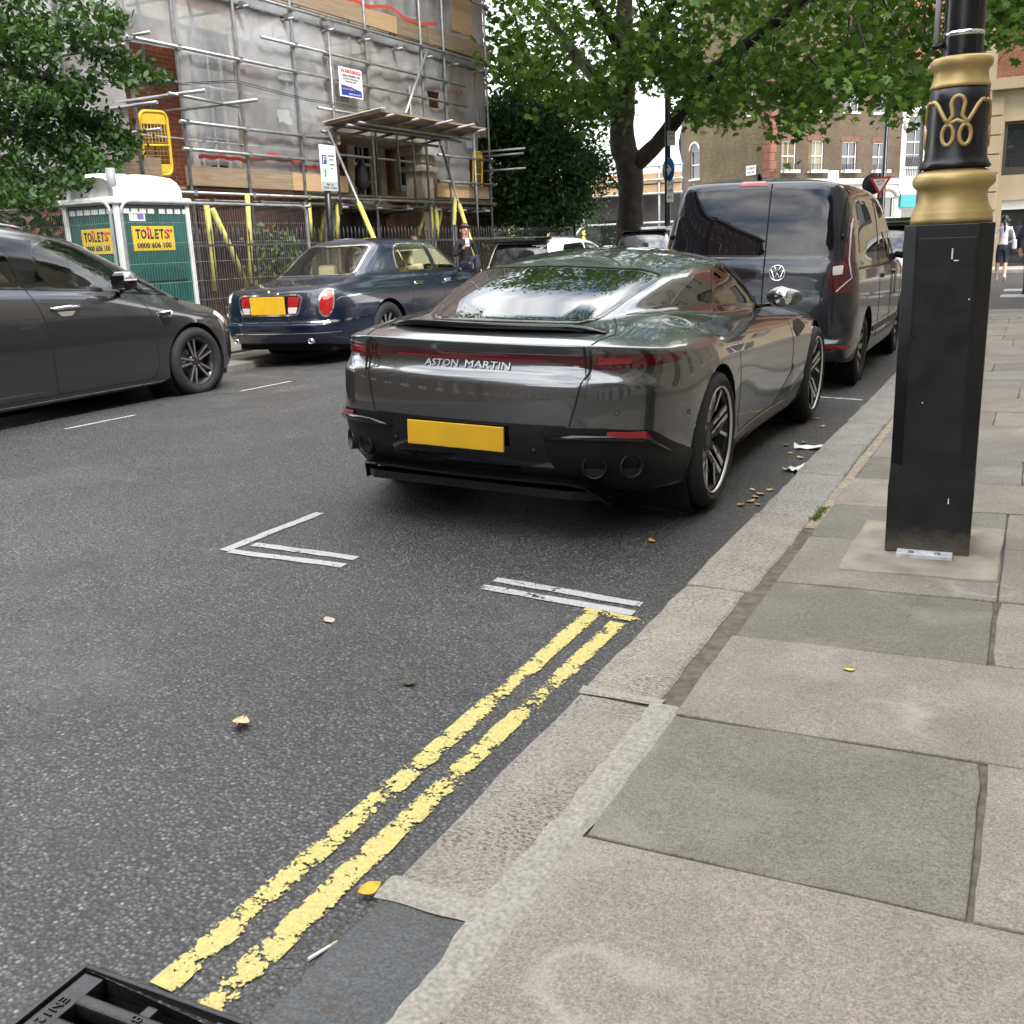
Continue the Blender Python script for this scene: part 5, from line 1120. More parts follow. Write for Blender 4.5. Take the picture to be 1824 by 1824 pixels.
# ------------------------------------------------------------------ lamp column
def lamp():
    cx, cy = -.318, 4.44; zb = zpav(cx) + .012; a = .160; T = thing('lamp_post', 'black and gold street lamp column with an octagonal boxed base beside the kerb', 'lamp post', (cx, cy, zb), (0, 0, .03))
    mb = MB(); ch = .050; O = lambda s_: [(-a, -a + s_), (-a + s_, -a), (a - s_, -a), (a, -a + s_), (a, a - s_), (a - s_, a), (-a + s_, a), (-a, a - s_)]
    L = [(0, .002), (.27, .002), (.36, ch), (1.285, ch), (1.30, ch)]
    vs = [(x, y, z) for z, s_ in L for x, y in O(s_)]
    fs = [(i * 8 + k, i * 8 + (k + 1) % 8, (i + 1) * 8 + (k + 1) % 8, (i + 1) * 8 + k) for i in range(len(L) - 1) for k in range(8)] + [tuple(32 + k for k in range(8))]
    mb.add(vs, fs); mb.build('base_box', M_BLACKPAINT, T, bevel=.004)
    mb = MB(); mb.b2((-a + .058, -a + .001, .42), (a - .058, -a - .004, 1.25)); mb.build('access_door', M_BLACKPAINT, T, bevel=.002)
    P = [(.10, 1.3005), (.149, 1.301), (.149, 1.322), (.146, 1.326), (.147, 1.340), (.142, 1.346), (.141, 1.352), (.131, 1.372), (.125, 1.392), (.1235, 1.412), (.128, 1.428), (.140, 1.438), (.1485, 1.450), (.1495, 1.464), (.146, 1.478), (.137, 1.486), (.10, 1.507)]
    MB().lathe(P, 48).build('gold_collar', M_GOLD, T)
    MB().lathe([(.125, 1.506), (.130, 1.512), (.121, 1.524), (.112, 1.545), (.109, 1.60), (.107, 1.74), (.105, 1.79), (.08, 1.80)], 48).build('emblem_band', M_BLACKPAINT, T)
    P = [(.08, 1.790), (.107, 1.792), (.107, 1.802), (.103, 1.808), (.097, 1.828), (.0955, 1.846), (.099, 1.858), (.107, 1.866), (.1105, 1.878), (.109, 1.891), (.101, 1.900), (.06, 1.903)]
    MB().lathe(P, 48).build('gold_collar', M_GOLD, T)
    MB().lathe([(.071, 1.89), (.070, 2.4), (.068, 4.0), (.06, 8.0)], 40).build('shaft', M_BLACKPAINT, T)
    MB().lathe([(.0712, 1.972), (.0722, 1.972), (.0722, 1.988), (.0712, 1.988)], 40).build('steel_band', M_CHROME, T)
    # interlaced letter emblem on the band, three times round
    pts = [(-.086, .062), (-.078, .070), (-.064, .062), (-.050, .036), (-.036, .004), (-.018, -.016), (-.006, -.004), (-.014, -.0), (-.018, .004)]
    def loop(cx_, cz, rx, rz, a0, a1, n=14): return [(cx_ + rx * math.cos(a0 + (a1 - a0) * i / n), cz + rz * math.sin(a0 + (a1 - a0) * i / n)) for i in range(n + 1)]
    half = [(.112, .070), (.104, .075), (.090, .072), (.074, .056), (.058, .030), (.044, .008), (.034, -.004)]
    top = [(-.038, -.010), (-.026, .006), (-.016, .022), (-.020, .038)] + loop(0, .060, .0235, .029, math.pi * 1.15, -math.pi * .15, 16) + [(.020, .038), (.016, .022), (.026, .006), (.038, -.010)]
    low = loop(.031, -.048, .0205, .036, math.pi * .5, math.pi * 2.5, 24)
    def wrap(P, a0):
        r = .1115; rz_ = lambda z: float(np.interp(1.672 + z, [1.55, 1.60, 1.74, 1.79], [.1125, .110, .108, .106]))
        return [(rz_(p[1]) * math.sin(a0 + p[0] / r), -rz_(p[1]) * math.cos(a0 + p[0] / r), 1.668 + p[1]) for p in P]
    for a0 in (.02, .02 + math.pi * 2 / 3, .02 + math.pi * 4 / 3):
        mb = MB()
        for P in (half, [(-x, z) for x, z in half], top, low, [(-x, z) for x, z in low], [(-.036, -.008), (-.018, -.004), (0, .004), (.018, -.004), (.036, -.008)]): mb.tube(wrap(P, a0), .0080, 8)
        mb.build('emblem', M_GOLD, T)
    mb = MB(); mb.b2((-.11, -a - .075, -.006), (.10, -a + .005, .012)); mb.build('foot_plate', mat('worn_white_paint', (.52, .53, .55), .7, noise=(18, .3)), T)
    for x in (-.055, .045): MB().lathe([(0, .018), (.010, .018), (.012, .010)], 8, c=(x, -a - .045, 0)).build('bolt', M_STEELD, T)
    # scuffs and stickers left on the paint
    mb = MB(); mb.box((.02, -a - .005, 1.19), (.005, .001, .04)); mb.box((.035, -a - .005, 1.165), (.018, .001, .004)); mb.box((.07, -a - .0005, .225), (.004, .001, .022)); mb.build('sticker_scrap', M_SIGNW, T)
    for (x, z) in ((-.05, .62), (.09, 1.02)): MB().lathe([(0, -.0012), (.003, -.0008)], 6, 'Y', (x, -a - .0045, z)).build('paint_chip', M_SIGNW, T)
    for c in list(T.children):
        if c.name.startswith('paint_chip'): c['kind'] = 'stuff'
    C = thing('conduit', 'grey cable conduit strapped to the street lamp column', 'conduit', (cx - .093, cy - .02, 1.96))
    mb = MB(); mb.tube([(0, 0, 0), (.002, 0, .2), (.012, 0, 1.2), (.02, 0, 3)], .011, 8); mb.build('pipe', mat('conduit_grey', (.42, .42, .41), .6), C)
    MB().tube([(-.012, -.01, .005), (.03, -.01, .012)], .010, 6).build('clip', M_BLACK, C)
lamp()

# ------------------------------------------------------------------ gully grate
def grate():
    o = Vector((-1.605, 1.135)); ang = 0.0
    T = thing('drain_grate', 'black cast iron drain grate set in the road below the yellow lines', 'drain grate', (-1.60, 1.14, zroad(-1.45) + .004), (0, 0, .03))
    m = mat('cast_iron', (.026, .026, .028), .34, metal=.35, noise=(14, .5), bump=(40, .25)); L, Wd = .40, .44; mb = MB()
    mb.b2((-.012, -Wd, -.04), (.0, .012, .008)); mb.b2((L, -Wd, -.04), (L + .012, .012, .008)); mb.b2((0, 0, -.04), (L, .012, .008)); mb.b2((0, -Wd - .012, -.04), (L, -Wd, .008)); mb.build('frame', m, T, bevel=.003)
    mb = MB(); mb.b2((.004, -Wd + .004, -.034), (.055, -.004, .001)); mb.build('rim', m, T, bevel=.004); MB().b2((L - .055, -Wd + .004, -.034), (L - .004, -.004, .001)).build('rim', m, T, bevel=.004)
    for k in range(6): 
        y = -.062 - k * .066; MB().b2((.05, y - .014, -.034), (L - .05, y + .014, .0)).build('bar', m, T, bevel=.005)
    MB().b2((L * .5 - .012, -Wd + .01, -.040), (L * .5 + .014, -.02, -.004)).build('cross_bar', m, T, bevel=.004)
    tm = text_mesh('EN124', .085, .020, .003); tm.transform(frame((.030, -.115, .001), (0, -1, 0), (1, 0, 0))); link('raised_lettering', tm, T, m)
    tm = text_mesh('D400', .07, .020, .003); tm.transform(frame((.030, -.235, .001), (0, -1, 0), (1, 0, 0))); link('raised_lettering', tm, T, m)
    tm = text_mesh('8', None, .024, .003); tm.transform(frame((L * .5, -.062, .0005), (0, -1, 0), (1, 0, 0))); link('raised_lettering', tm, T, m)
    mb = MB(); mb.b2((-.012, -Wd - .012, -.36), (L + .012, .012, -.34)); mb.b2((-.012, -Wd - .012, -.34), (-.002, .012, -.041)); mb.b2((L + .002, -Wd - .012, -.34), (L + .012, .012, -.041)); mb.b2((-.002, .002, -.34), (L + .002, .012, -.041)); mb.b2((-.002, -Wd - .012, -.34), (L + .002, -Wd - .002, -.041)); mb.build('pit', mat('wet_grime', (.012, .011, .010), .8), T)
grate()
# road opening for the pit: cut the sheet under the grate
bm = bmesh.new(); bm.from_mesh(ROAD.data)
for nrm, p in (((1, 0, 0), -1.602), ((1, 0, 0), -1.20), ((0, 1, 0), .70), ((0, 1, 0), 1.14)):
    co = (p, 0, 0) if nrm[0] else (0, p, 0); bmesh.ops.bisect_plane(bm, geom=bm.verts[:] + bm.edges[:] + bm.faces[:], plane_co=co, plane_no=nrm)
bmesh.ops.delete(bm, geom=[f for f in bm.faces if -1.60 < f.calc_center_median().x < -1.20 and .70 < f.calc_center_median().y < 1.14], context='FACES')
bm.to_mesh(ROAD.data); bm.free()

# ------------------------------------------------------------------ litter
def leaf_obj(name, label, cat, x, y, z, s, col, rz, curl=.25, group=None):
    mb = MB(); N = 7; vs = []
    for i in range(N):
        t = i / (N - 1); w = math.sin(math.pi * min(1, t * .93 + .04)) * .36
        zc_ = .012 * s / .05 + curl * (t - .5) ** 2 * s
        for k, sx in enumerate((-1, 0, 1)): vs.append(((t - .5) * s, sx * w * s, zc_ + (abs(sx) * curl * .28 * s)))
    mb.add(vs, [(i * 3 + k, i * 3 + k + 1, i * 3 + 4 + k, i * 3 + 3 + k) for i in range(N - 1) for k in range(2)], True)
    m = MATS.get('leaf' + str(col)) or mat('leaf' + str(col), col, .6, noise=(60, .25))
    o = mb.build(name, m); o.location = (x, y, z - .008 * s / .05); o.rotation_euler = (random.uniform(-.15, .15), random.uniform(-.15, .15), rz)
    return tag(o, label, cat, group)
leaf_obj('fallen_leaf', 'small bright yellow leaf lying on a flagstone', 'leaf', -.414, 3.0, zpav(-.41), .035, (.62, .52, .05), .3)
leaf_obj('fallen_leaf', 'orange yellow leaf in the gutter at the end of the dark kerb stone', 'leaf', -1.222, 1.60, zroad(-1.22) + .012, .055, (.65, .36, .01), .9)
leaf_obj('dry_leaf', 'curled beige dry leaf alone in the middle of the road', 'leaf', -2.016, 2.074, -.052, .07, (.52, .44, .24), -1.15, .45)
leaf_obj('twig', 'thin dark twig lying on the road near the yellow lines', 'twig', -1.72, 2.55, -.068, .05, (.05, .035, .02), .5, .2)
leaf_obj('dry_leaf', 'narrow pale leaf lying flat on the road below the corner marking', 'leaf', -2.29, 2.88, -.045, .06, (.42, .38, .28), -.5, .1)
GL = [(1340, 873), (1355, 880), (1338, 893), (1345, 885), (1320, 900), (1372, 872), (1438, 752), (1455, 748), (1400, 795), (1408, 808), (1432, 789), (1450, 730), (1160, 968), (1425, 815), (1350, 898), (1465, 760)]
for (px_, py_) in GL:
    q = PZ(px_, py_, -.085)
    leaf_obj('gutter_leaf', 'small dry yellow brown leaf lying in the gutter beside the grey coupe', 'leaf', q.x, q.y, zroad(q.x), random.uniform(.04, .06), random.choice([(.50, .30, .06), (.42, .27, .08), (.52, .40, .14)]), random.uniform(0, 6), .3, 'dry leaves in the gutter')
mb = MB(); mb.tube([(0, 0, 0), (.055, 0, 0)], .0042, 8); b_ = mb.build('cigarette_butt', M_SIGNW); tag(b_, 'white cigarette end lying in the gutter by the dark kerb stone', 'cigarette end'); b_.location = (-1.215, 1.365, zroad(-1.2) + .005); b_.rotation_euler = (0, 0, 1.25)
mb = MB(); mb.tube([(0, 0, 0), (.018, 0, 0)], .0044, 8); mb.build('filter_tip', mat('filter_tan', (.5, .36, .2), .7), b_).location = (.0552, 0, 0)
def scrap(label, x, y, s, rz):
    mb = MB(); n = 5; vs = [((i / n - .5) * s * 1.7, (j / n - .5) * s * (1 - .3 * i / n), .004 + random.uniform(0, .02) * (1 if 0 < i < n else 1.6)) for i in range(n + 1) for j in range(n + 1)]
    mb.add(vs, [(i * (n + 1) + j, (i + 1) * (n + 1) + j, (i + 1) * (n + 1) + j + 1, i * (n + 1) + j + 1) for i in range(n) for j in range(n)]); o = mb.build('paper_scrap', M_SIGNW)
    o.location = (x, y, zroad(x)); o.rotation_euler = (0, 0, rz); tag(o, label, 'paper')
scrap('crumpled white paper scrap in the gutter, the farther of the two', -1.27, 6.85, .12, .2); scrap('crumpled white paper scrap against the kerb, the nearer of the two', -1.20, 6.2, .13, 1.2)
# moss in the joint by the kerb
mb = MB()
for _ in range(220):
    x, y = random.gauss(-.842, .012), random.uniform(4.72, 4.98); h = random.uniform(.006, .018); a = random.uniform(0, 6.3)
    mb.add([(x - .003 * math.cos(a), y - .003 * math.sin(a), -.006), (x + .003 * math.cos(a), y + .003 * math.sin(a), -.006), (x + random.uniform(-.006, .006), y + random.uniform(-.006, .006), h)], [(0, 1, 2)])
tag(mb.build('moss', mat('moss_green', (.10, .17, .02), .8)), kind='stuff')
# ------------------------------------------------------------------ buildings
def sash(w, h, mf, mg, rows=2, cols=2, depth=.10, sill=True):
    """one sash window in its own frame: x along the wall, y outwards, z up, origin at the sill centre; returns (frame mesh, pane mesh)"""
    f = MB(); t = .055
    f.b2((-w / 2, -.02, 0), (-w / 2 + t, .03, h)); f.b2((w / 2 - t, -.02, 0), (w / 2, .03, h)); f.b2((-w / 2 + t, -.02, 0), (w / 2 - t, .03, t)); f.b2((-w / 2 + t, -.02, h - t), (w / 2 - t, .03, h))
    f.b2((-w / 2 + t, -.015, h / 2 - .03), (w / 2 - t, .035, h / 2 + .03))
    for c in range(1, cols): x = -w / 2 + w * c / cols; f.b2((x - .014, -.01, t), (x + .014, .02, h / 2 - .03)); f.b2((x - .014, -.01, h / 2 + .03), (x + .014, .02, h - t))
    for r in range(1, rows):
        for b, q in ((0, h / 2), (h / 2, h / 2)):
            z = b + q * r / rows; f.b2((-w / 2 + t, -.008, z - .012), (w / 2 - t, .018, z + .012))
    if sill: f.b2((-w / 2 - .08, -.02, -.09), (w / 2 + .08, .16, -.002))
    g = MB(); g.b2((-w / 2 + .03, -.035, .03), (w / 2 - .03, -.022, h - .03))
    fm, gm = f.mesh('window'), g.mesh('pane'); fm.materials.append(mf); gm.materials.append(mg); return fm, gm
def put_window(parent, M, meshes, name='window'):
    o = bpy.data.objects.new(name, meshes[0]); COL.objects.link(o); o.parent = parent; o.matrix_local = M
    p = bpy.data.objects.new('pane', meshes[1]); COL.objects.link(p); p.parent = o; return o
def wall_holes(x0, x1, z0, z1, holes, depth=.25, back=3):
    """a wall in its own plane (x, z), y=0 outside face, with rectangular openings that have reveals"""
    xs = sorted({x0, x1, *[h[0] for h in holes], *[h[1] for h in holes]}); zs = sorted({z0, z1, *[h[2] for h in holes], *[h[3] for h in holes]})
    mb = MB()
    for i in range(len(xs) - 1):
        for j in range(len(zs) - 1):
            cx, cz = (xs[i] + xs[i + 1]) / 2, (zs[j] + zs[j + 1]) / 2
            if any(h[0] < cx < h[1] and h[2] < cz < h[3] for h in holes): continue
            mb.add([(xs[i], 0, zs[j]), (xs[i + 1], 0, zs[j]), (xs[i + 1], 0, zs[j + 1]), (xs[i], 0, zs[j + 1])], [(3, 2, 1, 0)])
    for a, b, c, d in holes:
        mb.add([(a, 0, c), (b, 0, c), (b, 0, d), (a, 0, d), (a, -depth, c), (b, -depth, c), (b, -depth, d), (a, -depth, d)], [(0, 1, 5, 4), (1, 2, 6, 5), (2, 3, 7, 6), (3, 0, 4, 7)])
    mb.add([(x0, 0, z0), (x1, 0, z0), (x1, 0, z1), (x0, 0, z1), (x0, -back, z0), (x1, -back, z0), (x1, -back, z1), (x0, -back, z1)], [(0, 4, 7, 3), (1, 2, 6, 5), (3, 7, 6, 2), (4, 5, 6, 7)])
    return mb
M_BR_RED = m_brick('red_brick', (.20, .058, .030), (.26, .085, .042), (.22, .17, .13), plane='XZ'); M_BR_YEL = m_brick('london_stock_brick', (.118, .088, .048), (.158, .118, .066), (.135, .118, .09), plane='XZ', var=.3)
M_BR_BRN = m_brick('brown_brick', (.080, .057, .038), (.108, .078, .050), (.10, .085, .065), plane='XZ', var=.25); M_BR_ORG = m_brick('orange_brick', (.19, .068, .042), (.235, .088, .056), (.18, .15, .12), plane='XZ')
M_BR_DK = m_brick('sooty_shaded_brick', (.13, .06, .04), (.17, .08, .05), (.12, .1, .09), plane='XZ', var=.3)  # soot on the town houses, painted shade on the lower wall behind the scaffold
M_RENDER = mat('cream_stone', (.46, .41, .31), .8, noise=(1.5, .12), bump=(18, .12)); M_SLATE = mat('slate_roof', (.06, .062, .068), .6, noise=(3, .2))
M_GLASSW = m_glass('window_glass', (.02, .022, .024), ior=1.7); M_GLASSL = mat('lit_blind', (.42, .36, .22), .7)
def terrace(name, label, o, ang, length, H, wall, bays, floors, ground=None, gz=3.6, w=1.0, h=1.9, cat='building', cornice=True, top=None):
    """street front; local x runs along the wall, local +y is the outside"""
    T = thing(name, label, cat, o, (0, 0, ang)); holes = []; cells = []
    fh = (H - gz) / floors
    for b in range(bays):
        x = length * (b + .5) / bays
        for f in range(floors):
            hh = h * (1 - .10 * f); z = gz + fh * f + .75; holes.append((x - w / 2, x + w / 2, z, z + hh)); cells.append((x, z, hh))
        holes.append((x - w * .55, x + w * .55, .9, gz - .7))
    wall_holes(0, length, -.3, H, holes).build('wall', wall, T)
    cache = {}
    for x, z, hh in cells:
        k = round(hh, 3)
        if k not in cache: cache[k] = sash(w, hh, M_WPVC, M_GLASSW, 2 if hh > 1.5 else 1, 2)
        put_window(T, Matrix.Translation((x, -.12, z)), cache[k])
    gw = sash(w * 1.1, gz - 1.6, M_WPVC, M_GLASSW, 2, 2)
    for b in range(bays): put_window(T, Matrix.Translation((length * (b + .5) / bays, -.12, .9)), gw)
    if ground:
        mb = MB(); bw = length / bays
        for b in range(bays + 1):
            xa, xb = (0 if b == 0 else length * (b - .5) / bays + w * .55), (length if b == bays else length * (b + .5) / bays - w * .55)
            z = 0
            while z < gz - .1: mb.b2((xa + .004, .003, z), (xb - .004, .07, z + .38)); z += .40
        mb.build('rusticated_stone', ground, T)['kind'] = 'stuff'
        MB().b2((-.1, .003, gz - .25), (length + .1, .22, gz)).build('string_course', ground, T)
    if cornice: MB().b2((-.15, .002, H - .9), (length + .15, .35, H - .6)).build('cornice', ground or M_STONE, T)
    MB().prism([(-.0, -.4, H + .002), (0, -3.2, H + 2.6), (0, -6, H + 2.6), (0, -7.9, H + .002)], (length, 0, 0)).build('roof', M_SLATE, T)
    mb = MB()
    for b in range(0, bays, 3): mb.b2((length * b / bays + .2, -4.6, H + 1.5), (length * b / bays + 1.2, -3.6, H + 4.0))
    mb.b2((length - 1.3, -4.6, H + 1.5), (length - .2, -3.6, H + 4.0)) if bays < 4 else None
    st = mb.build('chimney', wall, T); return T
PI = math.pi
# houses along the street that the cars mirror
terrace('terraced_house', 'cream stone fronted town house along the near pavement, reflected in the grey coupe', (3.6, 1.5, 0), PI / 2, 20, 12.0, M_RENDER, 7, 3, M_RENDER)
terrace('terraced_house', 'brown brick town house along the near pavement behind the camera', (3.6, -17, 0), PI / 2, 18, 14.5, M_BR_BRN, 7, 3, M_PINKWALL)
terrace('terraced_house', 'sooty brick town house on the near side far behind the camera', (3.6, -38, 0), PI / 2, 20.5, 15, M_BR_DK, 8, 3, None)
terrace('terraced_house', 'brown brick mansion block on the far side behind the camera', (-13.5, 5.0, 0), -PI / 2, 24, 14.5, M_BR_BRN, 9, 4, None)
terrace('terraced_house', 'sooty brick mansion block on the far side far behind the camera', (-13.5, -20, 0), -PI / 2, 22, 15, M_BR_DK, 8, 4, None)
terrace('terraced_house', 'brown brick block closing the street far behind the camera', (-26, -64, 0), 0, 40, 13, M_BR_BRN, 12, 3, None)

# ---- the scaffolded house across the road
XS = -12.0
HOUSE = thing('brick_house', 'red brick house with cream stone door surround wrapped in scaffolding and sheeting', 'house', (-13.6, 12.2, 0), (0, 0, -PI / 2))
# local x = 0 at Y=12.2 running towards -Y; so place by L(Y) = 12.2 - Y
def HM(Y, z, d=-.10): return Matrix.Translation((12.2 - Y, d, z))
wl_ = []; wins = []
for (Yc, z, w, h) in ((15.05, 2.85, 1.05, 2.3), (17.3, 4.2, .9, 1.0), (19.75, 2.45, 1.0, 1.5), (21.6, 2.75, 1.05, 1.75), (15.05, 6.2, 1.05, 1.7), (16.8, 6.2, 1.05, 1.7), (18.5, 6.2, 1.05, 1.7), (20.2, 6.2, 1.05, 1.7), (22.2, 6.2, 1.05, 1.7), (19.4, 4.4, 1.2, .9)):
    wl_.append((12.2 - Yc - w / 2, 12.2 - Yc + w / 2, z, z + h)); wins.append((Yc, z, w, h))
mbw = wall_holes(-13.5, 0, -.1, 12.0, wl_); mbw.build('wall', M_BR_RED, HOUSE)
for Yc, z, w, h in wins: put_window(HOUSE, HM(Yc, z, -.13), sash(w, h, M_WPVC, M_GLASSW, 2, 3))
for Yc, z, w, h in wins:
    mb = MB(); x = 12.2 - Yc
    for sx in (-1, 1): mb.b2((x + sx * (w / 2 + .002), .002, z - .1), (x + sx * (w / 2 + .24), .10, z + h + .05))
    mb.b2((x - w / 2 - .34, .003, z + h + .052), (x + w / 2 + .34, .16, z + h + .34)); mb.b2((x - w / 2 - .28, .004, z - .28), (x + w / 2 + .28, .18, z - .102)); mb.build('stone_surround', M_STONE, HOUSE)
MB().b2((-11.3, .002, 5.2), (0, .12, 5.5)).build('string_course', M_STONE, HOUSE)
for Yc in (17.0, 20.75):
    mb = MB(); x = 12.2 - Yc; mb.b2((x - .24, .6, -.05), (x + .24, 1.05, 3.35)); mb.b2((x - .32, .5, -.05), (x + .32, 1.15, .35)); mb.b2((x - .30, .52, 3.0), (x + .30, 1.12, 3.12)); mb.b2((x - .34, .5, 3.35), (x + .34, 1.16, 3.55)); mb.build('portico_column', M_STONE, HOUSE, bevel=.015)
MB().b2((12.2 - 21.1, .002, 3.552), (12.2 - 16.6, 1.2, 3.95)).build('portico_lintel', M_STONE, HOUSE)
for xa_, xb_ in ((-13.5, -8.25), (-5.25, -.02)): MB().b2((xa_, .003, -.05), (xb_, .05, 2.2)).build('shaded_lower_wall', M_BR_DK, HOUSE)  # thin dark facing: the shade under the scaffold deck, put into the brick colour
MB().b2((12.2 - 20.4, .003, -.05), (12.2 - 17.5, .06, 2.25)).build('dark_doorway', M_VOID, HOUSE)
mb = MB(); mb.lathe([(.02, .0), (.16, .12), (.12, .50), (.05, .58), (.0, .66)], 6, c=(12.2 - 18.75, .62, 2.55)); mb.tube([(12.2 - 18.75, .62, 3.2), (12.2 - 18.75, .3, 3.3), (12.2 - 18.75, .0, 3.0)], .02, 6); mb.build('lantern', M_IRON, HOUSE)

SC = thing('scaffolding', 'galvanised tube scaffolding with boards and torn white sheeting on the brick house', 'scaffolding', (0, 0, 0))
def tb(p, q, r=.028, m=None, name='scaffold_tube', par=None):
    o = MB().tube([p, q], r, 8).build(name, m or M_STEEL, par or SC); return o
def coupler(p):
    return p
coup = MB()
POSTS = [11.68, 12.65, 14.03, 15.52, 17.8, 19.85, 20.8, 22.75]
for Y in POSTS: tb((XS, Y, -.1), (XS, Y, 11))
tb((XS + .07, 16.45, 2.0), (XS + .07, 16.5, 5.25), .032, M_STEELD); tb((XS + .06, 21.9, 1.0), (XS + .06, 21.9, 4.0)); tb((XS + .06, 19.2, 2.2), (XS + .06, 19.2, 4.6), .028, M_STEELD)
for Y in (12.0, 14.0, 16.5, 19.0, 22.7): tb((-13.2, Y, 0), (-13.2, Y, 11), .028, M_STEELD)
ZL = [2.33, 5.42]
def zpx(px, py): return PX(px, py, XS).z
LED = [(11.5, 22.9, 2.30), (12.5, 16.6, 2.95), (12.5, 16.6, 3.35), (11.6, 21.6, 4.42), (14.6, 21.6, 4.85), (11.4, 22.9, 5.44), (11.4, 22.9, 6.7), (11.4, 22.9, 7.5), (11.4, 22.9, 8.9), (20.2, 22.9, 2.75), (20.2, 22.9, 3.3)]
for y0, y1, z in LED:
    tb((XS + .06, y0, z), (XS + .06, y1, z))
    for Y in POSTS + [16.45]:
        if y0 < Y < y1: coup.box((XS + .035, Y, z), (.10, .085, .085))
for y0, y1, z in ((11.5, 22.9, 2.27), (11.5, 22.9, 5.38)):
    tb((XS - .06, y0, z - .08), (XS - .06, y1, z - .08), .028, M_STEELD)
    Y = y0 + .4
    while Y < y1: tb((-13.3, Y, z - .14), (XS + .22, Y, z - .14), .026, M_STEELD); coup.box((XS + .06, Y, z - .10), (.09, .07, .09)); Y += 1.15
coup.build('couplers', M_STEELD, SC)['kind'] = 'stuff'
# decking boards and toe boards
M_BOARD = m_wood('scaffold_board', (.19, .14, .095), (.33, .25, .17)); M_BOARDN = m_wood('new_ply', (.42, .27, .15), (.52, .36, .21))
def board(lo, hi, m=None, name='board'):
    return MB().b2(lo, hi).build(name, m or M_BOARD, SC)
for z in (2.36, 5.50):
    for k in range(4):
        for (ya, yb) in ((11.45, 15.35), (15.38, 19.2), (19.23, 22.95)): board((XS - .10 - .235 * (k + 1), ya, z), (XS - .105 - .235 * k, yb, z + .04))
for i, (ya, yb) in enumerate(((12.62, 15.2), (15.22, 16.9))): board((XS - .06, ya, 2.42), (XS - .02, yb, 2.72), M_BOARD if i == 0 else M_BOARDN, 'toe_board')
board((XS - .06, 20.25, 2.42), (XS - .02, 21.7, 2.70), M_BOARDN, 'toe_board'); board((XS - .06, 21.72, 2.42), (XS - .02, 22.7, 2.70), M_BOARD, 'toe_board')
for i, (ya, yb) in enumerate(((14.6, 17.8), (17.82, 19.0), (19.02, 20.2), (20.22, 23.0))): board((XS - .06, ya, 5.56), (XS - .02, yb, 5.88), M_BOARDN if i in (1,) else M_BOARD, 'toe_board')
board((XS - .09, 21.4, 6.0), (XS - .07, 22.3, 7.6), M_BOARDN, 'ply_sheet'); board((XS - .07, 11.3, 2.40), (XS - .03, 12.1, 2.80), M_WOODD if False else M_BOARD, 'toe_board')
# sheeting
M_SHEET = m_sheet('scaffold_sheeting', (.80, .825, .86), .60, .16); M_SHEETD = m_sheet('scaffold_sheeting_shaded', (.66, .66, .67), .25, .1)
def sheet(y0, y1, z0, z1, x=XS - .05, m=None, amp=.05, seed=0, holes=(), edge=None, axis='Y', name='sheeting'):
    n = max(3, int((y1 - y0) / .11)); k = max(3, int((z1 - z0) / .11)); mb = MB(); V = {}
    for i in range(n + 1):
        for j in range(k + 1):
            a, b = y0 + (y1 - y0) * i / n, z0 + (z1 - z0) * j / k; v = j / k
            if edge: 
                if j == 0: b += edge * (mnoise.noise((a * 1.3, seed, 0)) )
            d = amp * (mnoise.noise((a * .9 + seed, b * .5, seed)) + .6 * mnoise.noise((a * 2.6 + b * 1.5, b * .9 + seed, 3)) + .45 * mnoise.noise((a * 6 - b * 3, b * 3.2, seed)))
            d += .05 * (1 - abs(mnoise.noise((a * 1.1 + b * .7, b * .25 - a * .2, seed + 9)))) ** 6 + .03 * (1 - abs(mnoise.noise((a * 2.0 - b * 1.2, b * .4, seed + 5)))) ** 8
            V[i, j] = (x + d - amp, a, b) if axis == 'Y' else (a, x - d, b)
    idx = {q: r for r, q in enumerate(V)}
    fs = []
    for i in range(n):
        for j in range(k):
            ca, cb = y0 + (y1 - y0) * (i + .5) / n, z0 + (z1 - z0) * (j + .5) / k
            if any(h[0] < ca < h[1] and h[2] < cb < h[3] for h in holes): continue
            fs.append((idx[i, j], idx[i + 1, j], idx[i + 1, j + 1], idx[i, j + 1]))
    mb.add(list(V.values()), fs, True); return mb.build(name, m or M_SHEET, SC)
sheet(12.7, 14.0, 2.70, 4.42, seed=2, amp=.05, edge=.15); sheet(14.0, 16.45, 2.68, 4.44, seed=3, edge=.12); sheet(11.70, 15.5, 4.40, 5.5, seed=4)
h1 = PX(552, 124, XS); h2 = PX(775, 175, XS)
sheet(15.45, 19.9, 3.62, 5.5, seed=5, holes=[(h1.y - .30, h1.y + .30, h1.z - .17, h1.z + .14)]); sheet(14.0, 16.5, 4.40, 5.5, x=XS - .07, seed=6)
sheet(19.8, 22.3, 3.3, 5.5, seed=7, holes=[(h2.y - .22, h2.y + .28, h2.z - .16, h2.z + .16)]); sheet(20.2, 21.85, 2.62, 3.35, seed=8); sheet(22.3, 22.8, 3.8, 5.4, seed=9, edge=.3)
sheet(11.7, 15.5, 5.85, 11, seed=10); sheet(15.45, 19.85, 5.80, 11, seed=11, amp=.07, edge=.15); sheet(19.8, 22.8, 5.85, 11, seed=12, amp=.07, edge=.15)
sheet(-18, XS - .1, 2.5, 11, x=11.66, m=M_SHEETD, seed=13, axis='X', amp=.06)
for X in (-13.3, -15.2, -17): tb((X, 11.60, 0), (X, 11.60, 11), .028, M_STEELD)
for z in (2.3, 4.3, 5.4, 7.4): tb((-18, 11.56, z), (XS + .1, 11.56, z), .028, M_STEELD)
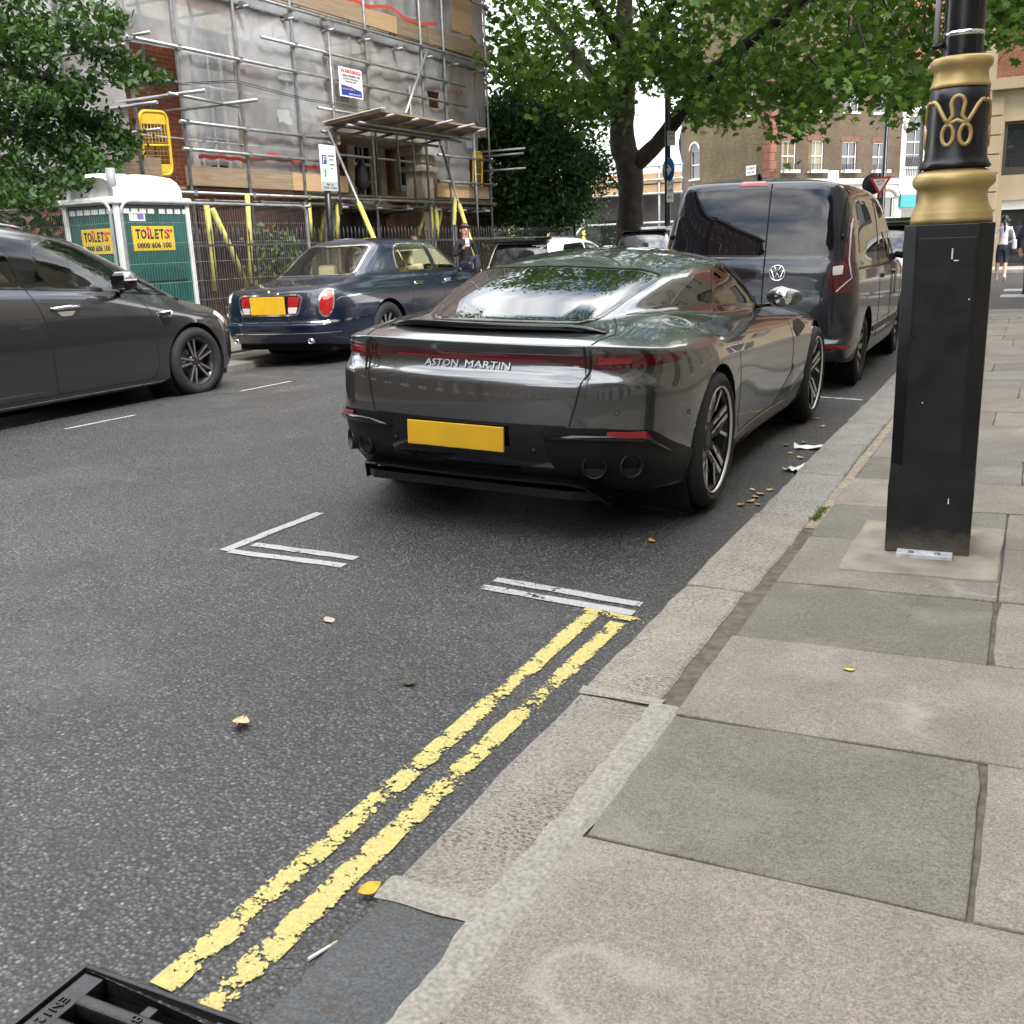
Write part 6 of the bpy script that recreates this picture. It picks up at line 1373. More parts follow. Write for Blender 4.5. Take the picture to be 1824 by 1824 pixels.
for (px_, py_) in ((505, 207), (835, 255)):
    q = PX(px_, py_, XS + .02); s_ = random.uniform(.12, .28); mb = MB(); vs = [(q.x + random.uniform(0, .05), q.y + (i / 3 - .5) * s_ * 1.6, q.z + (j / 3 - .5) * s_ + random.uniform(-.03, .03)) for i in range(4) for j in range(4)]
    mb.add(vs, [(i * 4 + j, i * 4 + 4 + j, i * 4 + 5 + j, i * 4 + 1 + j) for i in range(3) for j in range(3)], True); mb.build('torn_flap', M_SHEET, SC)
# red band at the foot of the sheets
M_REDB = mat('red_band', (.42, .05, .035), .6)
def band(y0, y1, z, sag):
    mb = MB(); vs = []
    for i in range(13):
        t = i / 12; y = y0 + (y1 - y0) * t; zz = z - sag * 4 * t * (1 - t) + .015 * math.sin(t * 17); vs += [(XS - .012, y, zz), (XS - .014, y, zz + .065)]
    mb.add(vs, [(i * 2, i * 2 + 2, i * 2 + 3, i * 2 + 1) for i in range(12)], True); mb.build('red_band', M_REDB, SC)
band(12.9, 14.0, 2.82, -.03); band(14.05, 15.45, 2.86, -.09); band(15.5, 16.4, 2.78, -.02); band(16.6, 18.8, 6.0, .12); band(18.8, 20.6, 5.98, .12)
# tubes that stick out towards the street
def poke(px, py, px2, r=.026, m=None, y=None):
    p = PX(px, py, XS + .05); L = .1
    for _ in range(60):
        if proj((p.x + L, p.y, p.z))[0] >= px2: break
        L += .03
    tb((p.x - .5, p.y, p.z), (p.x + L, p.y, p.z), r, m or M_STEEL)
for a in ((240, 178, 364), (323, 195, 458), (236, 188, 280), (235, 63, 266), (243, 235, 286), (866, 270, 935), (872, 278, 932), (874, 304, 936)): poke(*a)
p = PX(300, 166, XS + .9); tb(p, PX(425, 190, XS + .9), .024)
for (xa_, ya_), (xb_, yb_), X_ in (((140, 140), (420, 143), XS + .12), ((420, 143), (652, 192), XS + .12), ((140, 143), (415, 146), XS + .14), ((415, 146), (660, 196), XS + .14)):
    p, q = PX(xa_, ya_, X_), PX(xb_, yb_, X_); MB().tube([p, (p + q) / 2 - Vector((0, 0, .06)), q], .006, 5).build('cable', M_BLACK, SC)
for Y in (12.3, 13.4, 14.8, 16.0, 18.4, 19.2, 21.3, 22.2): tb((XS - .32, Y, 2.5), (XS - .32, Y, 11), .024, M_STEELD)
for z in (3.15, 4.0, 6.3, 7.1): tb((XS - .36, 11.8, z), (XS - .36, 22.7, z), .024, M_STEELD)
# canopy over the entrance
A = PX(578, 222, XS + .1); D = PX(775, 252, XS + .1); zi = (A.z + D.z) / 2
B = PX(672, 193, XS + 1.35); C = PX(845, 231, XS + 1.35); zo_ = (B.z + C.z) / 2
ya, yb = A.y, max(D.y, C.y)
nb = 7
for k in range(nb):
    t0, t1 = k / nb, (k + .94) / nb; xa, xb = XS + .1 + 1.25 * t0, XS + .1 + 1.25 * t1; za, zb_ = zi + (zo_ - zi) * t0, zi + (zo_ - zi) * t1; j = random.uniform(-.12, .12)
    MB().prism([(xa, ya, za), (xb, ya, zb_), (xb, ya, zb_ + .038), (xa, ya, za + .038)], (0, yb - ya + j, 0)).build('canopy_board', M_BOARD, SC)
for k in range(5):
    y = ya + .25 + (yb - ya - .5) * k / 4; d_ = Vector((1.25, 0, zo_ - zi)).normalized(); tb(Vector((XS + .0, y, zi - .05)) - d_ * .2, Vector((XS + 1.35, y, zo_ - .05)) + d_ * (.35 if k in (2, 3) else .12), .026, M_STEELD)
for x, z in ((XS + .12, zi - .11), (XS + .7, (zi + zo_) / 2 - .12), (XS + .95, zi + (zo_ - zi) * .68 - .12)): tb((x, ya - .15, z), (x, yb + .1, z), .028, M_STEELD)
tb((XS + 1.3, ya + .9, zo_ + .05), PX(760, 92, XS + .08), .024); tb((XS + .05, ya - .1, zi + .3), (XS + .05, yb - .6, zi + .3), .026)
mb = MB(); mb.prism([(XS + .1, ya - .05, zi + .05), (XS + 1.38, ya - .05, zo_ + .05), (XS + 1.38, ya + .12, zo_ + .065), (XS + .1, ya + .12, zi + .065)], (0, 0, .012)); mb.build('canopy_sheet', M_SIGNW, SC)
# raking struts with yellow foam
def strut(px0, py0, px1, py1, X0, X1, foam=.35):
    p = PX(px0, py0, X0); q = PX(px1, py1, X1); d = (q - p); e = p + d * ((p.z + .0) / max(.05, p.z - q.z)); 
    tb(p, e, .026); f0 = q - d.normalized() * foam
    MB().tube([f0, e], .046, 8).build('foam_sleeve', M_YFOAM, SC)
strut(582, 226, 652, 392, XS + .15, -11.05); strut(781, 246, 826, 390, XS + .15, -11.05)
def foam(px0, py0, px1, py1, X, r=.044):
    p, q = PX(px0, py0, X), PX(px1, py1, X); MB().tube([p, (p + q) / 2 + Vector((0, .02, 0)), q], r, 8).build('foam_sleeve', M_YFOAM, SC)
for a in ((440, 345, 447, 505, -11.9), (367, 362, 384, 518, -11.7), (378, 372, 442, 515, -11.4), (549, 360, 553, 425, -12.0), (586, 365, 590, 425, -11.7), (601, 352, 600, 425, -12.0), (575, 370, 570, 430, -12.6), (757, 372, 745, 420, -12.3), (767, 368, 770, 425, -12.0), (777, 372, 779, 425, -11.9), (786, 372, 780, 405, -12.4), (811, 348, 806, 430, -11.6)):
    foam(*a)

# ---- things hung on the scaffold
def plate(name, label, cat, px0, py0, px1, py1, X, tilt=0):
    a, b = PX(px0, py0, X), PX(px1, py1, X); c = (a + b) / 2; w, h = abs(b.y - a.y), abs(a.z - b.z)
    T = thing(name, label, cat, c, (0, tilt, 0)); mb = MB().b2((-.006, -w / 2, -h / 2), (.006, w / 2, h / 2)); mb.build('panel', M_SIGNW, T, bevel=.003); return T, w, h
def FX(y, z, d=.0075): return frame((d, y, z), (0, 1, 0), (0, 0, 1))
T, w, h = plate('warning_sign', 'white warning sign with red heading and blue foot hung on the scaffold sheeting', 'sign', 602, 117, 647, 178, XS + .12)
text('lettering', 'WARNING!', FX(0, h * .38), M_SRED, T, w=w * .88, h=h * .135, bold=.035)
for i, (s_, ww) in enumerate((('THESE PREMISES ARE', .82), ('ELECTRONICALLY', .66), ('PROTECTED', .46))): text('lettering', s_, FX(0, h * (.225 - .10 * i)), M_INK, T, w=w * ww, h=h * .066, bold=.02)
mb = MB(); mb.prism([(.0065, -w * .44, -h * .45), (.0065, w * .44, -h * .45), (.0065, w * .44, -h * .24), (.0065, 0, -h * .14), (.0065, -w * .44, -h * .10)], (.002, 0, 0)); mb.build('blue_panel', M_BLUE, T)
text('lettering', 'Intruder', FX(-w * .12, -h * .22, .0095), mat('sign_orange', (.75, .28, .04), .5), T, w=w * .52, h=h * .085); text('lettering', '0800 00 30 30', FX(w * .12, -h * .38, .0095), M_SIGNW, T, w=w * .5, h=h * .05)
T, w, h = plate('sign_plate', 'small dark blue notice tied to the corner scaffold tube under the hanging branches', 'sign', 231, 120, 246, 146, XS + .1)
MB().b2((.0065, -w * .46, -h * .46), (.009, w * .46, h * .46)).build('blue_panel', M_BLUE, T)
for z in (.28, .1, -.12, -.3): MB().b2((.0095, -w * .38, h * z - .018), (.011, w * .36, h * z + .018)).build('white_bar', M_SIGNW, T)
def barrier(name, label, px0, py0, px1, py1, X, lean):
    a, b = PX(px0, py0, X), PX(px1, py1, X); c = (a + b) / 2; w, h = abs(b.y - a.y), abs(a.z - b.z); T = thing(name, label, 'barrier', (c.x, c.y, c.z - h / 2), (lean, .06, 0)); r = .14
    pts = [(0, q.x, q.y) for q in Shell.rnd([(-w / 2, 0), (w / 2, 0), (w / 2, h), (-w / 2, h)], r, 6)]
    MB().tube(pts + [pts[0]], .026, 8, cap=False).build('frame', M_YBAR, T)
    for z0, z1 in ((h * .80, h - .02), (.03, h * .17)): MB().b2((-.010, -w / 2 + .04, z0), (.010, w / 2 - .04, z1)).build('panel', M_YBAR, T, bevel=.008)
    MB().tube([(0, -w / 2, h * .47), (0, w / 2, h * .47)], .02, 6).build('middle_bar', M_YBAR, T)
    mb = MB(); 
    for k in range(1, 8): y = -w / 2 + w * k / 8; mb.tube([(0, y, h * .17), (0, y, h * .8)], .006, 4)
    for k in range(1, 9): z = h * (.17 + .63 * k / 9); mb.tube([(0, -w / 2, z), (0, w / 2, z)], .006, 4)
    mb.build('wire_grid', mat('mesh_yellow', (.42, .28, .04), .5), T)['kind'] = 'stuff'
barrier('barrier', 'yellow plastic pedestrian barrier stood on end against the scaffold beside the torn corner', 246, 196, 308, 313, XS - .12, .05)
barrier('barrier', 'yellow barrier seen edge on at the right end of the scaffold', 839, 270, 858, 346, XS - .12, 0)

# ---- portable toilet
def toilet():
    x1, x0, y0, y1, zt = -10.05, -10.93, 9.28, 10.45, 1.98
    T = thing('portable_toilet', 'green portable toilet cabin with a white domed roof behind mesh fencing', 'portable toilet', ((x0 + x1) / 2, (y0 + y1) / 2, 0))
    a = (x1 - x0) / 2; b = (y1 - y0) / 2; mg = mat('green_plastic', (.004, .085, .070), .45, noise=(4, .15)); mg2 = mat('green_plastic_dark', (.003, .060, .050), .5)
    MB().b2((-a, -b, .10), (a, b, zt)).build('cabin', mg, T, bevel=.02)
    mb = MB(); mb.b2((-a + .05, -b + .05, .0), (a - .05, b - .05, .098)); mb.build('base', M_BLACK, T)
    for sx, sy in ((-1, -1), (1, -1), (1, 1), (-1, 1)): MB().b2((sx * a - .03, sy * b - .03, .08), (sx * a + .03, sy * b + .03, zt + .01)).build('corner_post', M_WHITEP, T, bevel=.01)
    # ribbed panels and raised arches
    for k in range(9): y = -b + .14 + k * (2 * b - .28) / 8; MB().b2((a + .002, y - .018, .2), (a + .014, y + .018, 1.02)).build('rib', mg, T, bevel=.005)
    for k in range(7): x = -a + .14 + k * (2 * a - .28) / 6; MB().b2((x - .018, -b - .014, .2), (x + .018, -b - .002, 1.02)).build('rib', mg, T, bevel=.005)
    mb = MB(); mb.prism([(a + .002, -b + .12, 1.04), (a + .002, b - .12, 1.04), (a + .002, b - .12, 1.12), (a + .002, b - .32, 1.22), (a + .002, -b + .32, 1.22), (a + .002, -b + .12, 1.12)], (.016, 0, 0)); mb.build('arch_panel', mg2, T, bevel=.006)
    mb = MB(); mb.prism([(-a + .12, -b - .002, 1.04), (a - .12, -b - .002, 1.04), (a - .12, -b - .002, 1.12), (a - .32, -b - .002, 1.22), (-a + .32, -b - .002, 1.22), (-a + .12, -b - .002, 1.12)], (0, -.016, 0)); mb.build('arch_panel', mg2, T, bevel=.006)
    for k in range(8): MB().b2((a + .002, -b + .14 + k * .135 + (.05 if k > 3 else 0) - .05, zt - .11), (a + .012, -b + .14 + k * .135 + (.05 if k > 3 else 0) + .05, zt - .05)).build('vent_slot', M_SIGNW, T)
    for k in range(6): MB().b2((-a + .12 + k * .13 - .045, -b - .012, zt - .11), (-a + .13 + k * .13 + .045, -b - .002, zt - .05)).build('vent_slot', M_SIGNW, T)
    MB().b2((-a - .06, -b - .06, zt), (a + .06, b + .06, zt + .085)).build('roof_rim', M_WHITEP, T, bevel=.02)
    prof = [(-.97, 0), (-.95, .12), (-.86, .21), (-.62, .275), (-.3, .30), (0, .305), (.3, .30), (.62, .275), (.86, .21), (.95, .12), (.97, 0)]
    mb = MB(); N = len(prof); vs = []
    for t, s_ in ((-.97, .80), (-.90, .95), (-.5, 1.0), (-.12, 1.0), (-.08, .88), (.08, .88), (.12, 1.0), (.5, 1.0), (.90, .95), (.97, .80)):
        for p_, q_ in prof: vs.append((p_ * a * (1 if abs(t) < .95 else .97), t * b, zt + .085 + q_ * s_))
    fs = [(i * N + k, i * N + k + 1, (i + 1) * N + k + 1, (i + 1) * N + k) for i in range(9) for k in range(N - 1)] + [tuple(range(N)), tuple(9 * N + k for k in reversed(range(N)))]
    mb.add(vs, fs, True); mb.build('roof_dome', M_WHITEP, T)
    MB().tube([(a - .08, -b + .06, zt + .08), (a - .08, -b + .06, zt + .42)], .055, 12).build('vent_pipe', mat('grey_plastic', (.27, .28, .30), .5), T)
    ys = mat('sticker_yellow', (.70, .50, .02), .5)
    def sticker(M, w, h):
        o = MB().box((0, 0, 0), (w, h, .004)).build('sticker', ys, T); o.matrix_local = M
        u = w
        for s_, cx, ww, m_, hh, cz in (('T', -.365 * u, .115 * u, M_INK, .40 * h, .18 * h), ('O', -.235 * u, .14 * u, M_INK, .40 * h, .18 * h), ('I', -.125 * u, .045 * u, M_SRED, .34 * h, .15 * h), ('L', -.04 * u, .08 * u, M_INK, .40 * h, .18 * h), ('E', .075 * u, .09 * u, M_INK, .40 * h, .18 * h), ('T', .195 * u, .115 * u, M_INK, .40 * h, .18 * h), ('S', .325 * u, .13 * u, M_SRED, .40 * h, .18 * h), ('+', .435 * u, .07 * u, M_SRED, .17 * h, .32 * h), ('0800 606 100', 0, .82 * u, M_INK, .24 * h, -.28 * h)):
            me = text_mesh(s_, ww, hh, .002, bold=.035); me.transform(Matrix.Translation((cx, cz, .0022))); link('lettering', me, o, m_)
        MB().lathe([(0, .003), (.035 * u, .003)], 10, c=(-.125 * u, .39 * h, 0)).build('lettering', M_SRED, o)
    sticker(frame((a + .004, -.04, 1.57), (0, 1, 0), (0, 0, 1)), .70, .30); sticker(frame((.05, -b - .004, 1.55), (1, 0, 0), (0, 0, 1)), .52, .30)
    o = MB().b2((a + .002, -.40, 1.78), (a + .005, -.14, 1.89)).build('label', M_SIGNW, T); MB().b2((a + .0055, -.27, 1.80), (a + .007, -.17, 1.87)).build('label_print', mat('print_violet', (.20, .16, .45), .5), o)
toilet()

# ---- mesh fence panels
def mesh_panel(label, p, q, h=1.92):
    p, q = Vector(p), Vector(q); L = (q - p).length; d = (q - p).normalized(); T = thing('mesh_fence_panel', label, 'fence panel', (p.x, p.y, .06), (0, 0, math.atan2(d.y, d.x)))
    r = .16; pts = [(x.x, 0, x.y) for x in Shell.rnd([(0, 0), (L, 0), (L, h), (0, h)], r, 6)]; MB().tube(pts + [pts[0]], .021, 8, cap=False).build('frame', M_STEEL, T)
    mb = MB(); n = int(L / .045)
    def wire(a, b, w): 
        a, b = Vector(a), Vector(b); t = (b - a).normalized(); s_ = t.cross(Vector((0, 1, 0))) * w; u = Vector((0, w, 0))
        mb.add([a + s_, a - s_ * .5 + u, a - s_ * .5 - u, b + s_, b - s_ * .5 + u, b - s_ * .5 - u], [(0, 1, 4, 3), (1, 2, 5, 4), (2, 0, 3, 5)])
    for k in range(1, n): x = L * k / n; wire((x, 0, .03), (x, 0, h - .03), .0019)
    for k in range(1, 8): z = h * k / 8; wire((.02, 0, z), (L - .02, 0, z), .0024)
    mb.build('wire_mesh', M_STEELD, T)['kind'] = 'stuff'
    for x in (.0, L): MB().box((x, 0, -.03), (.22, .6, .1)).build('foot', M_BLACK, T, bevel=.02)
    return T
mesh_panel('mesh fence panel in front of the toilet stickers, running along the kerb', (-9.62, 8.95, 0), (-9.62, 12.42, 0)); mesh_panel('mesh fence panel turning away from the road in front of the toilet side', (-9.70, 8.86, 0), (-12.95, 9.25, 0))
# ---- iron railings
RX = -10.95
def railing(label, y0, y1, h=1.62, foam=False):
    T = thing('iron_railing', label, 'railing', (RX, y0, 0)); L = y1 - y0
    MB().b2((-.16, -.05, -.05), (.16, L, .22)).build('plinth', M_STONE, T)
    MB().b2((-.012, 0, h - .16), (.012, L, h - .125)).build('rail', M_IRON, T); MB().b2((-.012, 0, .38), (.012, L, .415)).build('rail', M_IRON, T)
    b = MB(); b.tube([(0, 0, .22), (0, 0, h), (0, 0, h + .02), (0, 0, h + .13)], [.011, .011, .017, .002], 6); me = b.mesh('bar'); me.materials.append(M_IRON)
    n = int(L / .118)
    for k in range(n):
        o = bpy.data.objects.new('bar', me); COL.objects.link(o); o.parent = T; o.location = (0, .06 + k * .118, 0); o.scale = (1, 1, random.uniform(.99, 1.01))
    for y in (0.0, L): MB().tube([(0, y, .0), (0, y, h + .16)], .028, 8).build('post', M_IRON, T)
    if foam:
        for ya_, yb_ in ((.3, 1.6), (1.75, 3.0), (3.3, 4.2), (4.5, 6.1)): MB().tube([(-.05, ya_, h - .14), (-.05, yb_, h - .14)], .024, 8).build('foam_sleeve', M_YFOAM, T)
railing('black iron railings along the garden of the scaffolded house', 10.6, 19.0); railing('black iron railings with yellow foam along the top, beyond the standing woman', 19.1, 25.4, foam=True)

# ---- parking sign on its post
c = PX(580, 300, -10.6)
T = thing('parking_sign', 'white parking restriction sign on a black post in front of the railings', 'sign', (c.x, c.y, 0))
MB().tube([(0, 0, 0), (0, 0, c.z + .30)], .052, 12).build('post', M_BLACKPAINT, T)
w, h = .44, .72; zc0 = c.z
MB().b2((.056, -w / 2, zc0 - h / 2), (.064, w / 2, zc0 + h / 2)).build('panel', M_SIGNW, T, bevel=.003)
def PS(y, z): return frame((.0655, y, z), (0, 1, 0), (0, 0, 1))
MB().b2((.0645, -w * .38, zc0 + .06), (.0665, -w * .10, zc0 + .20)).build('blue_square', M_BLUE, T); text('lettering', 'P', frame((.0672, -w * .24, zc0 + .13), (0, 1, 0), (0, 0, 1)), M_SIGNW, T, h=.10)
for i, s_ in enumerate(('Resident', 'permit', 'holders', 'only')): text('lettering', s_, PS(w * .20, zc0 + .20 - .068 * i), M_INK, T, h=.038)
MB().b2((.0645, -w * .28, zc0 - .14), (.0665, -w * .18, zc0 - .02)).build('green_mark', mat('sign_green', (.03, .30, .12), .5), T)
MB().b2((.0645, -w / 2 + .004, zc0 - h / 2 + .004), (.0662, w / 2 - .004, zc0 - .21)).build('grey_panel', mat('sign_grey', (.42, .43, .44), .5), T)
for i, s_ in enumerate(('Mon - Sat', '8.30am - 6.30pm')): text('lettering', s_, frame((.0675, 0, zc0 - .255 - .055 * i), (0, 1, 0), (0, 0, 1)), M_INK, T, w=w * (.4 if i == 0 else .8), h=.034)
# ------------------------------------------------------------------ buildings at the end of the street
def horiz(px, t):
    d = _ray(px, 410); k = math.hypot(d.x, d.y); return Vector((d.x / k * t, d.y / k * t, 0))
K0 = horiz(1368, 58); DG = Vector((-.80, .60, 0)); DF = Vector((.57, .82, 0))
CB = thing('corner_house', 'brown stock brick corner house with white sash windows and a white ground floor', 'house', K0)
def local_wall(name, org, d, x0, x1, z0, z1, holes, m, par, depth=.25):
    """wall with local x along d, outside on the side of d x up"""
    n = d.cross(Vector((0, 0, 1))); o = wall_holes(x0, x1, z0, z1, holes, depth).build(name, m, par)
    o.matrix_local = Matrix(((d.x, -n.x if False else n.x, 0, org[0]), (d.y, n.y, 0, org[1]), (0, 0, 1, org[2]), (0, 0, 0, 1))); return o
# front: find the window places from the photo on the front plane
nF = DF.cross(Vector((0, 0, 1)))
if nF.dot(-K0) < 0: nF = -nF
nG = DG.cross(Vector((0, 0, 1)))
if nG.dot(-K0) < 0: nG = -nG
def on_plane(px, py, o, n):
    d = _ray(px, py); return CAM + d * ((Vector(o) - CAM).dot(n) / d.dot(n))
def FL(px, py): q = on_plane(px, py, K0, nF) - K0; return q.dot(DF), q.z
def GL_(px, py): q = on_plane(px, py, K0, nG) - K0; return q.dot(DG), q.z
def WM(o, d, n, x, z, off): p = d * x + n * off; return Matrix(((d.x, n.x, 0, p.x), (d.y, n.y, 0, p.y), (0, 0, 1, z), (0, 0, 0, 1)))
def open_from(f, px0, py0, px1, py1):
    a, b = f(px0, py0), f(px1, py1); return min(a[0], b[0]), max(a[0], b[0]), min(a[1], b[1]), max(a[1], b[1])
fr = [open_from(FL, x0, y0, x1, y1) for x0, y0, x1, y1 in ((1393, 251, 1417, 305), (1441, 250, 1466, 305), (1501, 252, 1525, 305), (1556, 254, 1579, 305), (1394, 140, 1418, 197), (1449, 142, 1473, 198), (1506, 145, 1530, 200), (1560, 147, 1583, 202))]
x1F = FL(1603, 300)[0]; zsp = FL(1560, 318)[1]
def mat_wall(o, d, n):  return Matrix(((d.x, n.x, 0, 0), (d.y, n.y, 0, 0), (0, 0, 1, 0), (0, 0, 0, 1)))
w_ = wall_holes(0.16, x1F, zsp, 14.5, fr).build('wall', M_BR_BRN, CB); w_.matrix_local = mat_wall(K0, DF, nF)
g0 = open_from(FL, 1560, 350, 1590, 420); gh = [(g0[0], g0[1], .9, zsp - 1.0), (g0[0] - 4, g0[1] - 4, .9, zsp - 1.0)]
w_ = wall_holes(0.16, x1F, -.3, zsp - .002, gh).build('ground_floor_wall', M_PINKWALL, CB); w_.matrix_local = mat_wall(K0, DF, nF)
mb = MB(); mb.b2((-.1, .002, zsp - .30), (x1F + .05, .18, zsp)); o = mb.build('string_course', M_PINKWALL, CB); o.matrix_local = mat_wall(K0, DF, nF)
M_BLIND = mat('pale_blind', (.42, .37, .25), .7); 
for i, (a, b, c, d_) in enumerate(fr):
    ms = sash(b - a, d_ - c, M_WPVC, M_GLASSW if i not in (0, 1) else m_glass('warm_glass' + str(i), (.20, .17, .11), ior=1.5), 1, 2, sill=True); put_window(CB, WM(K0, DF, nF, (a + b) / 2, c, -.10), ms)
    mb = MB(); mb.b2((a - .12, .003, d_ + .002), (b + .12, .03, d_ + .30)); o = mb.build('flat_arch', M_BR_DK, CB); o.matrix_local = mat_wall(K0, DF, nF)
    if i < 4:
        mb = MB(); mb.b2((a - .05, .17, c - .10), (b + .05, .32, c + .07)); mb.build('window_box', M_WPVC, CB).matrix_local = mat_wall(K0, DF, nF)
        mb = MB(); x = a - .25
        while x <= b + .25: mb.tube([(x, .36, c - .05), (x, .36, c + .32)], .012, 4); x += .12
        mb.tube([(a - .28, .36, c + .33), (b + .28, .36, c + .33)], .018, 4); o = mb.build('window_guard', M_IRON, CB); o.matrix_local = mat_wall(K0, DF, nF); o['kind'] = 'stuff'
for a, b, c, d_ in gh:
    ms = sash(b - a, d_ - c, M_WPVC, M_GLASSW, 1, 2, sill=False); put_window(CB, WM(K0, DF, nF, (a + b) / 2, c, -.12), ms)
    mb = MB(); r = (b - a) / 2 + .05; cx = (a + b) / 2
    for rr, t in ((r + .12, .14), (r + .42, .08)): mb.tube([(cx + rr * math.cos(q), .05, d_ + rr * .55 * math.sin(q)) for q in [k * PI / 12 for k in range(13)]], t, 6)
    mb.build('arch_moulding', M_PINKWALL, CB).matrix_local = mat_wall(K0, DF, nF)
gw1 = open_from(GL_, 1327, 160, 1348, 202); gw2 = open_from(GL_, 1230, 270, 1246, 318); x1G = GL_(1208, 300)[0]
w_ = wall_holes(0.16, x1G, -.3, 15, [gw1, gw2]).build('side_wall', M_BR_YEL, CB); w_.matrix_local = mat_wall(K0, DG, nG)
put_window(CB, WM(K0, DG, nG, (gw1[0] + gw1[1]) / 2, gw1[2], -.10), sash(gw1[1] - gw1[0], gw1[3] - gw1[2], M_WPVC, M_GLASSW, 2, 2)); put_window(CB, WM(K0, DG, nG, (gw2[0] + gw2[1]) / 2, gw2[2], -.10), sash(gw2[1] - gw2[0], gw2[3] - gw2[2], M_WPVC, M_GLASSW, 1, 1))
mb = MB(); cx = (gw2[0] + gw2[1]) / 2; r = (gw2[1] - gw2[0]) / 2; mb.prism([(cx + r * math.cos(q), .003, gw2[3] + r * math.sin(q)) for q in [k * PI / 12 for k in range(13)]], (0, .03, 0)); mb.build('arched_light', M_GLASSW, CB).matrix_local = mat_wall(K0, DG, nG)
mb = MB(); mb.tube([(cx + r * math.cos(q), .05, gw2[3] + r * math.sin(q)) for q in [k * PI / 12 for k in range(13)]], .06, 6); mb.build('arch_frame', M_WPVC, CB).matrix_local = mat_wall(K0, DG, nG)
q0, q1 = GL_(1364, 300)[0], GL_(1372, 300)[0]
for k in range(34): # red quoins at the corner
    wq = .62 if k % 2 else .44; z = .1 + k * .42
    mb = MB(); mb.b2((.0, .003, z), (wq, .035, z + .40)); o = mb.build('quoin', M_BR_ORG, CB); o.matrix_local = mat_wall(K0, DG, nG)
    mb = MB(); mb.b2((.002, .003, max(z, zsp + .01)), (wq * .7, .035, max(z, zsp + .01) + .40)); o = mb.build('quoin', M_BR_ORG, CB); o.matrix_local = mat_wall(K0, DF, nF)
def wall_sign(name, label, px0, py0, px1, py1, o, d, n, lines, flip):
    f = (lambda px, py: ((on_plane(px, py, o, n) - o).dot(d), (on_plane(px, py, o, n) - o).z)); a = open_from(f, px0, py0, px1, py1); w, h = a[1] - a[0], a[3] - a[2]
    p = Vector(o) + d * ((a[0] + a[1]) / 2) + n * .06; p.z = (a[2] + a[3]) / 2; T = thing(name, label, 'sign', p)
    rt = d if not flip else -d; M = frame((n.x * .012, n.y * .012, 0), rt, (0, 0, 1)); b = MB().box((0, 0, -.012), (w, h, .02)).build('panel', M_SIGNW, T); b.matrix_local = M
    for i, s_ in enumerate(lines):
        me = text_mesh(s_, w * (.82 if i == 0 else .7), h * .26, .004); me.transform(M @ Matrix.Translation((0, h * (.2 - .42 * i), 0))); link('lettering', me, T, M_INK)
wall_sign('street_sign', 'white street name plate on the yellow brick side wall of the corner house', 1331, 296, 1348, 311, K0, DG, nG, ('ELIZABETH', 'PLACE SW1'), True)
wall_sign('street_sign', 'white street name plate under the windows of the corner house front', 1474, 304, 1492, 318, K0, DF, nF, ('GLOUCESTER', 'ST SW1'), False)
# the pale arcaded house after it, and the red house with stone base on the right
K1 = K0 + DF * (x1F + .02)
AH = thing('arcaded_house', 'white rendered house with tall arched window and teal shop fascia beyond the corner house', 'house', K1)
w_ = wall_holes(0, 3.2, -.3, 9.0, [(.4, 2.0, zsp + .6, zsp + 3.4), (.3, 2.9, .3, zsp - 1.7)]).build('wall', M_PINKWALL, AH); w_.matrix_local = mat_wall(K1, DF, nF)
w_ = wall_holes(0, 9, 9.002, 15, []).build('upper_wall', M_BR_ORG, AH); w_.matrix_local = mat_wall(K1, DF, nF)
w_ = wall_holes(3.202, 9, -.3, 9.0, [(3.8, 5.0, zsp + .6, zsp + 2.8), (6.2, 7.4, zsp + .6, zsp + 2.8)]).build('red_wall', M_BR_ORG, AH); w_.matrix_local = mat_wall(K1, DF, nF)
put_window(AH, WM(K1, DF, nF, 1.2, zsp + .6, -.1), sash(1.6, 2.8, M_WPVC, M_GLASSW, 2, 2))
for x in (4.4, 6.8): put_window(AH, WM(K1, DF, nF, x, zsp + .6, -.1), sash(1.2, 2.2, M_WPVC, M_GLASSW, 2, 2))
for nm, lo, hi, m in (('shop_window', (.3, -.2, .3), (2.9, -.15, zsp - 1.7), M_GLASSW), ('fascia', (.05, .003, zsp - 1.6), (3.1, .16, zsp - .9), mat('fascia_teal', (.02, .24, .24), .4)), ('yellow_panel', (1.7, -.14, zsp - 2.6), (2.7, -.10, zsp - 2.1), mat('panel_yellow', (.62, .42, .03), .5))):
    MB().b2(lo, hi).build(nm, m, AH).matrix_local = mat_wall(K1, DF, nF)
mb = MB(); mb.tube([(1.2 + 1.0 * math.cos(q), .06, zsp + 2.7 + 1.0 * math.sin(q)) for q in [k * PI / 14 for k in range(15)]], .12, 6); mb.build('arch_moulding', M_PINKWALL, AH).matrix_local = mat_wall(K1, DF, nF)
mb = MB(); x = .1
while x < 2.6: mb.tube([(x, .4, zsp + .1), (x, .4, zsp + 1.1)], .02, 4); x += .14
mb.b2((0, .38, zsp + 1.1), (2.7, .42, zsp + 1.15)); o = mb.build('balcony_rail', M_IRON, AH); o.matrix_local = mat_wall(K1, DF, nF); o['kind'] = 'stuff'

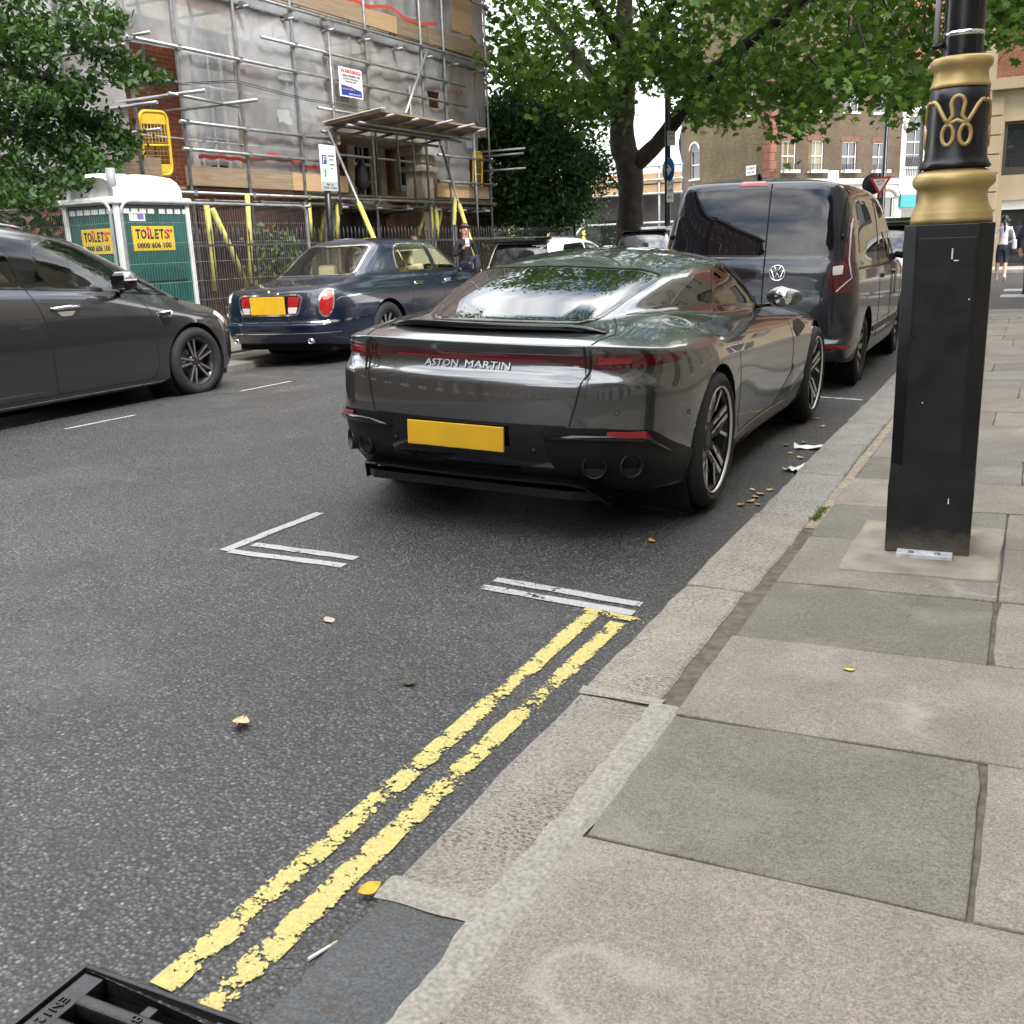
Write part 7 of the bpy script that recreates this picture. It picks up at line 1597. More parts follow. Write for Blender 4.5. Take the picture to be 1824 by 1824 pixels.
M_TAN = mat('tan_stone', (.34, .27, .175), .8, noise=(1.2, .14), bump=(14, .12))
RY = 39.0; ro = PY(1757, 300, RY); RB = thing('mansion_block', 'red brick mansion block with a pale stone base on the right beyond the crossing', 'building', (ro.x, RY, 0))
RM = Matrix(((1, 0, 0, 0), (0, -1, 0, 0), (0, 0, 1, 0), (0, 0, 0, 1)))
zst = PY(1790, 160, RY).z; wx0 = PY(1786, 270, RY).x - ro.x; wz0, wz1 = PY(1795, 312, RY).z, PY(1795, 216, RY).z; bx = PY(1778, 100, RY).x - ro.x
for nm, a in (('wall', (bx, 14, zst, 16, [(bx + 2.5, bx + 3.8, zst + 1.2, zst + 3.4), (bx + 6, bx + 7.3, zst + 1.2, zst + 3.4)])), ('stone_base', (0.0, 14, -.2, zst - .002, [(wx0, wx0 + 2.6, wz0, wz1), (wx0 + 4.2, wx0 + 6.8, wz0, wz1), (wx0 + .1, wx0 + 1.9, 0, wz0 - .8), (wx0 + 2.4, wx0 + 5, .0, wz0 - .8)]))):
    o = wall_holes(*a).build(nm, M_BR_ORG if nm == 'wall' else M_TAN, RB); o.matrix_local = Matrix(((1, 0, 0, 0), (0, -1, 0, 0), (0, 0, 1, 0), (0, 0, 0, 1)))
z = .05; 
while z < zst - .3:
    for xa, xb in ((0, wx0 - .08),): MB().b2((xa + .003, -.09, z), (xb, -.003, z + .56)).build('stone_block', M_TAN, RB, bevel=.015)
    z += .60
MB().b2((-.1, -.28, zst), (14, -.003, zst + .35)).build('string_course', M_TAN, RB); MB().b2((-.12, -.3, 0), (.3, -.0, 16)).build('drain_pier', M_BR_DK, RB) if False else None
MB().b2((bx - .45, -.12, zst + .36), (bx - .003, .3, 16)).build('stone_pier', M_TAN, RB); MB().b2((-.35, .3, -.1), (bx - .46, 1.4, 16)).build('recess_wall', M_BR_DK, RB)
M_BRONZE = mat('bronze_frame', (.05, .042, .035), .4)
for x in (wx0, wx0 + 4.2):
    mb = MB(); mb.b2((x, .1, wz0), (x + 2.6, .16, wz0 + .25)); mb.b2((x, .1, wz1 - .1), (x + 2.6, .16, wz1)); mb.b2((x, .1, wz0 + .25), (x + .1, .16, wz1 - .1)); mb.b2((x + 2.5, .1, wz0 + .25), (x + 2.6, .16, wz1 - .1)); f = mb.build('window', M_BRONZE, RB)
    MB().b2((x + .1, .14, wz0 + .25), (x + 2.5, .15, wz1 - .1)).build('pane', M_GLASSW, f)
for x0_, x1_ in ((wx0 + .1, wx0 + 1.9), (wx0 + 2.4, wx0 + 5)):
    f = MB().b2((x0_, .2, 0), (x1_, .24, wz0 - .8)).build('shop_window', M_GLASSW, RB); mb = MB(); mb.b2((x0_ - .02, .12, wz0 - 1.1), (x1_ + .02, .19, wz0 - .8)); mb.b2(((x0_ + x1_) / 2 - .05, .12, 0), ((x0_ + x1_) / 2 + .05, .19, wz0 - 1.1)); mb.build('frame', M_WPVC, f)
# ---- white sheeted block at the end of the street
WY = 47.0; wa, wb = PY(1025, 300, WY), PY(1213, 300, WY)
WB = thing('sheeted_building', 'building wrapped in bright white sheeting with scaffolding at street level, behind the plane tree', 'building', (wa.x - 9, WY, 0)); Lw = wb.x - wa.x + 9
wzb = PY(1120, 312, WY).z
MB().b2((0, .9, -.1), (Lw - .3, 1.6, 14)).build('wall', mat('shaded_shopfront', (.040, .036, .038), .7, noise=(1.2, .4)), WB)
n, k = 60, 34; mb = MB(); vs = []
for i in range(n + 1):
    for j in range(k + 1):
        a, b = Lw * i / n, wzb + (15 - wzb) * j / k; dd = .16 * mnoise.noise((a * .5, b * .35, 1)) + .10 * mnoise.noise((a * 1.5, b * .9, 4)) + .12 * abs(math.sin(a * .75)) ** 6
        vs.append((a + (.25 * mnoise.noise((b, 2, 0)) if i == n else 0), -dd, b))
mb.add(vs, [(i * (k + 1) + j, (i + 1) * (k + 1) + j, (i + 1) * (k + 1) + j + 1, i * (k + 1) + j + 1) for i in range(n) for j in range(k)], True); mb.build('white_sheeting', mat('white_wrap', (.82, .84, .86), .45, noise=(1.2, .06), bump=(2.5, .5)), WB)
for i in range(int(Lw / 1.9) + 1): MB().tube([(i * 1.9, -.3, 0), (i * 1.9, -.3, wzb + 1.2)], .05, 6).build('scaffold_tube', M_STEEL, WB); MB().tube([(i * 1.9, -.3, 0), (i * 1.9, -.3, 1.9)], .09, 6).build('foam_sleeve', M_YFOAM, WB)
for z in (1.1, 2.1, wzb - .9, wzb - .3, wzb + .3): MB().tube([(0, -.36, z), (Lw + .2, -.36, z)], .05, 6).build('scaffold_tube', M_STEEL, WB)
for i in range(0, int(Lw / 3.8)): MB().tube([(i * 3.8, -.42, .1), (i * 3.8 + 1.9, -.42, 2.1)], .05, 6).build('scaffold_brace', M_STEEL, WB)
for z in (wzb - .95, wzb - .45): MB().b2((.0, -.25, z), (Lw + .1, -.20, z + .44)).build('hoarding_board', M_BOARDN, WB)
for i in range(int(Lw / 2.4)): MB().b2((i * 2.4 + .3, .86, .2), (i * 2.4 + 1.9, .895, 2.3)).build('shopfront', M_GLASSW if i % 2 else M_VOID, WB)
MB().tube([(4, -.5, .1), (5.8, -.5, 2.2)], .09, 6).build('foam_sleeve', M_YFOAM, WB)
# ---- poles and signs
def pole(name, label, px, Y, r, zt, m=M_BLACKPAINT, cat='pole'):
    p = PY(px, 380, Y); T = thing(name, label, cat, (p.x, Y, -.02)); MB().tube([(0, 0, 0), (0, 0, 1.1), (0, 0, 1.15), (0, 0, zt)], [r * 1.45, r * 1.45, r, r * .85], 10).build('shaft', m, T); return T
T = pole('sign_pole', 'tall black pole with a blue arrow sign in front of the plane tree trunk', 1189, 25.5, .075, 9.5)
zc1 = PY(1192, 303, 25.5).z; rr = .29
T2 = thing('arrow_sign', 'round blue sign with a white arrow on the tall black pole', 'sign', (T.location.x + .06, 25.40, zc1), (0, 0, -.72))
MB().lathe([(0, -.012), (rr, -.012), (rr, .0), (0, .0)], 32, 'Y').build('disc', mat('disc_blue', (.01, .085, .34), .4), T2)
mb = MB(); mb.prism([(-.17, -.014, -.04), (.02, -.014, -.04), (-.05, -.014, -.12), (.03, -.014, -.12), (.17, -.014, 0), (.03, -.014, .12), (-.05, -.014, .12), (.02, -.014, .04), (-.17, -.014, .04)], (0, -.004, 0)); mb.build('white_arrow', M_SIGNW, T2)
def small_plate(label, px, py, Y, w, h, m, lines=(), rz=0, back=None):
    p = PY(px, py, Y); T3 = thing('sign_plate', label, 'sign', (p.x, Y - .1, p.z), (0, 0, rz)); MB().box((0, 0, 0), (w, .012, h)).build('panel', m, T3)
    for i, s_ in enumerate(lines): text('lettering', s_, frame((0, -.0075, h * (.3 - .28 * i)), (1, 0, 0), (0, 0, 1)), M_INK, T3, w=w * .7, h=h * .15)
    return T3
small_plate('small cream notice plate on the pole above the blue arrow sign', 1198, 247, 25.5, .20, .34, mat('plate_cream', (.45, .43, .36), .6), ('P', 'ZONE'), .6)
small_plate('narrow white notice plate on the pole below the blue arrow sign', 1196, 341, 25.5, .17, .52, mat('plate_grey', (.5, .5, .49), .6), ('M', '8', '6'), .6)
T = pole('lamp_standard', 'slim black street light column behind the give way sign', 1571, 36, .085, 9)
pole('lamp_standard', 'slim black street light column in front of the arched window', 1634, 44, .09, 9)
Gp = PY(1568, 326, 33.5); T = thing('give_way_sign', 'red and white give way triangle on a black post beyond the van', 'sign', (Gp.x, 33.5, 0), (0, 0, .15))
MB().tube([(-.02, .05, 0), (-.02, .05, Gp.z + .3)], .05, 8).build('post', M_BLACKPAINT, T)
s_ = .32; tri = lambda k, y: [(-s_ * k, y, Gp.z + s_ * .55 * k), (s_ * k, y, Gp.z + s_ * .55 * k), (0, y, Gp.z - s_ * 1.15 * k)]
MB().prism(tri(1, 0), (0, -.014, 0)).build('red_border', M_SRED, T); MB().prism(tri(.66, -.0145), (0, -.004, 0)).build('white_face', M_SIGNW, T)
text('lettering', 'GIVE', frame((0, -.020, Gp.z + .055), (1, 0, 0), (0, 0, 1)), M_INK, T, w=.24, h=.075); text('lettering', 'WAY', frame((0, -.020, Gp.z - .04), (1, 0, 0), (0, 0, 1)), M_INK, T, w=.15, h=.06)
MB().lathe([(0, 0), (.30, 0), (.30, .03), (0, .03)], 28, 'Y', (-.22, .16, Gp.z - .02)).build('round_sign_back', M_IRON, T); MB().b2((-.10, -.06, Gp.z - .85), (.08, .06, Gp.z - .42)).build('sign_box', M_IRON, T)

# ------------------------------------------------------------------ trees and plants
LOBED = [(0, -.5), (.10, -.30), (.42, -.36), (.30, -.12), (.52, .10), (.24, .12), (.20, .30), (0, .56), (-.20, .30), (-.24, .12), (-.52, .10), (-.30, -.12), (-.42, -.36), (-.10, -.30)]
OVAL = [(0, -.5), (.20, -.25), (.24, .05), (.13, .32), (0, .55), (-.13, .32), (-.24, .05), (-.20, -.25)]
def leaves(name, P, size, shape, m, parent, up=.55, droop=.35):
    P = np.asarray(P, float); n = len(P); K = len(shape); sh = np.array(shape)
    nrm = rng.normal(size=(n, 3)); nrm /= np.linalg.norm(nrm, axis=1)[:, None]; nrm[:, 2] = np.abs(nrm[:, 2]) * .8 + up; nrm /= np.linalg.norm(nrm, axis=1)[:, None]
    t = rng.normal(size=(n, 3)); t[:, 2] -= droop * 2; t -= nrm * (t * nrm).sum(1)[:, None]; t /= np.linalg.norm(t, axis=1)[:, None]; b = np.cross(nrm, t)
    s = size * rng.uniform(.65, 1.25, n)
    bend = -.35 * (sh[:, 0] ** 2) - .12 * sh[:, 1]
    V = P[:, None, :] + s[:, None, None] * (sh[None, :, 0, None] * b[:, None, :] + sh[None, :, 1, None] * t[:, None, :] + bend[None, :, None] * nrm[:, None, :])
    me = bpy.data.meshes.new(name); me.vertices.add(n * K); me.vertices.foreach_set('co', V.reshape(-1).astype(np.float32))
    me.loops.add(n * K); me.loops.foreach_set('vertex_index', np.arange(n * K, dtype=np.int32)); me.polygons.add(n); me.polygons.foreach_set('loop_start', np.arange(0, n * K, K, dtype=np.int32)); me.polygons.foreach_set('loop_total', np.full(n, K, dtype=np.int32))
    me.update(calc_edges=True); o = link(name, me, parent, m); o['kind'] = 'stuff'; return o
def clusters(C, per, rad, flat=.7):
    C = np.asarray(C, float); P = np.repeat(C, per, 0) + rng.normal(size=(len(C) * per, 3)) * np.array([rad, rad, rad * flat]); return P
def pxy(P):
    d = np.asarray(P) - np.array(CAM); z = d @ np.array(_fw); return 912 + F_PX * (d @ np.array(CR)) / z, 912 - F_PX * (d @ np.array(CU)) / z
M_BARK = mat('plane_bark', (.036, .028, .021), .9, noise=(5, .45), bump=(9, .8)); M_BARKD = mat('dark_bark', (.028, .022, .017), .9, noise=(6, .4), bump=(9, .7))
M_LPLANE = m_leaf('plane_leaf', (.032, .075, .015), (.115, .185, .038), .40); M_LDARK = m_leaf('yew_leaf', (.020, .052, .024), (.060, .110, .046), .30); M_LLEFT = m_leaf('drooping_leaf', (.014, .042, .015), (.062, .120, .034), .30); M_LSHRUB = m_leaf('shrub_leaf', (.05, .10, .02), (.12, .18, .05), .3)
TY = 28.5; tb0 = PY(1122, 400, TY)
def tp(px, py, dy=0): return PY(px, py, TY + dy)
PT = thing('plane_tree', 'large spreading plane tree with thick dark trunk in front of the white sheeted building', 'tree', (tb0.x, TY, 0))
def limb(name, pts, rs, par, off):
    P = [Vector(q) - off for q in pts]; out, R = [], []
    for i in range(len(P) - 1):
        p0, p1, p2, p3 = P[max(i - 1, 0)], P[i], P[i + 1], P[min(i + 2, len(P) - 1)]
        for k in range(6):
            t = k / 6; out.append(.5 * ((2 * p1) + (p2 - p0) * t + (2 * p0 - 5 * p1 + 4 * p2 - p3) * t * t + (3 * p1 - p0 - 3 * p2 + p3) * t ** 3) + Vector((random.uniform(-1, 1), random.uniform(-1, 1), 0)) * rs[i] * .04); R.append((rs[i] + (rs[i + 1] - rs[i]) * t) * random.uniform(.98, 1.03))
    out.append(P[-1]); R.append(rs[-1]); return MB().tube(out, R, 14).build(name, M_BARK, par)
off = Vector((tb0.x, TY, 0))
limb('trunk', [(tb0.x, TY, -.1), tp(1122, 400), tp(1124, 340), tp(1119, 290), tp(1108, 250), tp(1112, 190), tp(1116, 120), tp(1112, 40), tp(1118, -80), tp(1135, -300, 1), tp(1120, -600, 1)], [.52, .39, .345, .37, .36, .29, .25, .23, .19, .14, .06], PT, off)
limb('limb', [tp(1135, 290), tp(1165, 262), tp(1195, 225), tp(1235, 170, -1), tp(1290, 110, -2), tp(1380, 40, -3.5), tp(1500, -60, -5)], [.25, .22, .205, .19, .165, .13, .07], PT, off)
limb('limb', [tp(1104, 215), tp(1092, 180), tp(1065, 145), tp(1040, 115, .5), tp(1005, 70, 1), tp(960, 10, 1.5), tp(900, -80, 2)], [.24, .21, .19, .17, .14, .10, .05], PT, off)
limb('limb', [tp(1112, 150), tp(1160, 60, -2), tp(1230, -40, -4), tp(1330, -140, -6)], [.20, .16, .12, .05], PT, off); limb('limb', [tp(1112, 100), tp(1070, 20, -2), tp(1010, -80, -4)], [.18, .13, .05], PT, off)
BX = [860, 880, 940, 990, 1030, 1070, 1100, 1180, 1240, 1270, 1300, 1340, 1372, 1400, 1425, 1440, 1480, 1520, 1560, 1600, 1640, 1680, 1740, 1770, 1800, 1824]
BYY = [120, 140, 178, 205, 225, 232, 150, 150, 190, 225, 215, 165, 120, 228, 245, 225, 190, 150, 150, 195, 215, 120, 80, 75, 55, 45]
LIMBPX = [((1124, 340), (1112, 190), (1112, -20)), ((1135, 290), (1195, 225), (1290, 110)), ((1104, 215), (1065, 145), (1005, 70))]
def near_limb(x, y):
    best = 1e9
    for L in LIMBPX:
        for a, b in zip(L[:-1], L[1:]):
            a, b, q = Vector(a), Vector(b), Vector((x, y)); t = max(0, min(1, (q - a).dot(b - a) / (b - a).length_squared)); best = min(best, (a + (b - a) * t - q).length)
    return best
C = []
cen = np.array([tb0.x + 3.0, TY - 1.5, 10.5]); rad = np.array([10.5, 8.5, 8.2])
while len(C) < 2250:
    u = rng.normal(size=3); u /= np.linalg.norm(u); r = rng.uniform(.25, 1) ** .45; p = cen + rad * u * r
    if p[2] < 2.6: continue
    x, y = pxy(p[None])
    b = np.interp(x[0], BX, BYY) + 14 * mnoise.noise((x[0] * .03, 0, 0)) - 12
    if y[0] > b: continue
    if y[0] > -60 and (mnoise.noise(Vector(p) * .55) + .5 * mnoise.noise(Vector(p) * 1.4)) < -.22: continue
    if x[0] < 872 and y[0] > -100: continue
    if p[1] < TY + .6 and y[0] > -40 and near_limb(x[0], y[0]) < 44 and random.random() < .86: continue
    C.append(p)
# extra drooping sprays along the lower edge
for x in np.arange(880, 1660, 9.0):
    for _ in range(3):
        b = np.interp(x, BX, BYY); q = PY(float(x + rng.uniform(-8, 8)), float(b - rng.uniform(10, 75)), TY + rng.uniform(-7, 4)); C.append(np.array(q))
for x, y, Y in [(float(rng.uniform(1742, 1822)), float(rng.uniform(-60, 50)), float(rng.uniform(22, 27))) for _ in range(40)]: C.append(np.array(PY(x, y, Y)))
P = clusters(C, 24, .36) - np.array(off); leaves('crown', P, .215, LOBED, M_LPLANE, PT)
mb = MB()
for c in C[::5]:
    q = Vector(c) - off; e = q + Vector((random.uniform(-.7, .7), random.uniform(-.7, .7), random.uniform(.2, .9))); mb.tube([q - Vector((0, 0, .2)), q + Vector((random.uniform(-.1, .1), 0, .2)), e], [.008, .018, .03], 5)
mb.build('twigs', M_BARKD, PT)['kind'] = 'stuff'
# dark evergreen by the railings
DY = 25.5
def region_clusters(n, poly, Y0, Y1, fy=None):
    out = []; Pp = [Vector(q) for q in poly]; xs = [q.x for q in Pp]; ys = [q.y for q in Pp]
    while len(out) < n:
        x, y = random.uniform(min(xs), max(xs)), random.uniform(min(ys), max(ys))
        if Shell.inside(Vector((x, y)), Pp): out.append(np.array(PY(x, y, random.uniform(Y0, Y1))))
    return out
e0 = PY(960, 400, DY); EV = thing('evergreen_tree', 'dark dense evergreen tree beside the scaffold behind the railings', 'tree', (e0.x, DY, 0)); off = Vector((e0.x, DY, 0))
poly = [(868, 150), (905, 175), (950, 190), (990, 205), (1022, 245), (1050, 290), (1060, 310), (1035, 335), (1040, 365), (1015, 392), (940, 398), (872, 396)]
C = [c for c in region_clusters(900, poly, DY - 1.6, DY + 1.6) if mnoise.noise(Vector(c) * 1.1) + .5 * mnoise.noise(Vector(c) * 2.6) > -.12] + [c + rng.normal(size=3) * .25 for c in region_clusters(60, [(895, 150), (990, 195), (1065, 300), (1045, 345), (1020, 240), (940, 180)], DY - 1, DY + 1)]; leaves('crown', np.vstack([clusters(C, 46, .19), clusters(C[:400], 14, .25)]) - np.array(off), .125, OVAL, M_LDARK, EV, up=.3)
MB().tube([(0, 0, -.1), (.05, 0, 1.2), (0, .1, 2.6), (.1, 0, 4.0)], [.2, .16, .12, .04], 10).build('trunk', M_BARKD, EV); 
mb = MB()
for _ in range(26):
    z = random.uniform(.9, 3.8); a = random.uniform(0, 6.3); mb.tube([(0, 0, z), (.6 * math.cos(a), .6 * math.sin(a), z + .2), (1.3 * math.cos(a), 1.3 * math.sin(a), z + .15)], [.05, .03, .01], 5)
mb.build('branches', M_BARKD, EV)['kind'] = 'stuff'
# backdrop foliage behind it
C = [np.array((random.uniform(-24, -12.6), random.uniform(29, 34), random.uniform(0.2, 5.5))) for _ in range(560)]
BT = thing('garden_tree', 'shaded leafy tree filling the garden behind the dark evergreen', 'tree', (-17.5, 31, 0)); leaves('crown', clusters(C, 26, .38) - np.array((-17.5, 31, 0)), .17, OVAL, M_LDARK, BT); MB().tube([(0, 0, -.1), (0, .1, 2), (.2, 0, 5)], [.28, .22, .08], 10).build('trunk', M_BARKD, BT)
# hanging tree at the left edge
LT = thing('drooping_tree', 'tree with drooping dark green boughs hanging in over the toilet from the left', 'tree', (-13.2, 8.6, 0)); off = Vector((-13.2, 8.6, 0))
MB().tube([(0, 0, -.1), (.1, 0, 2.5), (0, .1, 5), (.2, 0, 8)], [.26, .22, .17, .08], 12).build('trunk', M_BARKD, LT)
LP = []; mbb = MB()
def bough(pts, X0, X1, n, spread, wt=1.0):
    Q = [PX(px, py, X0 + (X1 - X0) * i / (len(pts) - 1)) for i, (px, py) in enumerate(pts)]
    mbb.tube([q - off for q in Q], [.035] + [.02] * (len(Q) - 2) + [.006], 6)
    for _ in range(n):
        t = random.random() ** .8 * (len(Q) - 1); i = min(int(t), len(Q) - 2); f = t - i; q = Q[i].lerp(Q[i + 1], f)
        s_ = spread * (1 - .6 * t / (len(Q) - 1)); LP.append(np.array(q) + rng.normal(size=3) * np.array([s_, s_, s_ * .55]) + np.array([0, 0, -.25 * s_ * random.random()]))
B = [([(-60, -30), (40, 20), (110, 40), (165, 55), (182, 60)], 300), ([(-50, 10), (60, 60), (150, 75), (215, 100), (262, 125), (284, 143)], 420), ([(-60, 60), (20, 70), (60, 85), (85, 92)], 300), ([(-60, 120), (0, 150), (60, 170), (92, 182)], 340), ([(-50, 60), (60, 120), (120, 150), (150, 170), (172, 130)], 260),
     ([(-60, 170), (60, 195), (140, 210), (200, 235), (232, 262)], 620), ([(-60, 210), (40, 235), (120, 260), (170, 290), (198, 308)], 620), ([(-60, 260), (10, 285), (60, 310), (120, 320), (152, 325)], 460), ([(-60, 300), (10, 320), (50, 345), (75, 352)], 300), ([(60, -20), (130, 10), (180, 20), (215, 42)], 260),
     ([(-40, 100), (40, 130), (110, 150), (138, 165)], 360), ([(-60, 330), (-10, 340), (40, 360)], 200), ([(80, 60), (160, 85), (215, 125), (232, 150)], 260), ([(120, 190), (190, 225), (225, 275)], 330), ([(-20, 30), (40, 50), (90, 75)], 300), ([(0, 215), (80, 240), (140, 280), (160, 315)], 420)]
for pts, n in B: bough(pts, -12.4, -10.6 - random.uniform(-.2, .5), int(n * 1.5), .22)
for _ in range(700):
    px, py = random.uniform(-60, 150), random.uniform(-40, 340)
    if px > 60 + 90 * (py / 300) and py < 200: continue
    LP += [np.array(PX(px, py, random.uniform(-13.2, -12.2))) + rng.normal(size=3) * .12 for _ in range(5)]
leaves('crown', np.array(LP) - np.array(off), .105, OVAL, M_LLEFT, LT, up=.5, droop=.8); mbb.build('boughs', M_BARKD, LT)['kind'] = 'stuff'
# garden plants behind the railings
def plant(label, px, py0, py1, X, w, n, name='garden_shrub', m=None, size=.10):
    a = PX(px, py1, X); T = thing(name, label, 'shrub', (X, a.y, 0)); top = PX(px, py0, X).z
    P = rng.normal(size=(n, 3)) * np.array([w * .5, w, .0]); P[:, 2] = rng.uniform(.1, 1, n) ** .7 * top * np.exp(-(P[:, 1] / w) ** 2 * .3); leaves('foliage', P, size, OVAL, m or M_LSHRUB, T, up=.4)
    MB().tube([(0, 0, 0), (.02, .02, top * .7)], [.03, .01], 5).build('stem', M_BARKD, T); return T
plant('pale green leafy shrub behind the railings left of the blue saloon roof', 478, 392, 450, -11.7, .38, 420); plant('pale green fern growing behind the mesh fence end', 520, 405, 450, -11.6, .30, 260, 'garden_fern', None, .13); plant('green shrub behind the railings beyond the standing woman', 880, 420, 440, -11.8, .5, 300)
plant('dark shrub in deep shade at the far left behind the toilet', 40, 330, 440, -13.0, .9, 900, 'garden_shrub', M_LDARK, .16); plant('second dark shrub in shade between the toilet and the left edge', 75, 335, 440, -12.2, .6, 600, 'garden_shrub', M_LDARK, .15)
PP = PY(1248, 330, 41.0); T = thing('palm_plant', 'spiky green palm plant showing above the left corner of the van roof', 'plant', (PP.x, 41, PP.z - .5)); mb = MB()
for k in range(46):
    a = random.uniform(0, 6.3); e = random.uniform(.15, 1.2); L = random.uniform(.6, .95); d = Vector((math.cos(a) * math.cos(e), math.sin(a) * math.cos(e), math.sin(e))); s_ = Vector((-math.sin(a), math.cos(a), 0)) * .045
    p1, p2 = d * L * .55 + Vector((0, 0, .05)), d * L - Vector((0, 0, .22 * L)); mb.add([s_ * .4, -s_ * .4, p1 - s_, p1 + s_, p2], [(0, 1, 2, 3), (3, 2, 4)])
mb.build('fronds', m_leaf('palm_leaf', (.07, .13, .02), (.16, .22, .05), .3), T); MB().lathe([(.0, -PP.z + .5 + .7), (.22, -PP.z + 1.2), (.30, -.05), (.26, .0), (.0, .0)], 12).build('pot', M_STONE, T); MB().b2((-.4, -.4, -PP.z + .5), (.4, .4, -PP.z + 1.2)).build('plinth', M_STONE, T)
# ------------------------------------------------------------------ people
M_SKIN = mat('skin', (.50, .29, .21), .55, noise=(12, .08)); M_HAIRB = mat('brown_hair', (.055, .030, .016), .5, noise=(40, .4)); M_HAIRD = mat('dark_hair', (.016, .012, .010), .45, noise=(40, .4))
def cloth(name, col): return MATS.get(name) or mat(name, col, .85, noise=(10, .15), bump=(30, .25))
def person(label, loc, rz, h, joints, region, hair=None, hair_len=.0):
    """joints override the standing pose (metres for a 1.70 m figure, x right, y forward); region(bone, point) -> material"""
    T = thing('person', label, 'person', loc, (0, 0, rz)); k = h / 1.70
    J = dict(pelvis=(0, 0, .93, .125), waist=(0, 0, 1.08, .108), chest=(0, .0, 1.26, .128), upper=(0, -.005, 1.38, .10), neck=(0, .0, 1.47, .048), jaw=(0, .025, 1.535, .062), head=(0, .015, 1.605, .085), crown=(0, .0, 1.665, .062))
    for s, n in ((1, 'r'), (-1, 'l')):
        J.update({'sh' + n: (s * .155, -.01, 1.385, .058), 'el' + n: (s * .215, -.03, 1.12, .040), 'wr' + n: (s * .22, .05, .89, .027), 'pa' + n: (s * .22, .07, .82, .030), 'hip' + n: (s * .085, 0, .88, .088), 'kn' + n: (s * .09, .02, .49, .058), 'an' + n: (s * .095, -.02, .09, .040), 'to' + n: (s * .105, .13, .035, .036), 'he' + n: (s * .095, -.06, .04, .038)})
    J.update(joints)
    E = [('pelvis', 'waist'), ('waist', 'chest'), ('chest', 'upper'), ('upper', 'neck'), ('neck', 'jaw'), ('jaw', 'head'), ('head', 'crown')]
    for n in 'rl': E += [('upper', 'sh' + n), ('sh' + n, 'el' + n), ('el' + n, 'wr' + n), ('wr' + n, 'pa' + n), ('pelvis', 'hip' + n), ('hip' + n, 'kn' + n), ('kn' + n, 'an' + n), ('an' + n, 'to' + n), ('an' + n, 'he' + n)]
    for n, s in (('r', 1), ('l', -1)):       # five fingers, bent a little, thumb from the side of the palm
        w, p = Vector(J['wr' + n][:3]), Vector(J['pa' + n][:3]); d = (p - w).normalized(); sd = d.cross(Vector((0, 0, 1)) if abs(d.z) < .8 else Vector((0, 1, 0))).normalized(); cu = d.cross(sd)
        for i, (o, L) in enumerate(((-.030, .055), (-.010, .068), (.010, .065), (.030, .052))):
            a = p + sd * o + d * .02; b = a + d * L * .55 + cu * .008; c = b + d * L * .35 + cu * .026
            J['f%s%da' % (n, i)] = (*a, .011); J['f%s%db' % (n, i)] = (*b, .0085); J['f%s%dc' % (n, i)] = (*c, .007); E += [('pa' + n, 'f%s%da' % (n, i)), ('f%s%da' % (n, i), 'f%s%db' % (n, i)), ('f%s%db' % (n, i), 'f%s%dc' % (n, i))]
        a = w + d * .03 - sd * .036; b = a + d * .035 - sd * .012 + cu * .014; J['t%sa' % n] = (*a, .012); J['t%sb' % n] = (*b, .009); E += [('wr' + n, 't%sa' % n), ('t%sa' % n, 't%sb' % n)]
    names = list(J); me = bpy.data.meshes.new('body'); me.from_pydata([tuple(q * k for q in J[n][:3]) for n in names], [(names.index(a), names.index(b)) for a, b in E], [])
    o = bpy.data.objects.new('body', me); COL.objects.link(o); md = o.modifiers.new('skin', 'SKIN'); md.use_smooth_shade = True
    for i, n in enumerate(names): me.skin_vertices[0].data[i].radius = (J[n][3] * k, J[n][3] * k * (.72 if n in ('waist', 'chest', 'upper', 'pelvis') else 1)); me.skin_vertices[0].data[i].use_root = (n == 'pelvis')
    sb = o.modifiers.new('sub', 'SUBSURF'); sb.levels = 2; sb.render_levels = 2
    dg = bpy.context.evaluated_depsgraph_get(); ev = bpy.data.meshes.new_from_object(o.evaluated_get(dg)); bpy.data.objects.remove(o); bpy.data.meshes.remove(me)
    B = [(Vector(J[a][:3]) * k, Vector(J[b][:3]) * k, a, b) for a, b in E]; ms = []
    for p in ev.polygons:
        c = p.center; best = None
        for a, b, na, nb_ in B:
            ab = b - a; t = max(0, min(1, (c - a).dot(ab) / max(1e-9, ab.length_squared))); dd = (a + ab * t - c).length - (J[na][3] + (J[nb_][3] - J[na][3]) * t) * k * .5
            if best is None or dd < best[0]: best = (dd, na, nb_)
        m = region(best[1], best[2], c / k)
        if m not in ms: ms.append(m); ev.materials.append(m)
        p.material_index = ms.index(m); p.use_smooth = True
    ev.name = 'body'; ob = bpy.data.objects.new('body', ev); COL.objects.link(ob); ob.parent = T
    hd = Vector(J['head'][:3]) * k; bm_ = bmesh.new(); bmesh.ops.create_icosphere(bm_, subdivisions=3, radius=1)
    for v in bm_.verts:
        q = v.co.copy(); back = q.y < .35 + .5 * q.z
        v.co = Vector((q.x * .098, q.y * .112 - .012, q.z * .115 + .022)) * k * (1 if back else .86) * (1 + .05 * mnoise.noise(q * 3))
        if q.y > .05 and q.z < .42: v.co *= .72
        if q.y < .2 and q.z < -.1: v.co.z -= hair_len * k * (-q.z) ** .8; v.co.y -= .01 * hair_len
        v.co += hd
    me = bpy.data.meshes.new('hair'); bm_.to_mesh(me); bm_.free()
    for p in me.polygons: p.use_smooth = True
    if hair: link('hair', me, T, hair)
    mb = MB()
    for s in (-1, 1): mb.lathe([(0, .092), (.011, .088), (.013, .080)], 8, 'Y', (hd.x + s * .031 * k, hd.y - .008, hd.z + .004))
    mb.build('eyes', M_INK, T)
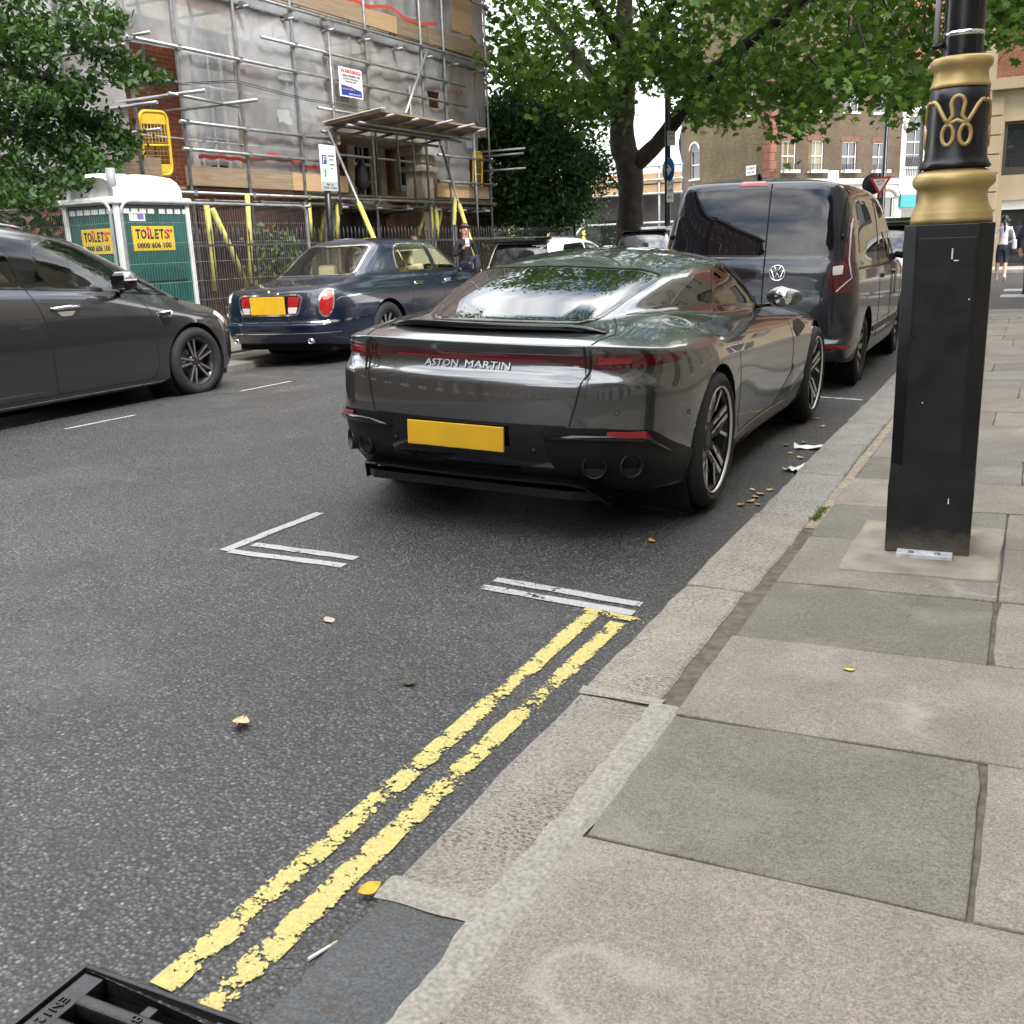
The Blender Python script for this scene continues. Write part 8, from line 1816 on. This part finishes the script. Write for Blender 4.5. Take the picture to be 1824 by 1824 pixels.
    MB().tube([hd + Vector((0, .078, .01)) * k, hd + Vector((0, .098, -.022)) * k, hd + Vector((0, .082, -.032)) * k], [.008 * k, .013 * k, .010 * k], 6).build('nose', M_SKIN, T)
    MB().tube([hd + Vector((-.024, .076, -.052)) * k, hd + Vector((0, .084, -.056)) * k, hd + Vector((.024, .076, -.052)) * k], .006 * k, 6).build('mouth', mat('lips', (.42, .14, .12), .5) if 'lips' not in MATS else MATS['lips'], T)
    for s in (-1, 1): MB().lathe([(0, -.012), (.022, -.008), (.026, .004), (.010, .010)], 8, 'X', (hd.x + s * .088 * k, hd.y - .01, hd.z - .01)).build('ear', M_SKIN, T)
    return T, k
def reg(top, bottom, shoes, top_z=.95, sleeve=1.0, knee=0.0, neck=1.455, sleeves_to=None):
    def f(a, b, c):
        n = a + ' ' + b
        if a[0] in 'ft' and a[1:2] in 'rl' and a[0] != 't' or 'pa' in n or a.startswith('f') or (a.startswith('t') and len(a) == 3): return M_SKIN
        if a.startswith(('el', 'wr')): return M_SKIN if sleeve < .9 or b.startswith('pa') else top
        if a in ('jaw', 'head', 'neck') or (a == 'upper' and b == 'neck' and c.z > neck): return M_SKIN
        if a.startswith('an'): return shoes
        if a.startswith(('hip', 'kn')) or (a == 'pelvis' and b.startswith('hip')): return M_SKIN if c.z < knee else bottom
        if a == 'pelvis' and c.z < top_z: return bottom
        return top
    return f
BLK = cloth('black_cloth', (.014, .014, .016)); NAVY = cloth('navy_cloth', (.020, .030, .055)); WHT = cloth('white_cotton', (.68, .68, .69)); SHO = mat('shoe_white', (.6, .6, .6), .6)
# woman photographing, by the railings
c = PX(827, 400, -9.75)
T, k = person('woman in black top holding up a phone, sunglasses on her head, by the railings', (c.x, c.y, 0), math.radians(-128), 1.72,
    dict(elr=(.235, .02, 1.14, .040), wrr=(.12, .20, 1.27, .027), par=(.085, .235, 1.33, .030), ell=(-.235, .0, 1.13, .040), wrl=(-.10, .19, 1.06, .027), pal=(-.05, .22, 1.07, .030)), reg(BLK, NAVY, BLK), M_HAIRB, .20)
MB().box(Vector((.065, .262, 1.385)) * k, (.072, .009, .150), mtx=Matrix.Rotation(.2, 3, 'X')).build('phone', M_SIGNW, T, bevel=.003)
mb = MB(); 
for s in (-1, 1): mb.lathe([(0, .0), (.030, .004), (.032, -.004)], 10, 'Y', (s * .036, .088, 1.695))
mb.tube([(-.09, .0, 1.69), (-.07, .085, 1.70), (.07, .085, 1.70), (.09, .0, 1.69)], .006, 5); mb.build('sunglasses', M_GBLACK, T)
mb = MB(); bmn = [(-.20, .12, 1.12), (-.14, .22, 1.10), (-.02, .25, 1.09), (.04, .22, 1.04)]
mb.tube([Vector(q) * k for q in bmn], [.035, .05, .055, .03], 10); mb.tube([Vector(q) * k for q in [(-.12, .23, 1.10), (-.13, .25, .92), (-.10, .22, .74)]], [.05, .07, .045], 10); mb.build('jacket', cloth('patterned_cloth', (.018, .020, .032)), T)
# man behind the blue saloon roof
c = PX(736, 404, -10.3); person('man seen only as the back of a brown haired head above the blue saloon roof', (c.x, c.y, -.10), math.radians(60), 1.62, {}, reg(BLK, NAVY, BLK), M_HAIRB, .0)
# man in dark suit by the plane tree
c = PY(1137, 384, 24.6); person('man in a dark suit with white collar walking past the plane tree trunk', (c.x, 24.6, zroad(c.x)), math.radians(120), 1.74, {}, reg(cloth('suit_cloth', (.02, .022, .03)), BLK, BLK, neck=1.40), M_HAIRD, .0)
# woman crossing, seen from behind
Yw = 27.0; c = PZ(1781, 503, -.09); Yw = c.y
T, k = person('woman in white shirt and navy knee length shorts walking away over the crossing', (c.x, Yw, -.1), math.radians(4), 1.66,
    dict(ell=(-.25, -.02, 1.13, .040), wrl=(-.24, .10, .93, .027), pal=(-.235, .13, .87, .03), elr=(.25, -.06, 1.13, .04), wrr=(.21, .10, 1.04, .027), par=(.17, .15, 1.05, .03), knl=(-.09, .08, .50, .058), anl=(-.10, .10, .10, .04), tol=(-.10, .24, .05, .036), hel=(-.10, .06, .05, .038), knr=(.09, .02, .48, .058), anr=(.08, -.22, .16, .04), tor=(.09, -.10, .05, .036), her=(.08, -.27, .17, .038)), reg(WHT, NAVY, SHO, top_z=.99, knee=.52), M_HAIRD, .0)
MB().tube([Vector(q) * k for q in ((0, -.10, 1.62), (0, -.15, 1.55), (.01, -.15, 1.38), (.0, -.14, 1.28))], [.03, .034, .026, .008], 8).build('ponytail', M_HAIRD, T)
mb = MB(); mb.box(Vector((.27, .0, .98)) * k, (.10, .26, .24)); b_ = mb.build('shoulder_bag', WHT, T, bevel=.03); MB().tube([Vector(q) * k for q in ((.25, .08, 1.08), (.18, .03, 1.44), (.2, -.09, 1.35), (.25, -.08, 1.08))], .010, 5).build('strap', WHT, T)
c = PZ(1834, 525, -.08)
person('person in a navy quilted jacket cut off by the right edge of the photo', (c.x, c.y, -.09), math.radians(10), 1.78, dict(ell=(-.27, -.03, 1.15, .055), wrl=(-.26, .08, .93, .04)), reg(cloth('quilted_navy', (.018, .024, .05)), NAVY, BLK), M_HAIRD, .0)

GROUPS = {'terraced_house': 'town houses lining the street behind the camera', 'mesh_fence_panel': 'mesh fence panels round the toilet', 'iron_railing': 'iron railings along the garden', 'street_sign': 'street name plates on the corner house', 'lamp_standard': 'slim street lights at the far end', 'barrier': 'yellow barriers on the scaffold', 'garden_shrub': 'shrubs behind the railings', 'paper_scrap': 'paper scraps in the gutter', 'person': 'people in the street'}
for o in list(COL.objects):
    if o.parent is None and 'category' in o and o.name.split('.')[0] in GROUPS: o['group'] = GROUPS[o.name.split('.')[0]]
